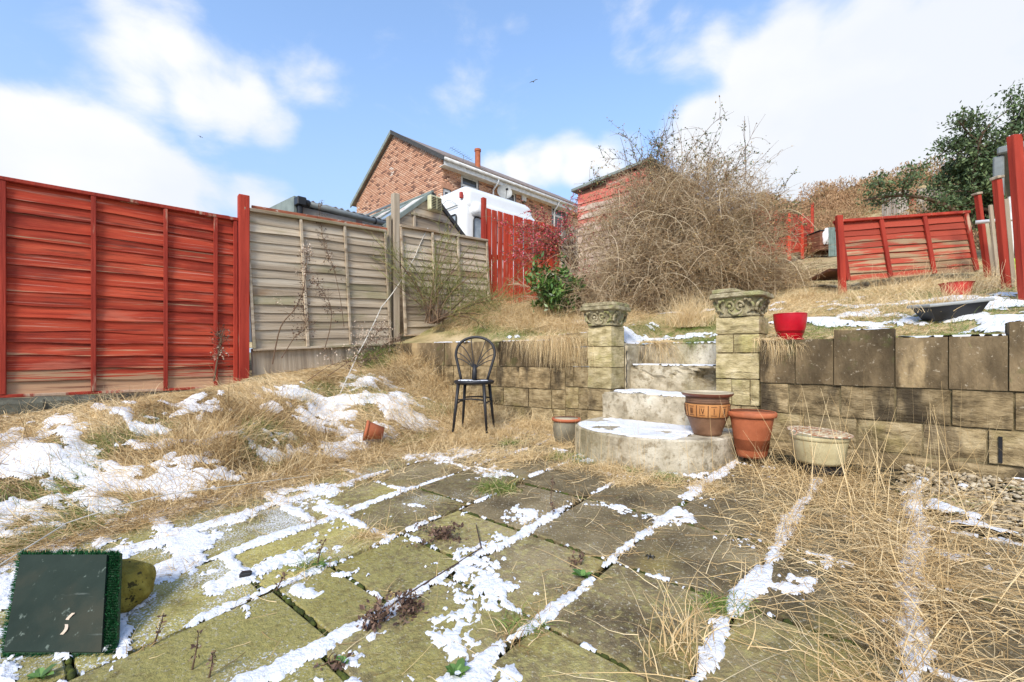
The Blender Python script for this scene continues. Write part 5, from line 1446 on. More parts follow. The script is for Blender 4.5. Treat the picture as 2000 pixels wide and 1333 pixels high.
Lt = [.475, .945, 1.475, 1.985, 2.505, 3.04, 3.55, 4.05]
Lw = {.475: .030, .945: .026, 1.475: .036, 1.985: .019, 2.505: .013, 3.04: .014, 3.55: .018, 4.05: .03}
def patio_snow(T, Q):
    n = fbm(T * 5, Q * 5, 4, 2); n2 = fbm(T * 17, Q * 17, 3, 6); n3 = fbm(T * 1.3, Q * 1.3, 2, 8)
    near = 1 - sst(Q, -3.3, -1.6)                                  # nearer the camera
    left = sst(T, 2.1, 3.4)
    K = np.full(T.shape, -1.0)
    along = fbm(T * .3 + 3, Q * 2.2, 3, 14)
    for lt in Lt:
        al = fbm(Q * 1.9 + lt * 31, Q * 0 + lt, 3, 41)
        w = Lw[lt] * (.70 + .65 * near) * (1 + left * .7) + .075 * (al - .50) + .07 * (n - .5) + .002
        if lt == .475: w = w + .02 * near
        off = .012 * np.sin(Q * 7 + lt * 9)
        K = np.maximum(K, (w - np.abs(T - lt + off)) / .05)
    # cross joints inside each column
    for ci, js in joints.items():
        inside = (T > cols[ci]) & (T < cols[ci + 1])
        for jq in js:
            w = .002 + .07 * (fbm(T * 3.1 + jq * 17, T * 0 + jq, 3, 51) - .62) + .035 * near * left + .010 * left
            K = np.where(inside, np.maximum(K, (w - np.abs(Q - jq)) / .05), K)
    # blown sheets over whole slabs in the lower left
    blow = sst(T, 2.0, 3.3) * (1 - sst(Q, -2.9, -2.15)) * 1.0
    K = np.maximum(K, (fbm(T * 2.6, Q * 6.0, 5, 19) - (.80 - .21 * blow)) * 4.0)
    K = np.maximum(K, (fbm(T * 3.0 + 9, Q * 3.0, 4, 25) - .735) * 3.0)
    K = K + (n2 - .5) * .8 + (fbm(T * 75, Q * 75, 2, 7) - .5) * .75 + (n - .5) * .3
    K = np.where((T < .45) & (Q > -1.0), -1, K)
    return K * .12
snow_patch('snow', -.6, 4.12, -4.15, -.35, .0085, patio_snow, lambda T, Q: patio_z(Q) + .003, hmax=.010)
def bank_snow(T, Q):
    X, Y = XY(T, Q)
    w = fbm(X * 1.1, Y * 1.1, 2, 66) - .5
    n = fbm(X * 1.5 + w * 1.5 + 3, Y * 5.2 + X * .8 + w * 4, 4, 61)
    m_ = fbm(X * 4.5 + 7, Y * 9, 3, 64)
    n2 = fbm(T * 17, Q * 17, 3, 63)
    reg = sst(T, 4.0, 4.3) * (1 - sst(T, 5.5, 6.1)) * (1 - sst(Q, -1.1, -.6))
    return (.60 * n + .40 * m_ - .70 + .185 * reg + (n2 - .5) * .22) * .8
snow_patch('snow', 4.0, 6.1, -4.6, -.5, .013, bank_snow, lambda T, Q: g_lower(T, Q) + .016, hmax=.014)
def upper_snow(T, Q):
    n = fbm(T * 2.2 + 5, Q * 3.6, 4, 71); n2 = fbm(T * 14, Q * 14, 3, 73)
    reg = sst(Q, .1, .35) * (1 - sst(Q, 2.2, 3.2)) * (1 - sst(T, 1.0, 1.5))
    reg2 = sst(T, 1.75, 1.9) * (1 - sst(T, 3.9, 4.3)) * sst(Q, .3, .5) * (1 - sst(Q, 1.2, 1.7))
    K = (n - .70 + .175 * np.maximum(reg, reg2) + (n2 - .5) * .34) * .8
    K = np.where((T < 1.5) & (Q < .30), -1, K)
    return np.where((T > 1.74) & (T < 2.82) & (Q < .84), -1, K)
snow_patch('snow', -2.4, 4.4, .10, 3.2, .022, upper_snow, lambda T, Q: g_upper(T, Q) + .012, hmax=.016)
def flat_snow(t0, t1, q0, q1, z, thr, hmax=.010, seed=0, res=.010, ring=None):
    def mk(T, Q):
        e = np.minimum(np.minimum(T - t0, t1 - T), np.minimum(Q - q0, q1 - Q))
        k = (fbm(T * 6 + seed, Q * 6, 4, seed) - thr) * 1.2 + np.clip(e, -.05, .06) * 2.5 - .05
        if ring: k = np.minimum(k, (ring[2] - np.hypot((T - ring[0]) / 1.02, (Q - ring[1]) / .86)) * 2)
        k = np.where(e < 0, -1, k)
        return k * .35
    return snow_patch('snow', t0, t1, q0, q1, res, mk, lambda T, Q: z + 0 * T, hmax=hmax)
flat_snow(1.72, 2.72, -1.08, -.32, -.5915, .47, seed=3, ring=(2.115, -.545, .600))
flat_snow(1.86, 2.72, -.265, .34, -.353, .52, seed=5)
flat_snow(1.79, 2.74, .355, .70, -.102, .40, seed=7)
flat_snow(1.79, 2.74, .71, .90, .126, .36, seed=9, hmax=.014)
flat_snow(.07, .585, .012, .205, .1165, .37, seed=11, hmax=.014)
flat_snow(.60, .86, .03, .20, .1805, .44, seed=13, hmax=.012)
flat_snow(-.45, .05, .02, .20, .2035, .42, seed=15, hmax=.012)
flat_snow(1.43, 1.62, .06, .33, .518, .42, seed=17, hmax=.012)
for (a_, b_) in ((3.6, 4.3), (4.7, 5.6)):
    qq = float(np.interp((a_ + b_) / 2, [3.36, 6.02], [0, -.40]))
    flat_snow(a_, b_, qq + .04, qq + .16, .1675, .50, seed=int(a_ * 7), hmax=.010)
# snow on the chair seat
ct, cq = TQ(cx, cy)
flat_snow(ct - .13, ct + .13, cq - .10, cq + .10, cz + SH + .012, .45, seed=21, hmax=.006, res=.008)

# ================================================================== grass and twigs
vr = np.random.RandomState(11)
def norm(a): return a / np.maximum(1e-9, np.linalg.norm(a, axis=-1, keepdims=True))

def blades(name, roots, dirs, length, width, mat, segs=5, droop=.25, curl=.25, tint=None, clamp=.004, parent=None, rsd=None, kind='stuff', wind=None, vary=1.0, Gf=None):
    n = len(roots)
    p = roots.copy(); d = norm(dirs); L = np.broadcast_to(length, n)[:, None] / segs
    side = norm(np.cross(d, vr.randn(n, 3)))
    cv = vr.randn(n, 3) * curl / segs * 1.6
    dr = np.broadcast_to(droop, n)[:, None] / segs * 3 * np.array([[0, 0, -1]])
    P = [p]
    t0_, q0_ = TQ(roots[:, 0], roots[:, 1]); rlow = q0_ < wallq(t0_)
    for s in range(segs):
        d = norm(d + cv + dr + vr.randn(n, 3) * curl / segs * .7)
        p = p + d * L
        if clamp is not None:
            tt_, qq_ = TQ(p[:, 0], p[:, 1]); wq_ = wallq(tt_)
            over = rlow & (qq_ > wq_ - .02) & (p[:, 2] < .15)
            if over.any():
                ex_ = np.where(over, qq_ - wq_ + .02, 0); p = p.copy(); p[:, 0] -= ex_ * AX[0]; p[:, 1] -= ex_ * AX[1]; qq_ = qq_ - ex_
            g = np.where(rlow, g_lower(tt_, np.minimum(qq_, wq_)), np.where(qq_ < wq_, -9.0, g_upper(tt_, qq_))) + clamp + .002 * s
            low = p[:, 2] < g
            p = p.copy(); p[low, 2] = g[low] + .012 * vr.rand(low.sum()); 
            d = np.where(low[:, None], norm(d * np.array([1, 1, .15])), d)
        P.append(p)
    P = np.stack(P, 1)
    w = np.linspace(1, .25, segs + 1)[None, :, None] * np.broadcast_to(width, n)[:, None, None]
    A = P - side[:, None, :] * w; B = P + side[:, None, :] * w
    V = np.stack([A, B], 2).reshape(n, -1, 3)              # n, 2(segs+1), 3
    k = np.arange(segs)
    q = np.stack([2 * k, 2 * k + 1, 2 * k + 3, 2 * k + 2], -1)
    f = (np.arange(n)[:, None, None] * (2 * (segs + 1)) + q[None]).reshape(-1, 4)
    tt = tint if tint is not None else vr.rand(n)
    o = np_obj(name, V.reshape(-1, 3), f, mat, parent=parent, tint=np.repeat(tt, 2 * (segs + 1)))
    if kind: o['kind'] = kind
    return o

def paths_tubes(P, R, sides=3):
    """P (n,s,3), R (n,s) -> verts, quads"""
    n, s, _ = P.shape
    D = np.gradient(P, axis=1); D = norm(D)
    ref = norm(np.cross(D, np.array([.31, .17, .93])))
    bi = np.cross(D, ref)
    an = np.arange(sides) * 2 * PI / sides
    V = P[:, :, None, :] + R[:, :, None, None] * (ref[:, :, None, :] * np.cos(an)[None, None, :, None] + bi[:, :, None, :] * np.sin(an)[None, None, :, None])
    i, j, k = np.meshgrid(np.arange(n), np.arange(s - 1), np.arange(sides), indexing='ij')
    b = i * s * sides + j * sides
    q = np.stack([b + k, b + (k + 1) % sides, b + sides + (k + 1) % sides, b + sides + k], -1).reshape(-1, 4)
    return V.reshape(-1, 3), q

def grow(p0, d0, L, segs, droop, curl):
    p = p0; d = norm(d0); P = [p]
    n = len(p0); L = np.broadcast_to(L, n)[:, None] / segs
    cv = vr.randn(n, 3) * curl / segs * 1.5
    dr = np.broadcast_to(droop, n)[:, None] / segs * np.array([[0, 0, -1.]])
    for s in range(segs):
        d = norm(d + cv + dr + vr.randn(n, 3) * curl / segs)
        p = p + d * L; P.append(p)
    return np.stack(P, 1)

def branch_from(P, n, lo=.25, hi=1.0, spread=.8):
    i = vr.randint(0, len(P), n); s = P.shape[1]
    u = (lo + (hi - lo) * vr.rand(n)) * (s - 1.001); k = u.astype(int); fr = (u - k)[:, None]
    p = P[i, k] * (1 - fr) + P[i, k + 1] * fr
    d = norm(P[i, k + 1] - P[i, k]); d = norm(d + vr.randn(n, 3) * spread)
    return p, d

def leaves(name, pts, size, mat, parent=None, aspect=.5, up=.3, tint=None, kind='stuff', fold=False):
    n = len(pts)
    a = norm(vr.randn(n, 3) + np.array([0, 0, up])); b = norm(np.cross(a, vr.randn(n, 3)))
    sz = (np.broadcast_to(size, n) * (.6 + .8 * vr.rand(n)))[:, None]
    V = np.stack([pts, pts + a * sz * .5 + b * sz * aspect * .5, pts + a * sz, pts + a * sz * .5 - b * sz * aspect * .5], 1)
    if fold:
        c_ = norm(np.cross(a, b)); V[:, 1] += c_ * sz * .10; V[:, 3] += c_ * sz * .10
    f = np.arange(n * 4).reshape(-1, 4)
    o = np_obj(name, V.reshape(-1, 3), f, mat, parent=parent, tint=np.repeat(tint if tint is not None else vr.rand(n), 4))
    if kind: o['kind'] = kind
    return o

def twigs(name, P, r0, r1, mat, parent=None, sides=3, tint=None, kind='stuff'):
    R = np.broadcast_to(np.linspace(1, 0, P.shape[1])[None], P.shape[:2]) * (r0 - r1) + r1
    V, q = paths_tubes(P, R, sides)
    o = np_obj(name, V, q, mat, parent=parent, tint=np.repeat(tint if tint is not None else vr.rand(len(P)), P.shape[1] * sides))
    if kind: o['kind'] = kind
    return o

def pts_tq(t, q, up=0):
    x, y = XY(t, q); return np.stack([x, y, G(x, y) + up], -1)

# --- bank: long lying dead grass
def bank_roots(n):
    t = 4.0 + 2.3 * vr.rand(n * 3); q = -4.9 + 4.6 * vr.rand(n * 3)
    ok = q < wallq(t) - .02
    sn = bank_snow(t, q) > 0
    ok &= ~(sn & (vr.rand(len(t)) > .24))
    clump = fbm(t * 3.0, q * 3.0, 3, 81)
    ok &= vr.rand(len(t)) < np.clip((clump - .30) * 3.2, .12, 1)
    return t[ok][:n], q[ok][:n]
t, q = bank_roots(52000)
fl = fbm(t * .8, q * .8, 2, 91) * 2.4 * PI
dirx = np.stack([np.cos(fl * .5 + .2), np.sin(fl * .5) - .7, .22 + .35 * vr.rand(len(t))], -1) + vr.randn(len(t), 3) * np.array([.35, .35, .15])
gr = fbm(t * 1.6 + 7, q * 1.6, 3, 95)
isg = (gr > .57) & (vr.rand(len(t)) < .75)
a = ~isg
cl = fbm(t * 5, q * 5, 2, 99)
blades('dead_grass', pts_tq(t[a], q[a]), dirx[a] * np.stack([np.ones(a.sum()), np.ones(a.sum()), 1 - .7 * sst(t[a], 5.3, 5.9)], -1), (.12 + .27 * vr.rand(a.sum())) * (1 - .45 * sst(t[a], 5.5, 6.0)), .0016 + .0010 * vr.rand(a.sum()), M['straw'], segs=5, droop=.28, curl=.35, tint=np.clip(.10 + .85 * vr.rand(a.sum()) + (cl[a] - .5) * .9 + (fbm(t[a] * 1.3, q[a] * 1.3, 2, 44) - .45) * .9, 0, 1))
blades('green_grass', pts_tq(t[isg], q[isg]), dirx[isg] + np.array([0, 0, .5]), .07 + .12 * vr.rand(isg.sum()), .0016, M['green_grass'], segs=4, droop=.3, curl=.3)
# tussock crests along the bank: raised arcs
def tussocks(n, tr, qr, per, L, up=.8, mat='straw', spread=.12, droop=.55, seed=0, nm='dead_grass', tintlo=.3):
    r_ = np.random.RandomState(seed)
    ct_ = tr[0] + (tr[1] - tr[0]) * r_.rand(n); cq_ = qr[0] + (qr[1] - qr[0]) * r_.rand(n)
    ct_ = np.repeat(ct_, per); cq_ = np.repeat(cq_, per); N = len(ct_)
    t_ = ct_ + vr.randn(N) * spread; q_ = cq_ + vr.randn(N) * spread
    lean = np.repeat(r_.randn(n, 2) * .5, per, 0)
    if qr[1] <= 0:
        okk = q_ < wallq(t_) - .03; t_, q_, lean = t_[okk], q_[okk], lean[okk]; N = len(t_)
    d = np.stack([lean[:, 0] + vr.randn(N) * .45 + .1, lean[:, 1] + vr.randn(N) * .45 - .15, np.full(N, up)], -1)
    return blades(nm, pts_tq(t_, q_), d, L * (.5 + .7 * vr.rand(N)), .0017, M[mat], segs=6, droop=droop, curl=.35, tint=np.clip(tintlo + .7 * vr.rand(N), 0, 1))
tussocks(46, (4.3, 5.5), (-4.5, -.7), 120, .26, up=.55, droop=.6, seed=1)
# ragged edge where the bank meets the slabs
N = 9000
t = 4.06 + vr.randn(N) * .10; q = -4.6 + 4.1 * vr.rand(N)
blades('dead_grass', pts_tq(t, q), np.stack([.5 + vr.randn(N) * .5, -.5 + vr.randn(N) * .5, .25 + .3 * vr.rand(N)], -1), .10 + .2 * vr.rand(N), .0017, M['straw'], segs=5, droop=.4, curl=.5)
# sparse grass along the slab joints
def joint_grass(tq_list, per, L, spread=.03, mat='straw', up=.7, nm='dead_grass', w=.0016, droop=.35):
    c_ = np.repeat(np.array(tq_list), per, 0); N = len(c_)
    t_ = c_[:, 0] + vr.randn(N) * spread; q_ = c_[:, 1] + vr.randn(N) * spread
    d = np.stack([vr.randn(N) * .6, vr.randn(N) * .6, np.full(N, up)], -1)
    return blades(nm, pts_tq(t_, q_), d, L * (.4 + .8 * vr.rand(N)), w, M[mat], segs=5, droop=droop, curl=.4)
jr = np.random.RandomState(4)
lst = [(Lt[jr.randint(0, 8)] + jr.randn() * .01, -3.9 + 3.4 * jr.rand()) for _ in range(240)]
joint_grass(lst, 10, .12)
lst = [(3.4 + .8 * jr.rand(), -3.2 + 2.6 * jr.rand()) for _ in range(130)]
joint_grass(lst, 26, .14, spread=.05)
# between bank, chair and steps
tussocks(70, (2.75, 4.3), (-1.75, -.15), 75, .17, up=.8, seed=2, spread=.07)
tussocks(34, (2.9, 5.2), (-.75, -.1), 90, .26, up=.9, seed=3, spread=.08)
tussocks(16, (ct - .22, ct + .25), (cq - .28, cq + .25), 90, .20, up=.9, seed=34, spread=.06)
tussocks(22, (4.0, 5.6), (-1.6, -.4), 160, .40, up=.6, seed=33, spread=.12, droop=.7)
# litter of straw flat on the slabs
N = 5200
t = vr.rand(N) * 4.4 - .3; q = -.5 - 3.4 * vr.rand(N) ** 1.3
keep = vr.rand(N) < np.clip(.12 + .9 * sst(q, -2.4, -1.1) + .5 * (1 - sst(t, .3, 1.3)), 0, 1)
t = t[keep]; q = q[keep]; N = len(t); an = vr.rand(N) * 2 * PI
blades('dead_grass', pts_tq(t, q, .004), np.stack([np.cos(an), np.sin(an), .03 + 0 * an], -1), .05 + .22 * vr.rand(N) ** 2, .0012, M['straw'], segs=4, droop=.05, curl=.35)

# --- right foreground dead grass mass
def mass(n, tc, qc, st_, sq, L, up, dro, w=.0015, cu=.30, bias=(0, 0), tl=.35):
    t_ = tc + vr.randn(n) * st_; q_ = qc + vr.randn(n) * sq
    ok = q_ < -.05; t_, q_ = t_[ok], q_[ok]; n = len(t_)
    d = np.stack([bias[0] + vr.randn(n) * .55, bias[1] + vr.randn(n) * .55, up + .3 * vr.rand(n)], -1)
    return blades('dead_grass', pts_tq(t_, q_), d, L * (.35 + .9 * vr.rand(n)), w, M['straw'], segs=7, droop=dro, curl=cu, tint=np.clip(tl + .65 * vr.rand(n), 0, 1))
for (n_, tc_, qc_, st_, sq_, L_, up_, dr_, bi_) in ((800, .75, -.80, .30, .28, .26, .5, .5, (-.1, -.1)), (620, .48, -1.45, .12, .32, .34, .45, .6, (-.25, -.1)), (380, .47, -2.0, .09, .32, .34, .40, .5, (-.3, .1)),
                                             (300, .50, -2.6, .09, .25, .30, .40, .5, (-.2, .0)), (260, .95, -1.55, .06, .18, .24, .5, .6, (-.2, -.1)), (380, 1.15, -.68, .25, .16, .20, .7, .5, (0, 0)),
                                             (160, .20, -1.45, .25, .20, .26, .5, .5, (0, 0)), (130, -.03, -1.9, .05, .25, .28, .5, .5, (0, 0)), (110, 1.02, -2.62, .05, .10, .24, .9, .15, (-.15, .2))):
    mass(int(n_ * .8), tc_, qc_, st_, sq_, L_ * .95, up_, dr_, bias=bi_, cu=.55, w=.0011 + .0010 * vr.rand(), tl=.2)
for (tc_, qc_, n_) in ((.5, -1.4, 900), (.47, -2.1, 600), (.8, -.8, 1100), (.95, -1.55, 250), (1.2, -.7, 600), (.1, -1.4, 250)):
    mass(n_, tc_, qc_, .12, .28, .11, .5, .9, cu=.6, w=.0011, tl=.05)
# curly dead leaves among the stalks
for (tc_, qc_, n_) in ((.55, -1.3, 260), (.48, -2.1, 200), (.95, -1.5, 120), (.8, -.8, 220), (.1, -1.9, 110), (1.0, -2.6, 40), (-.1, -1.4, 80)):
    mass(int(n_ * .5), tc_, qc_, .22, .30, .16, .5, .4, cu=1.8, w=.0018, tl=.35)
# flattened stalks crossing each other on the slabs
N = 620
t = .45 + vr.randn(N) * .42; q = -1.55 + vr.randn(N) * .70; ok = (q < -.1) & (q > -3.4); t, q = t[ok], q[ok]; N = len(t); an = vr.rand(N) * 2 * PI
blades('dead_grass', pts_tq(t, q, .006), np.stack([np.cos(an), np.sin(an), .10 + .25 * vr.rand(N)], -1), .18 + .35 * vr.rand(N), .0015, M['straw'], segs=6, droop=.18, curl=.22, tint=.3 + .7 * vr.rand(N))
# tall straight stalks
N = 120
t = .70 + vr.randn(N) * .38; q = -.75 + vr.randn(N) * .40; ok = q < -.05; t, q = t[ok], q[ok]; N = len(t)
blades('tall_grass_stalks', pts_tq(t, q), np.stack([vr.randn(N) * .30, vr.randn(N) * .30, np.ones(N)], -1), .30 + .40 * vr.rand(N), .0019, M['straw'], segs=5, droop=.03, curl=.08, tint=.35 + .5 * vr.rand(N))
N = 70
t = 2.1 + vr.randn(N) * .35; q = -1.25 + vr.randn(N) * .10
blades('tall_grass_stalks', pts_tq(t, q), np.stack([vr.randn(N) * .12, vr.randn(N) * .12, np.ones(N)], -1), .18 + .30 * vr.rand(N), .0014, M['straw'], segs=4, droop=.03, curl=.06, tint=.3 + .5 * vr.rand(N))
tussocks(34, (1.35, 2.9), (-1.30, -1.08), 70, .11, up=.8, seed=7, spread=.05)
tussocks(10, (1.5, 2.7), (-1.16, -1.08), 70, .09, up=.8, seed=71, spread=.04, mat='green_grass', nm='green_grass')
tussocks(10, (2.72, 2.95), (-1.0, -.45), 70, .15, up=.9, seed=72, spread=.04)
# --- upper left terrace
tussocks(85, (3.2, 6.1), (.55, 1.7), 190, .40, up=.9, seed=8, spread=.10, droop=.62)
tussocks(34, (3.2, 5.0), (.45, 1.0), 120, .24, up=.8, seed=88, spread=.08, droop=.7)
tussocks(60, (3.1, 6.1), (.30, .7), 60, .10, up=.9, seed=9, spread=.05)
tussocks(46, (2.9, 5.6), (.15, .9), 110, .08, up=.8, mat='green_grass', seed=10, spread=.10, nm='green_grass')
tussocks(26, (1.8, 3.2), (.8, 1.8), 110, .12, up=.8, mat='green_grass', seed=12, spread=.12, nm='green_grass')
# --- upper right lawn
tussocks(190, (-2.2, 1.3), (.25, 3.2), 70, .10, up=.7, mat='green_grass', seed=13, spread=.13, nm='green_grass')
tussocks(110, (-2.2, 1.6), (.15, 3.4), 60, .16, up=.55, seed=14, spread=.12)
tussocks(75, (-2.4, 1.0), (2.6, 4.6), 110, .36, up=.9, seed=15, spread=.14, droop=.5, tintlo=.4)
tussocks(34, (-1.4, -.55), (.7, 3.0), 120, .38, up=.9, seed=16, spread=.10, droop=.5)
tussocks(60, (.6, 2.0), (1.2, 3.4), 90, .26, up=.8, seed=17, spread=.14)
tussocks(60, (-.5, 3.5), (4.2, 9.0), 90, .20, up=.5, seed=18, spread=.25)
tussocks(18, (.75, .95), (.12, .4), 60, .13, up=.9, seed=19, spread=.04)
tussocks(12, (1.2, 1.42), (.02, .16), 60, .16, up=.4, seed=20, spread=.04, droop=1.0)

# --- named tufts
def tuft(name, label, cat, base, n, L, up, droop, spread, mat='straw', bias=(0, 0), segs=7, clamp=None, w=.0016, tl=.3, group=None):
    r_ = thing(name, label, cat, tuple(base), 0, group)
    p_ = vr.randn(n, 3) * np.array([spread[0], spread[1], .004])
    d = np.stack([bias[0] + vr.randn(n) * .5, bias[1] + vr.randn(n) * .5, np.full(n, up)], -1)
    blades('blades', p_, d, L * (.4 + .8 * vr.rand(n)), w, M[mat], segs=segs, droop=droop, curl=.28, clamp=None, parent=r_, tint=np.clip(tl + .7 * vr.rand(n), 0, 1))
    return r_
b = Vector(gloc(3.42, .0, .20))
tuft('hanging_grass', 'thick fringe of dead grass hanging over the low wall beside the left pillar', 'grass tuft', b, 1300, .42, .55, 1.5, (.16, .10), bias=(.10, -.55), w=.0017)
tuft('hanging_grass', 'thinner wisp of dead grass spilling over the low wall left of the thick fringe', 'grass tuft', Vector(gloc(3.85, -.03, .17)), 300, .24, .4, 1.3, (.13, .07), bias=(0, -.5))
tuft('hanging_grass', 'dead grass spilling from the left over the top riser of the steps', 'grass tuft', Vector(gloc(2.62, .72, .15)), 520, .50, .35, 1.1, (.09, .07), bias=(.75, -.45))
tuft('hanging_grass', 'small green and straw tuft hanging over the middle of the top riser', 'grass tuft', Vector(gloc(2.22, .76, .14)), 260, .18, .5, 1.0, (.08, .04), bias=(.3, -.4), mat='green_grass')
tuft('hanging_grass', 'roots and dead grass hanging over the wall just right of the right pillar', 'grass tuft', Vector(gloc(1.33, .02, .13)), 260, .24, .5, 1.4, (.09, .05), bias=(.1, -.5))
pb_ = on_ground(1350, 640)
tuft('grass_clump', 'tall pale dead grass clump at the head of the steps', 'grass clump', (pb_.x, pb_.y, pb_.z), 1400, .46, 1.5, .25, (.12, .10), tl=.5)
tuft('grass_clump', 'drooping mound of dead grass between the picket fence and the laurel', 'grass clump', tuple(ray(1050, 622, 6.6) ), 900, .36, 1.0, 1.1, (.12, .10), tl=.15)
for (px, py, n, L, lab, mt) in ((975, 958, 620, .15, 'dark green grass tussock growing in a slab joint in the middle of the patio', 'green_grass'),
                          (1220, 945, 380, .12, 'low brownish tussock just below the half round step', 'straw'),
                          (1030, 1222, 150, .07, 'tiny grass tuft at a snowy slab crossing in the foreground', 'green_grass'),
                          (1415, 1185, 300, .08, 'low leafy tuft in the slab joint right of centre foreground', 'green_grass'),
                          (1005, 868, 260, .12, 'green tuft between the chair and the half round step', 'green_grass'),
                          (735, 1048, 200, .17, 'straw tuft on a slab joint left of centre', 'straw'),
                          (620, 1108, 90, .16, 'thin tuft around a dark dead stalk left of centre', 'green_grass')):
    g_ = on_ground(px, py)
    tuft('grass_tuft', lab, 'grass tuft', (g_.x, g_.y, g_.z + .002), n, L, .55, .55, (.055, .030), mat=mt, bias=(-.2, 0))
g_ = on_ground(980, 956)
tuft('grass_tuft', 'straw coloured blades spilling from the tussock in the middle of the patio', 'grass tuft', (g_.x, g_.y, g_.z + .002), 320, .16, .35, .5, (.06, .03), bias=(-.5, -.3))

# ================================================================== shrubs
def seed_pts(c, n, r): return np.array(c)[None] + vr.randn(n, 3) * np.array(r)[None]

# big bramble
bc = ray(1330, 612, 6.7)
br = thing('bramble_bush', 'huge tangled leafless bramble and rose thicket, brown and dense, behind the steps', 'bush', tuple(bc))
lobes = [(-1.05, .15, .45, .75, .55, .75), (-.4, .1, .95, .8, .65, 1.05), (.3, 0, 1.05, .9, .7, 1.15), (.8, .15, .95, .65, .6, 1.05), (1.15, .4, .5, .5, .5, .6), (-.55, .25, 1.55, .55, .45, .6), (.55, .3, 1.55, .8, .5, .6), (-.30, .2, 2.0, .5, .4, .45), (.70, .3, 1.9, .5, .4, .5), (.25, .3, 1.9, .55, .4, .5)]
def in_lobes(n, shell=.0):
    L_ = np.array(lobes); w_ = L_[:, 3] * L_[:, 4] * L_[:, 5]; k = vr.choice(len(L_), n, p=w_ / w_.sum())
    u = norm(vr.randn(n, 3)); r_ = (shell + (1 - shell) * vr.rand(n)) ** .5
    return L_[k, :3] + u * r_[:, None] * L_[k, 3:6], u
n = 1250
tp_, u_ = in_lobes(n, .5)
b0 = np.stack([vr.uniform(-1.1, 1.3, n), vr.uniform(-.15, .7, n), np.full(n, -.05)], -1)
s_ = np.linspace(0, 1, 10)[None, :, None]
mid = (b0 + tp_) / 2 + np.array([0, 0, 1.])[None] * (.35 + .5 * vr.rand(n))[:, None] + vr.randn(n, 3) * .12
tip = tp_ + np.stack([u_[:, 0] * .3, u_[:, 1] * .3 - .12, -.05 - .22 * vr.rand(n) + .35 * (vr.rand(n) < .25) * vr.rand(n)], -1)
P0 = (1 - s_) ** 2 * b0[:, None] + 2 * s_ * (1 - s_) * (mid * 1.25 - (b0 + tip) * .125)[:, None] + s_ ** 2 * tip[:, None]
P0[:, :, 2] = np.maximum(P0[:, :, 2], -.02)
P0 += np.cumsum(vr.randn(*P0.shape) * .012, axis=1)
twigs('cane', P0, .0062, .0020, M['bramble'], br)
p_, d_ = branch_from(P0, 11500, .25, 1, .9); d_[:, 2] += .45; P1 = grow(p_, d_, .14 + .26 * vr.rand(len(p_)), 5, .35, .8)
twigs('twig', P1, .0026, .0010, M['bramble'], br, sides=3)
p_, d_ = branch_from(P1, 26000, .2, 1, 1.1); P2 = grow(p_, d_, .06 + .12 * vr.rand(len(p_)), 3, .6, .7)
twigs('fine_twig', P2, .0016, .0008, M['bramble'], br, sides=3)
k = vr.randint(0, len(P2), 30000)
leaves('leaf_remnants', P2[k, vr.randint(1, 4, 30000)], .020, M['bud'], br, aspect=.6)
n = 45
b0 = np.stack([vr.uniform(-1.3, 1.1, n), vr.uniform(-.75, -.1, n), vr.uniform(.3, 1.5, n)], -1)
A0 = grow(b0, np.stack([vr.randn(n) * .8, -.4 + vr.randn(n) * .3, .9 + .4 * vr.rand(n)], -1), .55 + .6 * vr.rand(n), 10, 3.2, .35)
twigs('arching_cane', A0, .0042, .0016, M['bramble'], br, sides=4, tint=.75 + .25 * vr.rand(n))
# fine upright growth over the crown of the thicket
n = 520
u0 = np.stack([vr.uniform(-1.2, 1.2, n), vr.uniform(-.2, .5, n), np.zeros(n)], -1); u0[:, 2] = 1.75 * np.sqrt(np.clip(1 - (u0[:, 0] / 1.45) ** 2, .05, 1)) * (.8 + .3 * vr.rand(n))
U0 = grow(u0, np.stack([vr.randn(n) * .45 + u0[:, 0] * .3, vr.randn(n) * .3, np.ones(n)], -1), .35 + .4 * vr.rand(n), 6, .5, .5)
twigs('upright_twig', U0, .0036, .0014, M['bramble'], br)
p_, d_ = branch_from(U0, 6000, .1, 1, .8); U1 = grow(p_, d_, .06 + .14 * vr.rand(len(p_)), 3, .2, .5)
twigs('upright_fine_twig', U1, .0018, .0008, M['bramble'], br)
leaves('crown_leaf_remnants', U1[vr.randint(0, 6000, 7000), vr.randint(1, 4, 7000)], .018, M['bud'], br)
# airy upper sprays
n = 46
sp0 = np.stack([vr.uniform(-.7, 1.0, n), vr.uniform(0, .5, n), 1.7 + .4 * vr.rand(n)], -1)
sd_ = np.stack([vr.randn(n) * .45 + .1, vr.randn(n) * .2, np.ones(n)], -1)
S0 = grow(sp0, sd_, .55 + .5 * vr.rand(n), 8, .25, .5)
n = 16
e0 = np.stack([vr.uniform(.9, 1.5, n), vr.uniform(0, .5, n), .9 + .5 * vr.rand(n)], -1)
S0 = np.concatenate([S0, grow(e0, np.stack([np.ones(n), vr.randn(n) * .2, .5 + vr.rand(n) * .6], -1), .6 + .4 * vr.rand(n), 8, .4, .4)])
twigs('upper_branch', S0, .0065, .0022, M['bark'], br)
p_, d_ = branch_from(S0, 700, .2, 1, .7); S1 = grow(p_, d_, .12 + .25 * vr.rand(len(p_)), 4, .1, .5)
twigs('upper_twig', S1, .0032, .0012, M['bark'], br)
p_, d_ = branch_from(S1, 2600, .1, 1, .9)
leaves('small_leaf', p_, .032, M['tree_leaf'], br, aspect=.55)
leaves('dead_leaf', p_[:1500] + vr.randn(1500, 3) * .02, .026, M['bud'], br, aspect=.6)
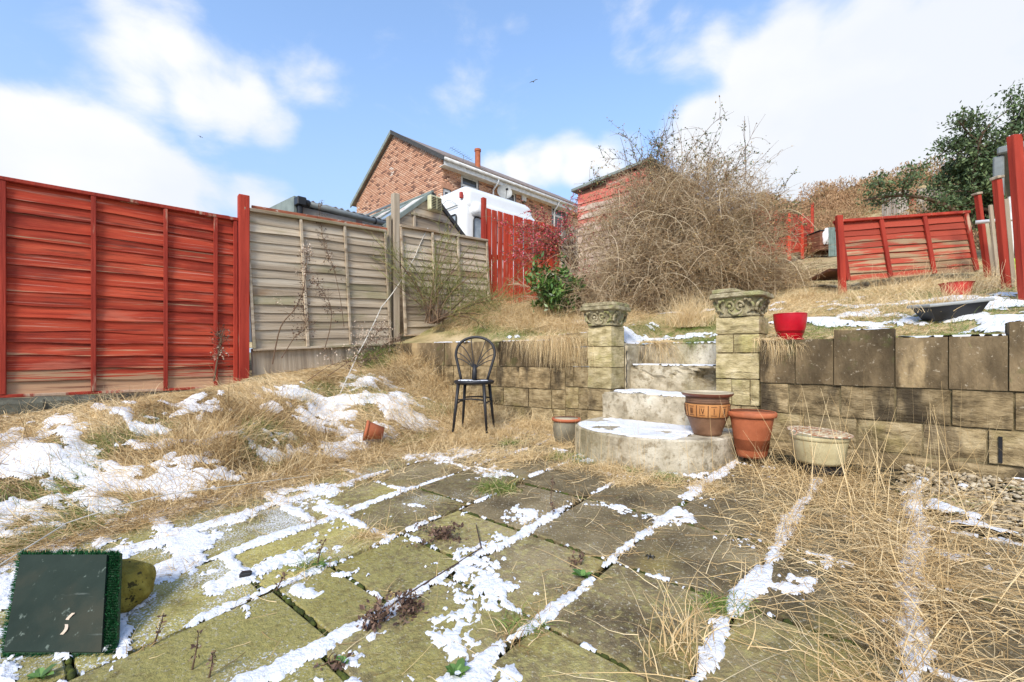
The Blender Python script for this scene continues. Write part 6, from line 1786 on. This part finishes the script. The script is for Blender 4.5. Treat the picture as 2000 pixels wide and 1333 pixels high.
# low brown growth left and right of the bramble
br2 = thing('thicket', 'lower tangle of brown stems running right of the bramble towards the pale lawn', 'bush', tuple(ray(1530, 560, 7.8)))
n = 500
b0 = np.stack([vr.uniform(-1.1, .0, n), vr.uniform(-.5, .6, n), np.full(n, -.1)], -1)
Q0 = grow(b0, np.stack([vr.randn(n) * .5, vr.randn(n) * .4, np.ones(n)], -1), .5 + .6 * vr.rand(n), 8, 1.6, .6)
twigs('stem', Q0, .005, .0018, M['bramble'], br2)
p_, d_ = branch_from(Q0, 5000, .2, 1, .9); Q1 = grow(p_, d_, .12 + .22 * vr.rand(len(p_)), 4, .8, .7)
twigs('twig', Q1, .0026, .001, M['bramble'], br2)
leaves('leaf_remnants', Q1[vr.randint(0, 5000, 6000), vr.randint(1, 5, 6000)], .022, M['bud'], br2)
br3 = thing('thicket', 'dark brown stems filling the gap between the laurel and the bramble', 'bush', tuple(ray(1165, 620, 6.7)))
n = 500
b0 = np.stack([vr.uniform(-.45, .5, n), vr.uniform(-.2, .5, n), np.full(n, -.05)], -1)
Q0 = grow(b0, np.stack([vr.randn(n) * .35, vr.randn(n) * .3, np.ones(n)], -1), .6 + .6 * vr.rand(n), 8, 1.3, .5)
twigs('stem', Q0, .005, .0018, M['bramble'], br3)
p_, d_ = branch_from(Q0, 5000, .2, 1, .9); Q1 = grow(p_, d_, .12 + .2 * vr.rand(len(p_)), 4, .8, .7)
twigs('twig', Q1, .0026, .001, M['bramble'], br3)

# green stemmed shrub
c = ray(846, 632, 6.65)
sb = thing('broom_shrub', 'leafless shrub with thin green stems in front of the third fence panel', 'shrub', tuple(c))
n = 26
b0 = vr.randn(n, 3) * np.array([.07, .04, .0]); b0[:, 2] = 0
s0_ = grow(b0, np.stack([vr.randn(n) * .30, vr.randn(n) * .15, np.ones(n)], -1), .7 + .75 * vr.rand(n), 9, .1, .35)
n2_ = 9
s0b = grow(vr.randn(n2_, 3) * np.array([.05, .04, 0]), np.stack([.9 + vr.rand(n2_) * .7, vr.randn(n2_) * .15 - .1, np.ones(n2_)], -1), .8 + .5 * vr.rand(n2_), 9, .6, .3)
s0_ = np.concatenate([s0_, s0b])
twigs('stem', s0_, .0078, .0030, M['bark'], sb, sides=5)
p_, d_ = branch_from(s0_, 420, .25, 1, .5); d_[:, 2] += .3; s1_ = grow(p_, d_, .15 + .35 * vr.rand(len(p_)), 6, .1, .4)
twigs('green_twig', s1_, .0040, .0018, M['green_twig'], sb)
p_, d_ = branch_from(s1_, 1300, .1, 1, .6); s2_ = grow(p_, d_, .05 + .12 * vr.rand(len(p_)), 4, .0, .4)
twigs('fine_twig', s2_, .0022, .0012, M['green_twig'], sb)
k = vr.randint(0, len(s2_), 700); leaves('dry_leaf', s2_[k, 4], .022, M['bud'], sb)
c = ray(960, 612, 6.9)
sb2 = thing('broom_shrub', 'arching green stems fanning right across the left end of the red pickets', 'shrub', tuple(c))
n = 20
s0_ = grow(vr.randn(n, 3) * np.array([.08, .05, 0]), np.stack([vr.randn(n) * .8, vr.randn(n) * .2, np.ones(n)], -1), .6 + .6 * vr.rand(n), 8, .9, .4)
twigs('stem', s0_, .005, .002, M['green_twig'], sb2)
p_, d_ = branch_from(s0_, 420, .2, 1, .6); s1_ = grow(p_, d_, .08 + .2 * vr.rand(len(p_)), 5, .3, .5)
twigs('green_twig', s1_, .0028, .0013, M['green_twig'], sb2)

# laurel
c = ray(1086, 618, 6.45)
la = thing('laurel_bush', 'small glossy dark green evergreen bush at the foot of the red pickets', 'shrub', tuple(c))
n = 26
l0 = grow(vr.randn(n, 3) * np.array([.07, .06, 0]), np.stack([vr.randn(n) * .35, vr.randn(n) * .3, np.ones(n)], -1), .35 + .45 * vr.rand(n), 6, .3, .3)
twigs('stem', l0, .006, .003, M['green_twig'], la, sides=4)
p_, d_ = branch_from(l0, 170, .2, 1, .7); l1 = grow(p_, d_, .08 + .12 * vr.rand(len(p_)), 3, .1, .3)
twigs('twig', l1, .003, .002, M['green_twig'], la)
pts = np.concatenate([l1[vr.randint(0, len(l1), 1500), 3], l1[vr.randint(0, len(l1), 700), 2]]) + vr.randn(2200, 3) * .022
leaves('leaf', pts, .082, M['laurel'], la, aspect=.36, up=.15, fold=True)

# red berry shrub
c = ray(1128, 520, 7.4)
rb = thing('berry_shrub', 'arching cotoneaster like branches covered in small red berries over the red pickets', 'shrub', tuple(c))
n = 34
r0_ = grow(vr.randn(n, 3) * np.array([.06, .06, .08]), np.stack([-.62 + vr.randn(n) * .38, vr.randn(n) * .2, 1.25 + vr.randn(n) * .25], -1), 1.0 + .38 * vr.rand(n), 9, 1.05, .4)
twigs('branch', r0_, .0075, .0025, M['bark'], rb, sides=4)
p_, d_ = branch_from(r0_, 420, .35, 1, .7); r1_ = grow(p_, d_, .10 + .22 * vr.rand(len(p_)), 5, .5, .6)
twigs('twig', r1_, .003, .0013, M['bark'], rb)
p_, d_ = branch_from(r1_, 4200, .1, 1, .5)
leaves('berry', p_ + vr.randn(4200, 3) * .012, .023, M['berry'], rb, aspect=.9)
leaves('red_leaf', p_[:1200], .028, M['bud'], rb, aspect=.6)
c = ray(1150, 575, 6.9)
rb2 = thing('berry_shrub', 'few low twigs with red berries right of the laurel', 'shrub', tuple(c))
n = 14
r0_ = grow(vr.randn(n, 3) * .05, np.stack([-.2 + vr.randn(n) * .4, vr.randn(n) * .2, np.ones(n)], -1), .3 + .3 * vr.rand(n), 6, .5, .5)
twigs('branch', r0_, .004, .0016, M['bark'], rb2)
p_, d_ = branch_from(r0_, 600, .2, 1, .6); leaves('berry', p_ + vr.randn(600, 3) * .03, .02, M['berry'], rb2, aspect=.9)

# dead tall weeds before the grey fence
def weed(label, pxs, Y, r=.006, heads=(), seed=0, name='dead_weed'):
    pts = [ray(px, py, Y) for px, py in pxs]
    base = pts[0].copy(); r_ = thing(name, label, 'dead plant', tuple(base))
    loc = [p - base for p in pts]
    sm_ = []
    for a_, b_, c_, d_ in zip([loc[0]] + loc[:-2], loc[:-1], loc[1:], loc[2:] + [loc[-1]]):
        for k in range(5):
            t_ = k / 5; sm_.append(.5 * ((2 * b_) + (c_ - a_) * t_ + (2 * a_ - 5 * b_ + 4 * c_ - d_) * t_ ** 2 + (3 * b_ - a_ - 3 * c_ + d_) * t_ ** 3))
    sm_.append(loc[-1])
    m = MB(); m.tube(sm_, [r * (1 - .65 * k / len(sm_)) for k in range(len(sm_))], 6, val=.35); m.obj('stem', M['bark'], r_, attr=True)
    P = np.array([[tuple(p) for p in sm_]])
    p_, d_ = branch_from(P, 60, .3, 1, .9); T1 = grow(p_, d_, .05 + .12 * vr.rand(60), 4, .2, .6)
    twigs('side_twig', T1, .0024, .001, M['bark'], r_)
    k = vr.randint(0, 60, 110); leaves('withered_leaf', T1[k, 3] + vr.randn(110, 3) * .01, .026, M['dead_leaf'], r_, aspect=.5)
    for (px, py, rad, n) in heads:
        q_ = np.array(tuple(ray(px, py, Y) - base))
        leaves('seed_head', q_ + vr.randn(n, 3) * rad, .022, M['seedhead'], r_, aspect=.5)
    return r_
weed('dark bent weed stalk with seed heads against the left half of the grey fence', [(532, 712), (548, 640), (575, 605), (592, 570), (598, 520), (600, 490)], 5.15, .0075, [(600, 490, .04, 120), (592, 525, .05, 70), (548, 590, .05, 30)])
weed('short side weed stalk beside the dark bent one', [(550, 700), (575, 660), (596, 640), (592, 600)], 5.2, .005)
weed('twisted weed stalk before the middle of the grey fence', [(632, 688), (645, 640), (646, 600), (630, 570), (614, 550)], 5.4, .0055, [(616, 552, .03, 40)])
weed('long thin bramble runner climbing over the top of the grey fence', [(672, 640), (664, 580), (650, 520), (634, 480), (627, 440), (622, 400)], 5.85, .0045, [(640, 505, .03, 20)])
weed('pale feathery weed lying over the bank at the right end of the grey fence', [(640, 735), (690, 700), (725, 665), (745, 640)], 5.3, .005, [(702, 650, .05, 110), (745, 640, .05, 110), (725, 660, .06, 100), (690, 680, .05, 60)])
weed('pale feathery weed bowed low on the bank beneath the grey fence', [(600, 745), (650, 712), (700, 705), (735, 700)], 5.0, .0045, [(700, 700, .05, 80), (640, 700, .06, 50)])
weed('dead vine coiled at the foot of the thick red post', [(418, 745), (425, 700), (432, 665), (430, 655)], 4.75, .010, [(428, 690, .04, 50)])
weed('bunch of brown stalks at the foot of the tall grey post', [(735, 690), (755, 672), (780, 665)], 6.2, .008, [(760, 668, .05, 80)])

# withered plants and seedlings on the patio
def withered(label, px, py, n, r, h):
    g_ = on_ground(px, py); r_ = thing('withered_plant', label, 'dead plant', (g_.x, g_.y, g_.z))
    s0__ = grow(vr.randn(8, 3) * np.array([.01, .01, 0]), np.stack([vr.randn(8), vr.randn(8), .4 + vr.rand(8)], -1), h * (.6 + .6 * vr.rand(8)), 6, .8, .8)
    s0__[:, :, 2] = np.maximum(s0__[:, :, 2], .004)
    twigs('stem', s0__, .0032, .0014, M['bark'], r_)
    k = vr.randint(0, 8, n); pp = s0__[k, vr.randint(1, 7, n)] + vr.randn(n, 3) * np.array([r, r, r * .4]); pp[:, 2] = np.maximum(np.abs(pp[:, 2]), .006)
    leaves('withered_leaf', pp, .020, M['dead_leaf'], r_, aspect=.6, fold=True)
withered('drooping withered brown plant on the dark slabs left of the patio centre', 858, 1052, 260, .022, .13)
withered('withered leaves clustered beside the snow below the centre slab', 790, 1190, 200, .018, .10)
withered('trail of withered leaves on a fallen stem at the lower left of centre', 735, 1215, 200, .018, .10)
withered('small withered sprig on the pale slab by the green seedling', 1130, 1102, 24, .008, .06)
withered('withered flower stub at the bottom edge of the patio', 655, 1300, 20, .008, .05)
P = np.array([[tuple(on_ground(px, py) + Vector((0, 0, .012))) for px, py in ((715, 1238), (770, 1185), (840, 1140), (895, 1105), (940, 1075), (930, 1030))]])
o = twigs('fallen_stalk', P, .005, .003, M['dead_leaf'], sides=5, kind=None); tag(o, 'long brown fallen stalk lying along the snowy joint left of centre', 'stalk')
def seedling(label, px, py, n, s):
    g_ = on_ground(px, py); r_ = thing('green_seedling', label, 'seedling', (g_.x, g_.y, g_.z + .006))
    for k in range(n):
        a_ = k * 2.4; L_ = s * (.6 + .6 * random.random()); w_ = L_ * .28; el = .35 + .3 * random.random()
        R_ = Matrix.Rotation(a_, 4, 'Z') @ Matrix.Rotation(-el, 4, 'Y')
        m = MB(); m.add([R_ @ Vector(p_) for p_ in ((0, 0, 0), (L_ * .3, w_, .003), (L_ * .75, w_ * .9, .002), (L_, 0, -.004), (L_ * .75, -w_ * .9, .002), (L_ * .3, -w_, .003), (L_ * .5, 0, -.002))], [(0, 1, 6), (1, 2, 6), (2, 3, 6), (3, 4, 6), (4, 5, 6), (5, 0, 6)], val=random.random() * .7 + .2)
        m.obj('leaf', M['laurel'], r_, attr=True, recalc=False)
seedling('fresh green rosette growing in the snowy joint right of centre', 1138, 1130, 12, .045)
seedling('green rosette at the bottom edge left of centre', 893, 1322, 12, .045)
seedling('tiny green seedling in the snow near the bottom left of centre', 668, 1300, 7, .03)
seedling('dark green seedling beside the thin dead stalk left of centre', 625, 1112, 8, .035)
seedling('broad dark leaf clump at the lower left corner', 78, 1328, 6, .05)
# dead upright sticks
for i, (px, py, hpx, lean) in enumerate(((620, 1110, 75, .05), (540, 1155, 36, .3), (1075, 985, 50, .05), (1080, 1010, 30, 0), (300, 1260, 60, .35), (375, 1310, 75, .25), (408, 1325, 70, .25))):
    g_ = on_ground(px, py); h = hpx / F * g_.y
    P = grow(np.array([[0, 0, 0.]]), np.array([[lean, 0, 1.]]), h, 6, 0, .25)
    lab = ['dark dead stalk standing in a joint left of centre', 'short dark sprig on the snowy slab left of the stalk', 'thin dark stalk in the joint below the half round step, upper one', 'shorter thin dark stalk beside the joint above the centre slab',
           'thin dead sprig in the snow right of the green board', 'bent dark stalk near the bottom edge, left of a pair', 'bent dark stalk near the bottom edge, right of a pair'][i]
    r_ = thing('dead_stalk', lab, 'stalk', tuple(g_))
    twigs('stem', P, .0034, .0014, M['bark'], r_, sides=5, tint=np.array([.1]))
    p_, d_ = branch_from(P, 26, .3, 1, .7); leaves('withered_leaf', p_ + vr.randn(26, 3) * .004, .014, M['dead_leaf'], r_)

# moss beads in the clean joints
mv = []; mf = []; mt = []
bm = bmesh.new(); bmesh.ops.create_icosphere(bm, subdivisions=1, radius=1); IV = np.array([v.co[:] for v in bm.verts]); IF = np.array([[v.index for v in f.verts] for f in bm.faces]); bm.free()
def scatter_lumps(name, t, q, up, sx, sy, sz, mat, parent=None, tint=None, rotr=True):
    n = len(t); x, y = XY(t, q); z = patio_z(q) + up
    V = IV[None] * (1 + .25 * vr.randn(n, len(IV), 1) * .6) * np.stack([sx, sy, sz], -1)[:, None, :]
    a = vr.rand(n) * 2 * PI if rotr else np.full(n, GROT)
    ca, sa = np.cos(a)[:, None], np.sin(a)[:, None]
    X = V[..., 0] * ca - V[..., 1] * sa; Y = V[..., 0] * sa + V[..., 1] * ca
    V = np.stack([X + x[:, None], Y + y[:, None], V[..., 2] + z[:, None]], -1)
    f = (np.arange(n)[:, None, None] * len(IV) + IF[None]).reshape(-1, 3)
    o = np_obj(name, V.reshape(-1, 3), f, mat, parent=parent, tint=np.repeat(tint if tint is not None else vr.rand(n), len(IV)), smooth=False)
    o['kind'] = 'stuff'; return o
tt = []; qq = []
for ci, js in joints.items():
    for jq in js:
        k = vr.randint(14, 34); u = cols[ci] + (cols[ci + 1] - cols[ci]) * vr.rand(k); tt.append(u); qq.append(np.full(k, jq) + vr.randn(k) * .002)
for lt in (.945, 1.475): k = 70; tt.append(lt + vr.randn(k) * .012); qq.append(-2.6 + 1.9 * vr.rand(k))
tt = np.concatenate(tt); qq = np.concatenate(qq); n = len(tt)
s_ = .006 + .010 * vr.rand(n)
scatter_lumps('moss', tt, qq, -.006, s_ * 1.5, s_ * .75, s_ * .8, M['moss'], rotr=False)
# gravel bed by the right wall
n = 5200
t = -1.6 + 2.15 * vr.rand(n); q = -1.05 + 1.0 * vr.rand(n) - .0
ok = (q > -1.02 + .30 * sst(t, .1, .55) + .10 * (fbm(t * 5, q * 5, 2, 1) - .5)); t = t[ok]; q = q[ok]; n = len(t)
s_ = .009 + .016 * vr.rand(n) ** 2
o = scatter_lumps('gravel', t, q, -.012 + .02 * vr.rand(n), s_, s_ * .75, s_ * .55, M['pebble'])
n = 260
t = .3 + 1.1 * vr.rand(n) ** 1.5; q = -.95 + .5 * vr.rand(n); s_ = .005 + .008 * vr.rand(n)
scatter_lumps('gravel', t, q, .004 + 0 * t, s_, s_ * .75, s_ * .6, M['pebble'])
tussocks(16, (-1.2, .5), (-.95, -.1), 40, .08, up=.7, mat='green_grass', seed=41, spread=.06, nm='green_grass')
def gsnow(T, Q):
    return (fbm(T * 4, Q * 4, 4, 77) - .60 + (fbm(T * 22, Q * 22, 2, 78) - .5) * .15) * .5
snow_patch('snow', -1.4, .5, -1.05, -.05, .014, gsnow, lambda T, Q: patio_z(Q) + .012, hmax=.012)
# stalks in the black trough
tuft('dead_stalks', 'dry pinkish stalks growing out of the black trough', 'dead plant', tuple(tr.location + Vector((0, .02, .05))), 420, .26, 1.4, .10, (.13, .05), tl=.35)

# ================================================================== evergreen tree
vr.seed(21)
c = ray(1925, 385, 13.5)
tr_ = thing('evergreen_tree', 'dark evergreen tree with twisting bare limbs above the board fence at the right', 'tree', tuple(c + Vector((0, 0, -1.2))))
n = 9
T0 = grow(vr.randn(n, 3) * np.array([.3, .2, 0]) + np.array([.1, 0, 0]), np.stack([vr.randn(n) * .20 - .02, vr.randn(n) * .25, np.ones(n)], -1), 2.9 + .6 * vr.rand(n), 10, .0, .4)
twigs('trunk', T0, .085, .028, M['bark'], tr_, sides=6, kind=None, tint=np.full(n, .15))
p_, d_ = branch_from(T0, 90, .35, 1, .75); T1 = grow(p_, d_, .5 + .6 * vr.rand(90), 6, -.1, .5)
twigs('limb', T1, .030, .010, M['bark'], tr_, sides=4, tint=np.full(90, .15))
p_, d_ = branch_from(T1, 520, .3, 1, .8); T2 = grow(p_, d_, .18 + .25 * vr.rand(520), 4, -.2, .5)
twigs('twig', T2, .010, .004, M['bark'], tr_, tint=np.full(520, .15))
k = vr.randint(0, 520, 19000); pp = T2[k, vr.randint(2, 5, 19000)] + vr.randn(19000, 3) * np.array([.15, .13, .10])
lo_ = pp[:, 2] > .9 + .35 * vr.randn(len(pp)) - .7 * sst(pp[:, 0], .2, 1.0)
leaves('foliage', pp[lo_], .10, M['tree_leaf'], tr_, aspect=.45, up=.5)
c = ray(2030, 385, 13.0)
tr2 = thing('evergreen_tree', 'denser lower evergreen at the right edge beside the twisting one', 'tree', tuple(c + Vector((0, 0, -1.2))))
n = 7
T0 = grow(vr.randn(n, 3) * np.array([.3, .2, 0]), np.stack([vr.randn(n) * .45, vr.randn(n) * .3, np.ones(n)], -1), 1.7 + .6 * vr.rand(n), 9, 0, .5)
twigs('trunk', T0, .08, .03, M['bark'], tr2, sides=6, kind=None, tint=np.full(n, .15))
p_, d_ = branch_from(T0, 160, .2, 1, .8); T1 = grow(p_, d_, .4 + .5 * vr.rand(160), 5, -.1, .5)
twigs('limb', T1, .022, .008, M['bark'], tr2, tint=np.full(160, .15))
k = vr.randint(0, 160, 15000); pp = T1[k, vr.randint(2, 6, 15000)] + vr.randn(15000, 3) * .14
leaves('foliage', pp, .10, M['tree_leaf'], tr2, aspect=.45, up=.5)
c = ray(1905, 420, 15.5)
uc = thing('undergrowth_bush', 'dark brown bushy undergrowth beneath the evergreen trees', 'bush', tuple(c))
pp = vr.randn(9000, 3) * np.array([1.1, .5, .42]) + np.array([.5, 0, -.1])
leaves('foliage', pp, .10, M['bud'], uc, aspect=.4)

# ================================================================== hillside scrub
def scrub(n, pxr, Yr, h, size, seed, mat='scrub', name='hillside_scrub', clump=.45):
    r_ = np.random.RandomState(seed)
    px = pxr[0] + (pxr[1] - pxr[0]) * r_.rand(n * 2); Y = Yr[0] * (Yr[1] / Yr[0]) ** r_.rand(n * 2)
    x = (px - 1000) / F * Y; g_ = G(x, Y)
    c_ = fbm(x * clump, Y * clump, 3, seed); hh = h * np.clip((c_ - .35) * 3.2, 0, 1.3)
    ok = hh > .05; x, Y, g_, hh, c_ = x[ok], Y[ok], g_[ok], hh[ok], c_[ok]
    u = r_.rand(len(x)) ** .6
    pts = np.stack([x, Y, g_ + hh * u], -1)
    tn = np.clip(.25 + .5 * fbm(x * .7, Y * .7, 2, seed + 5) * r_.rand(len(x)) * 2 + .25 * (u - .5), 0, 1)
    o = leaves(name, pts, size, M[mat], aspect=.22, up=1.1, tint=tn)
    return o
scrub(52000, (1480, 2080), (22, 34), 1.3, .17, 1)
scrub(56000, (1480, 2080), (34, 62), 1.7, .26, 2)
scrub(9000, (1560, 1720), (17.5, 23), 1.3, .14, 3, clump=.7)
scrub(4000, (1660, 2000), (9, 17), .45, .08, 4, clump=.9)
# far wooded/grassy skyline band
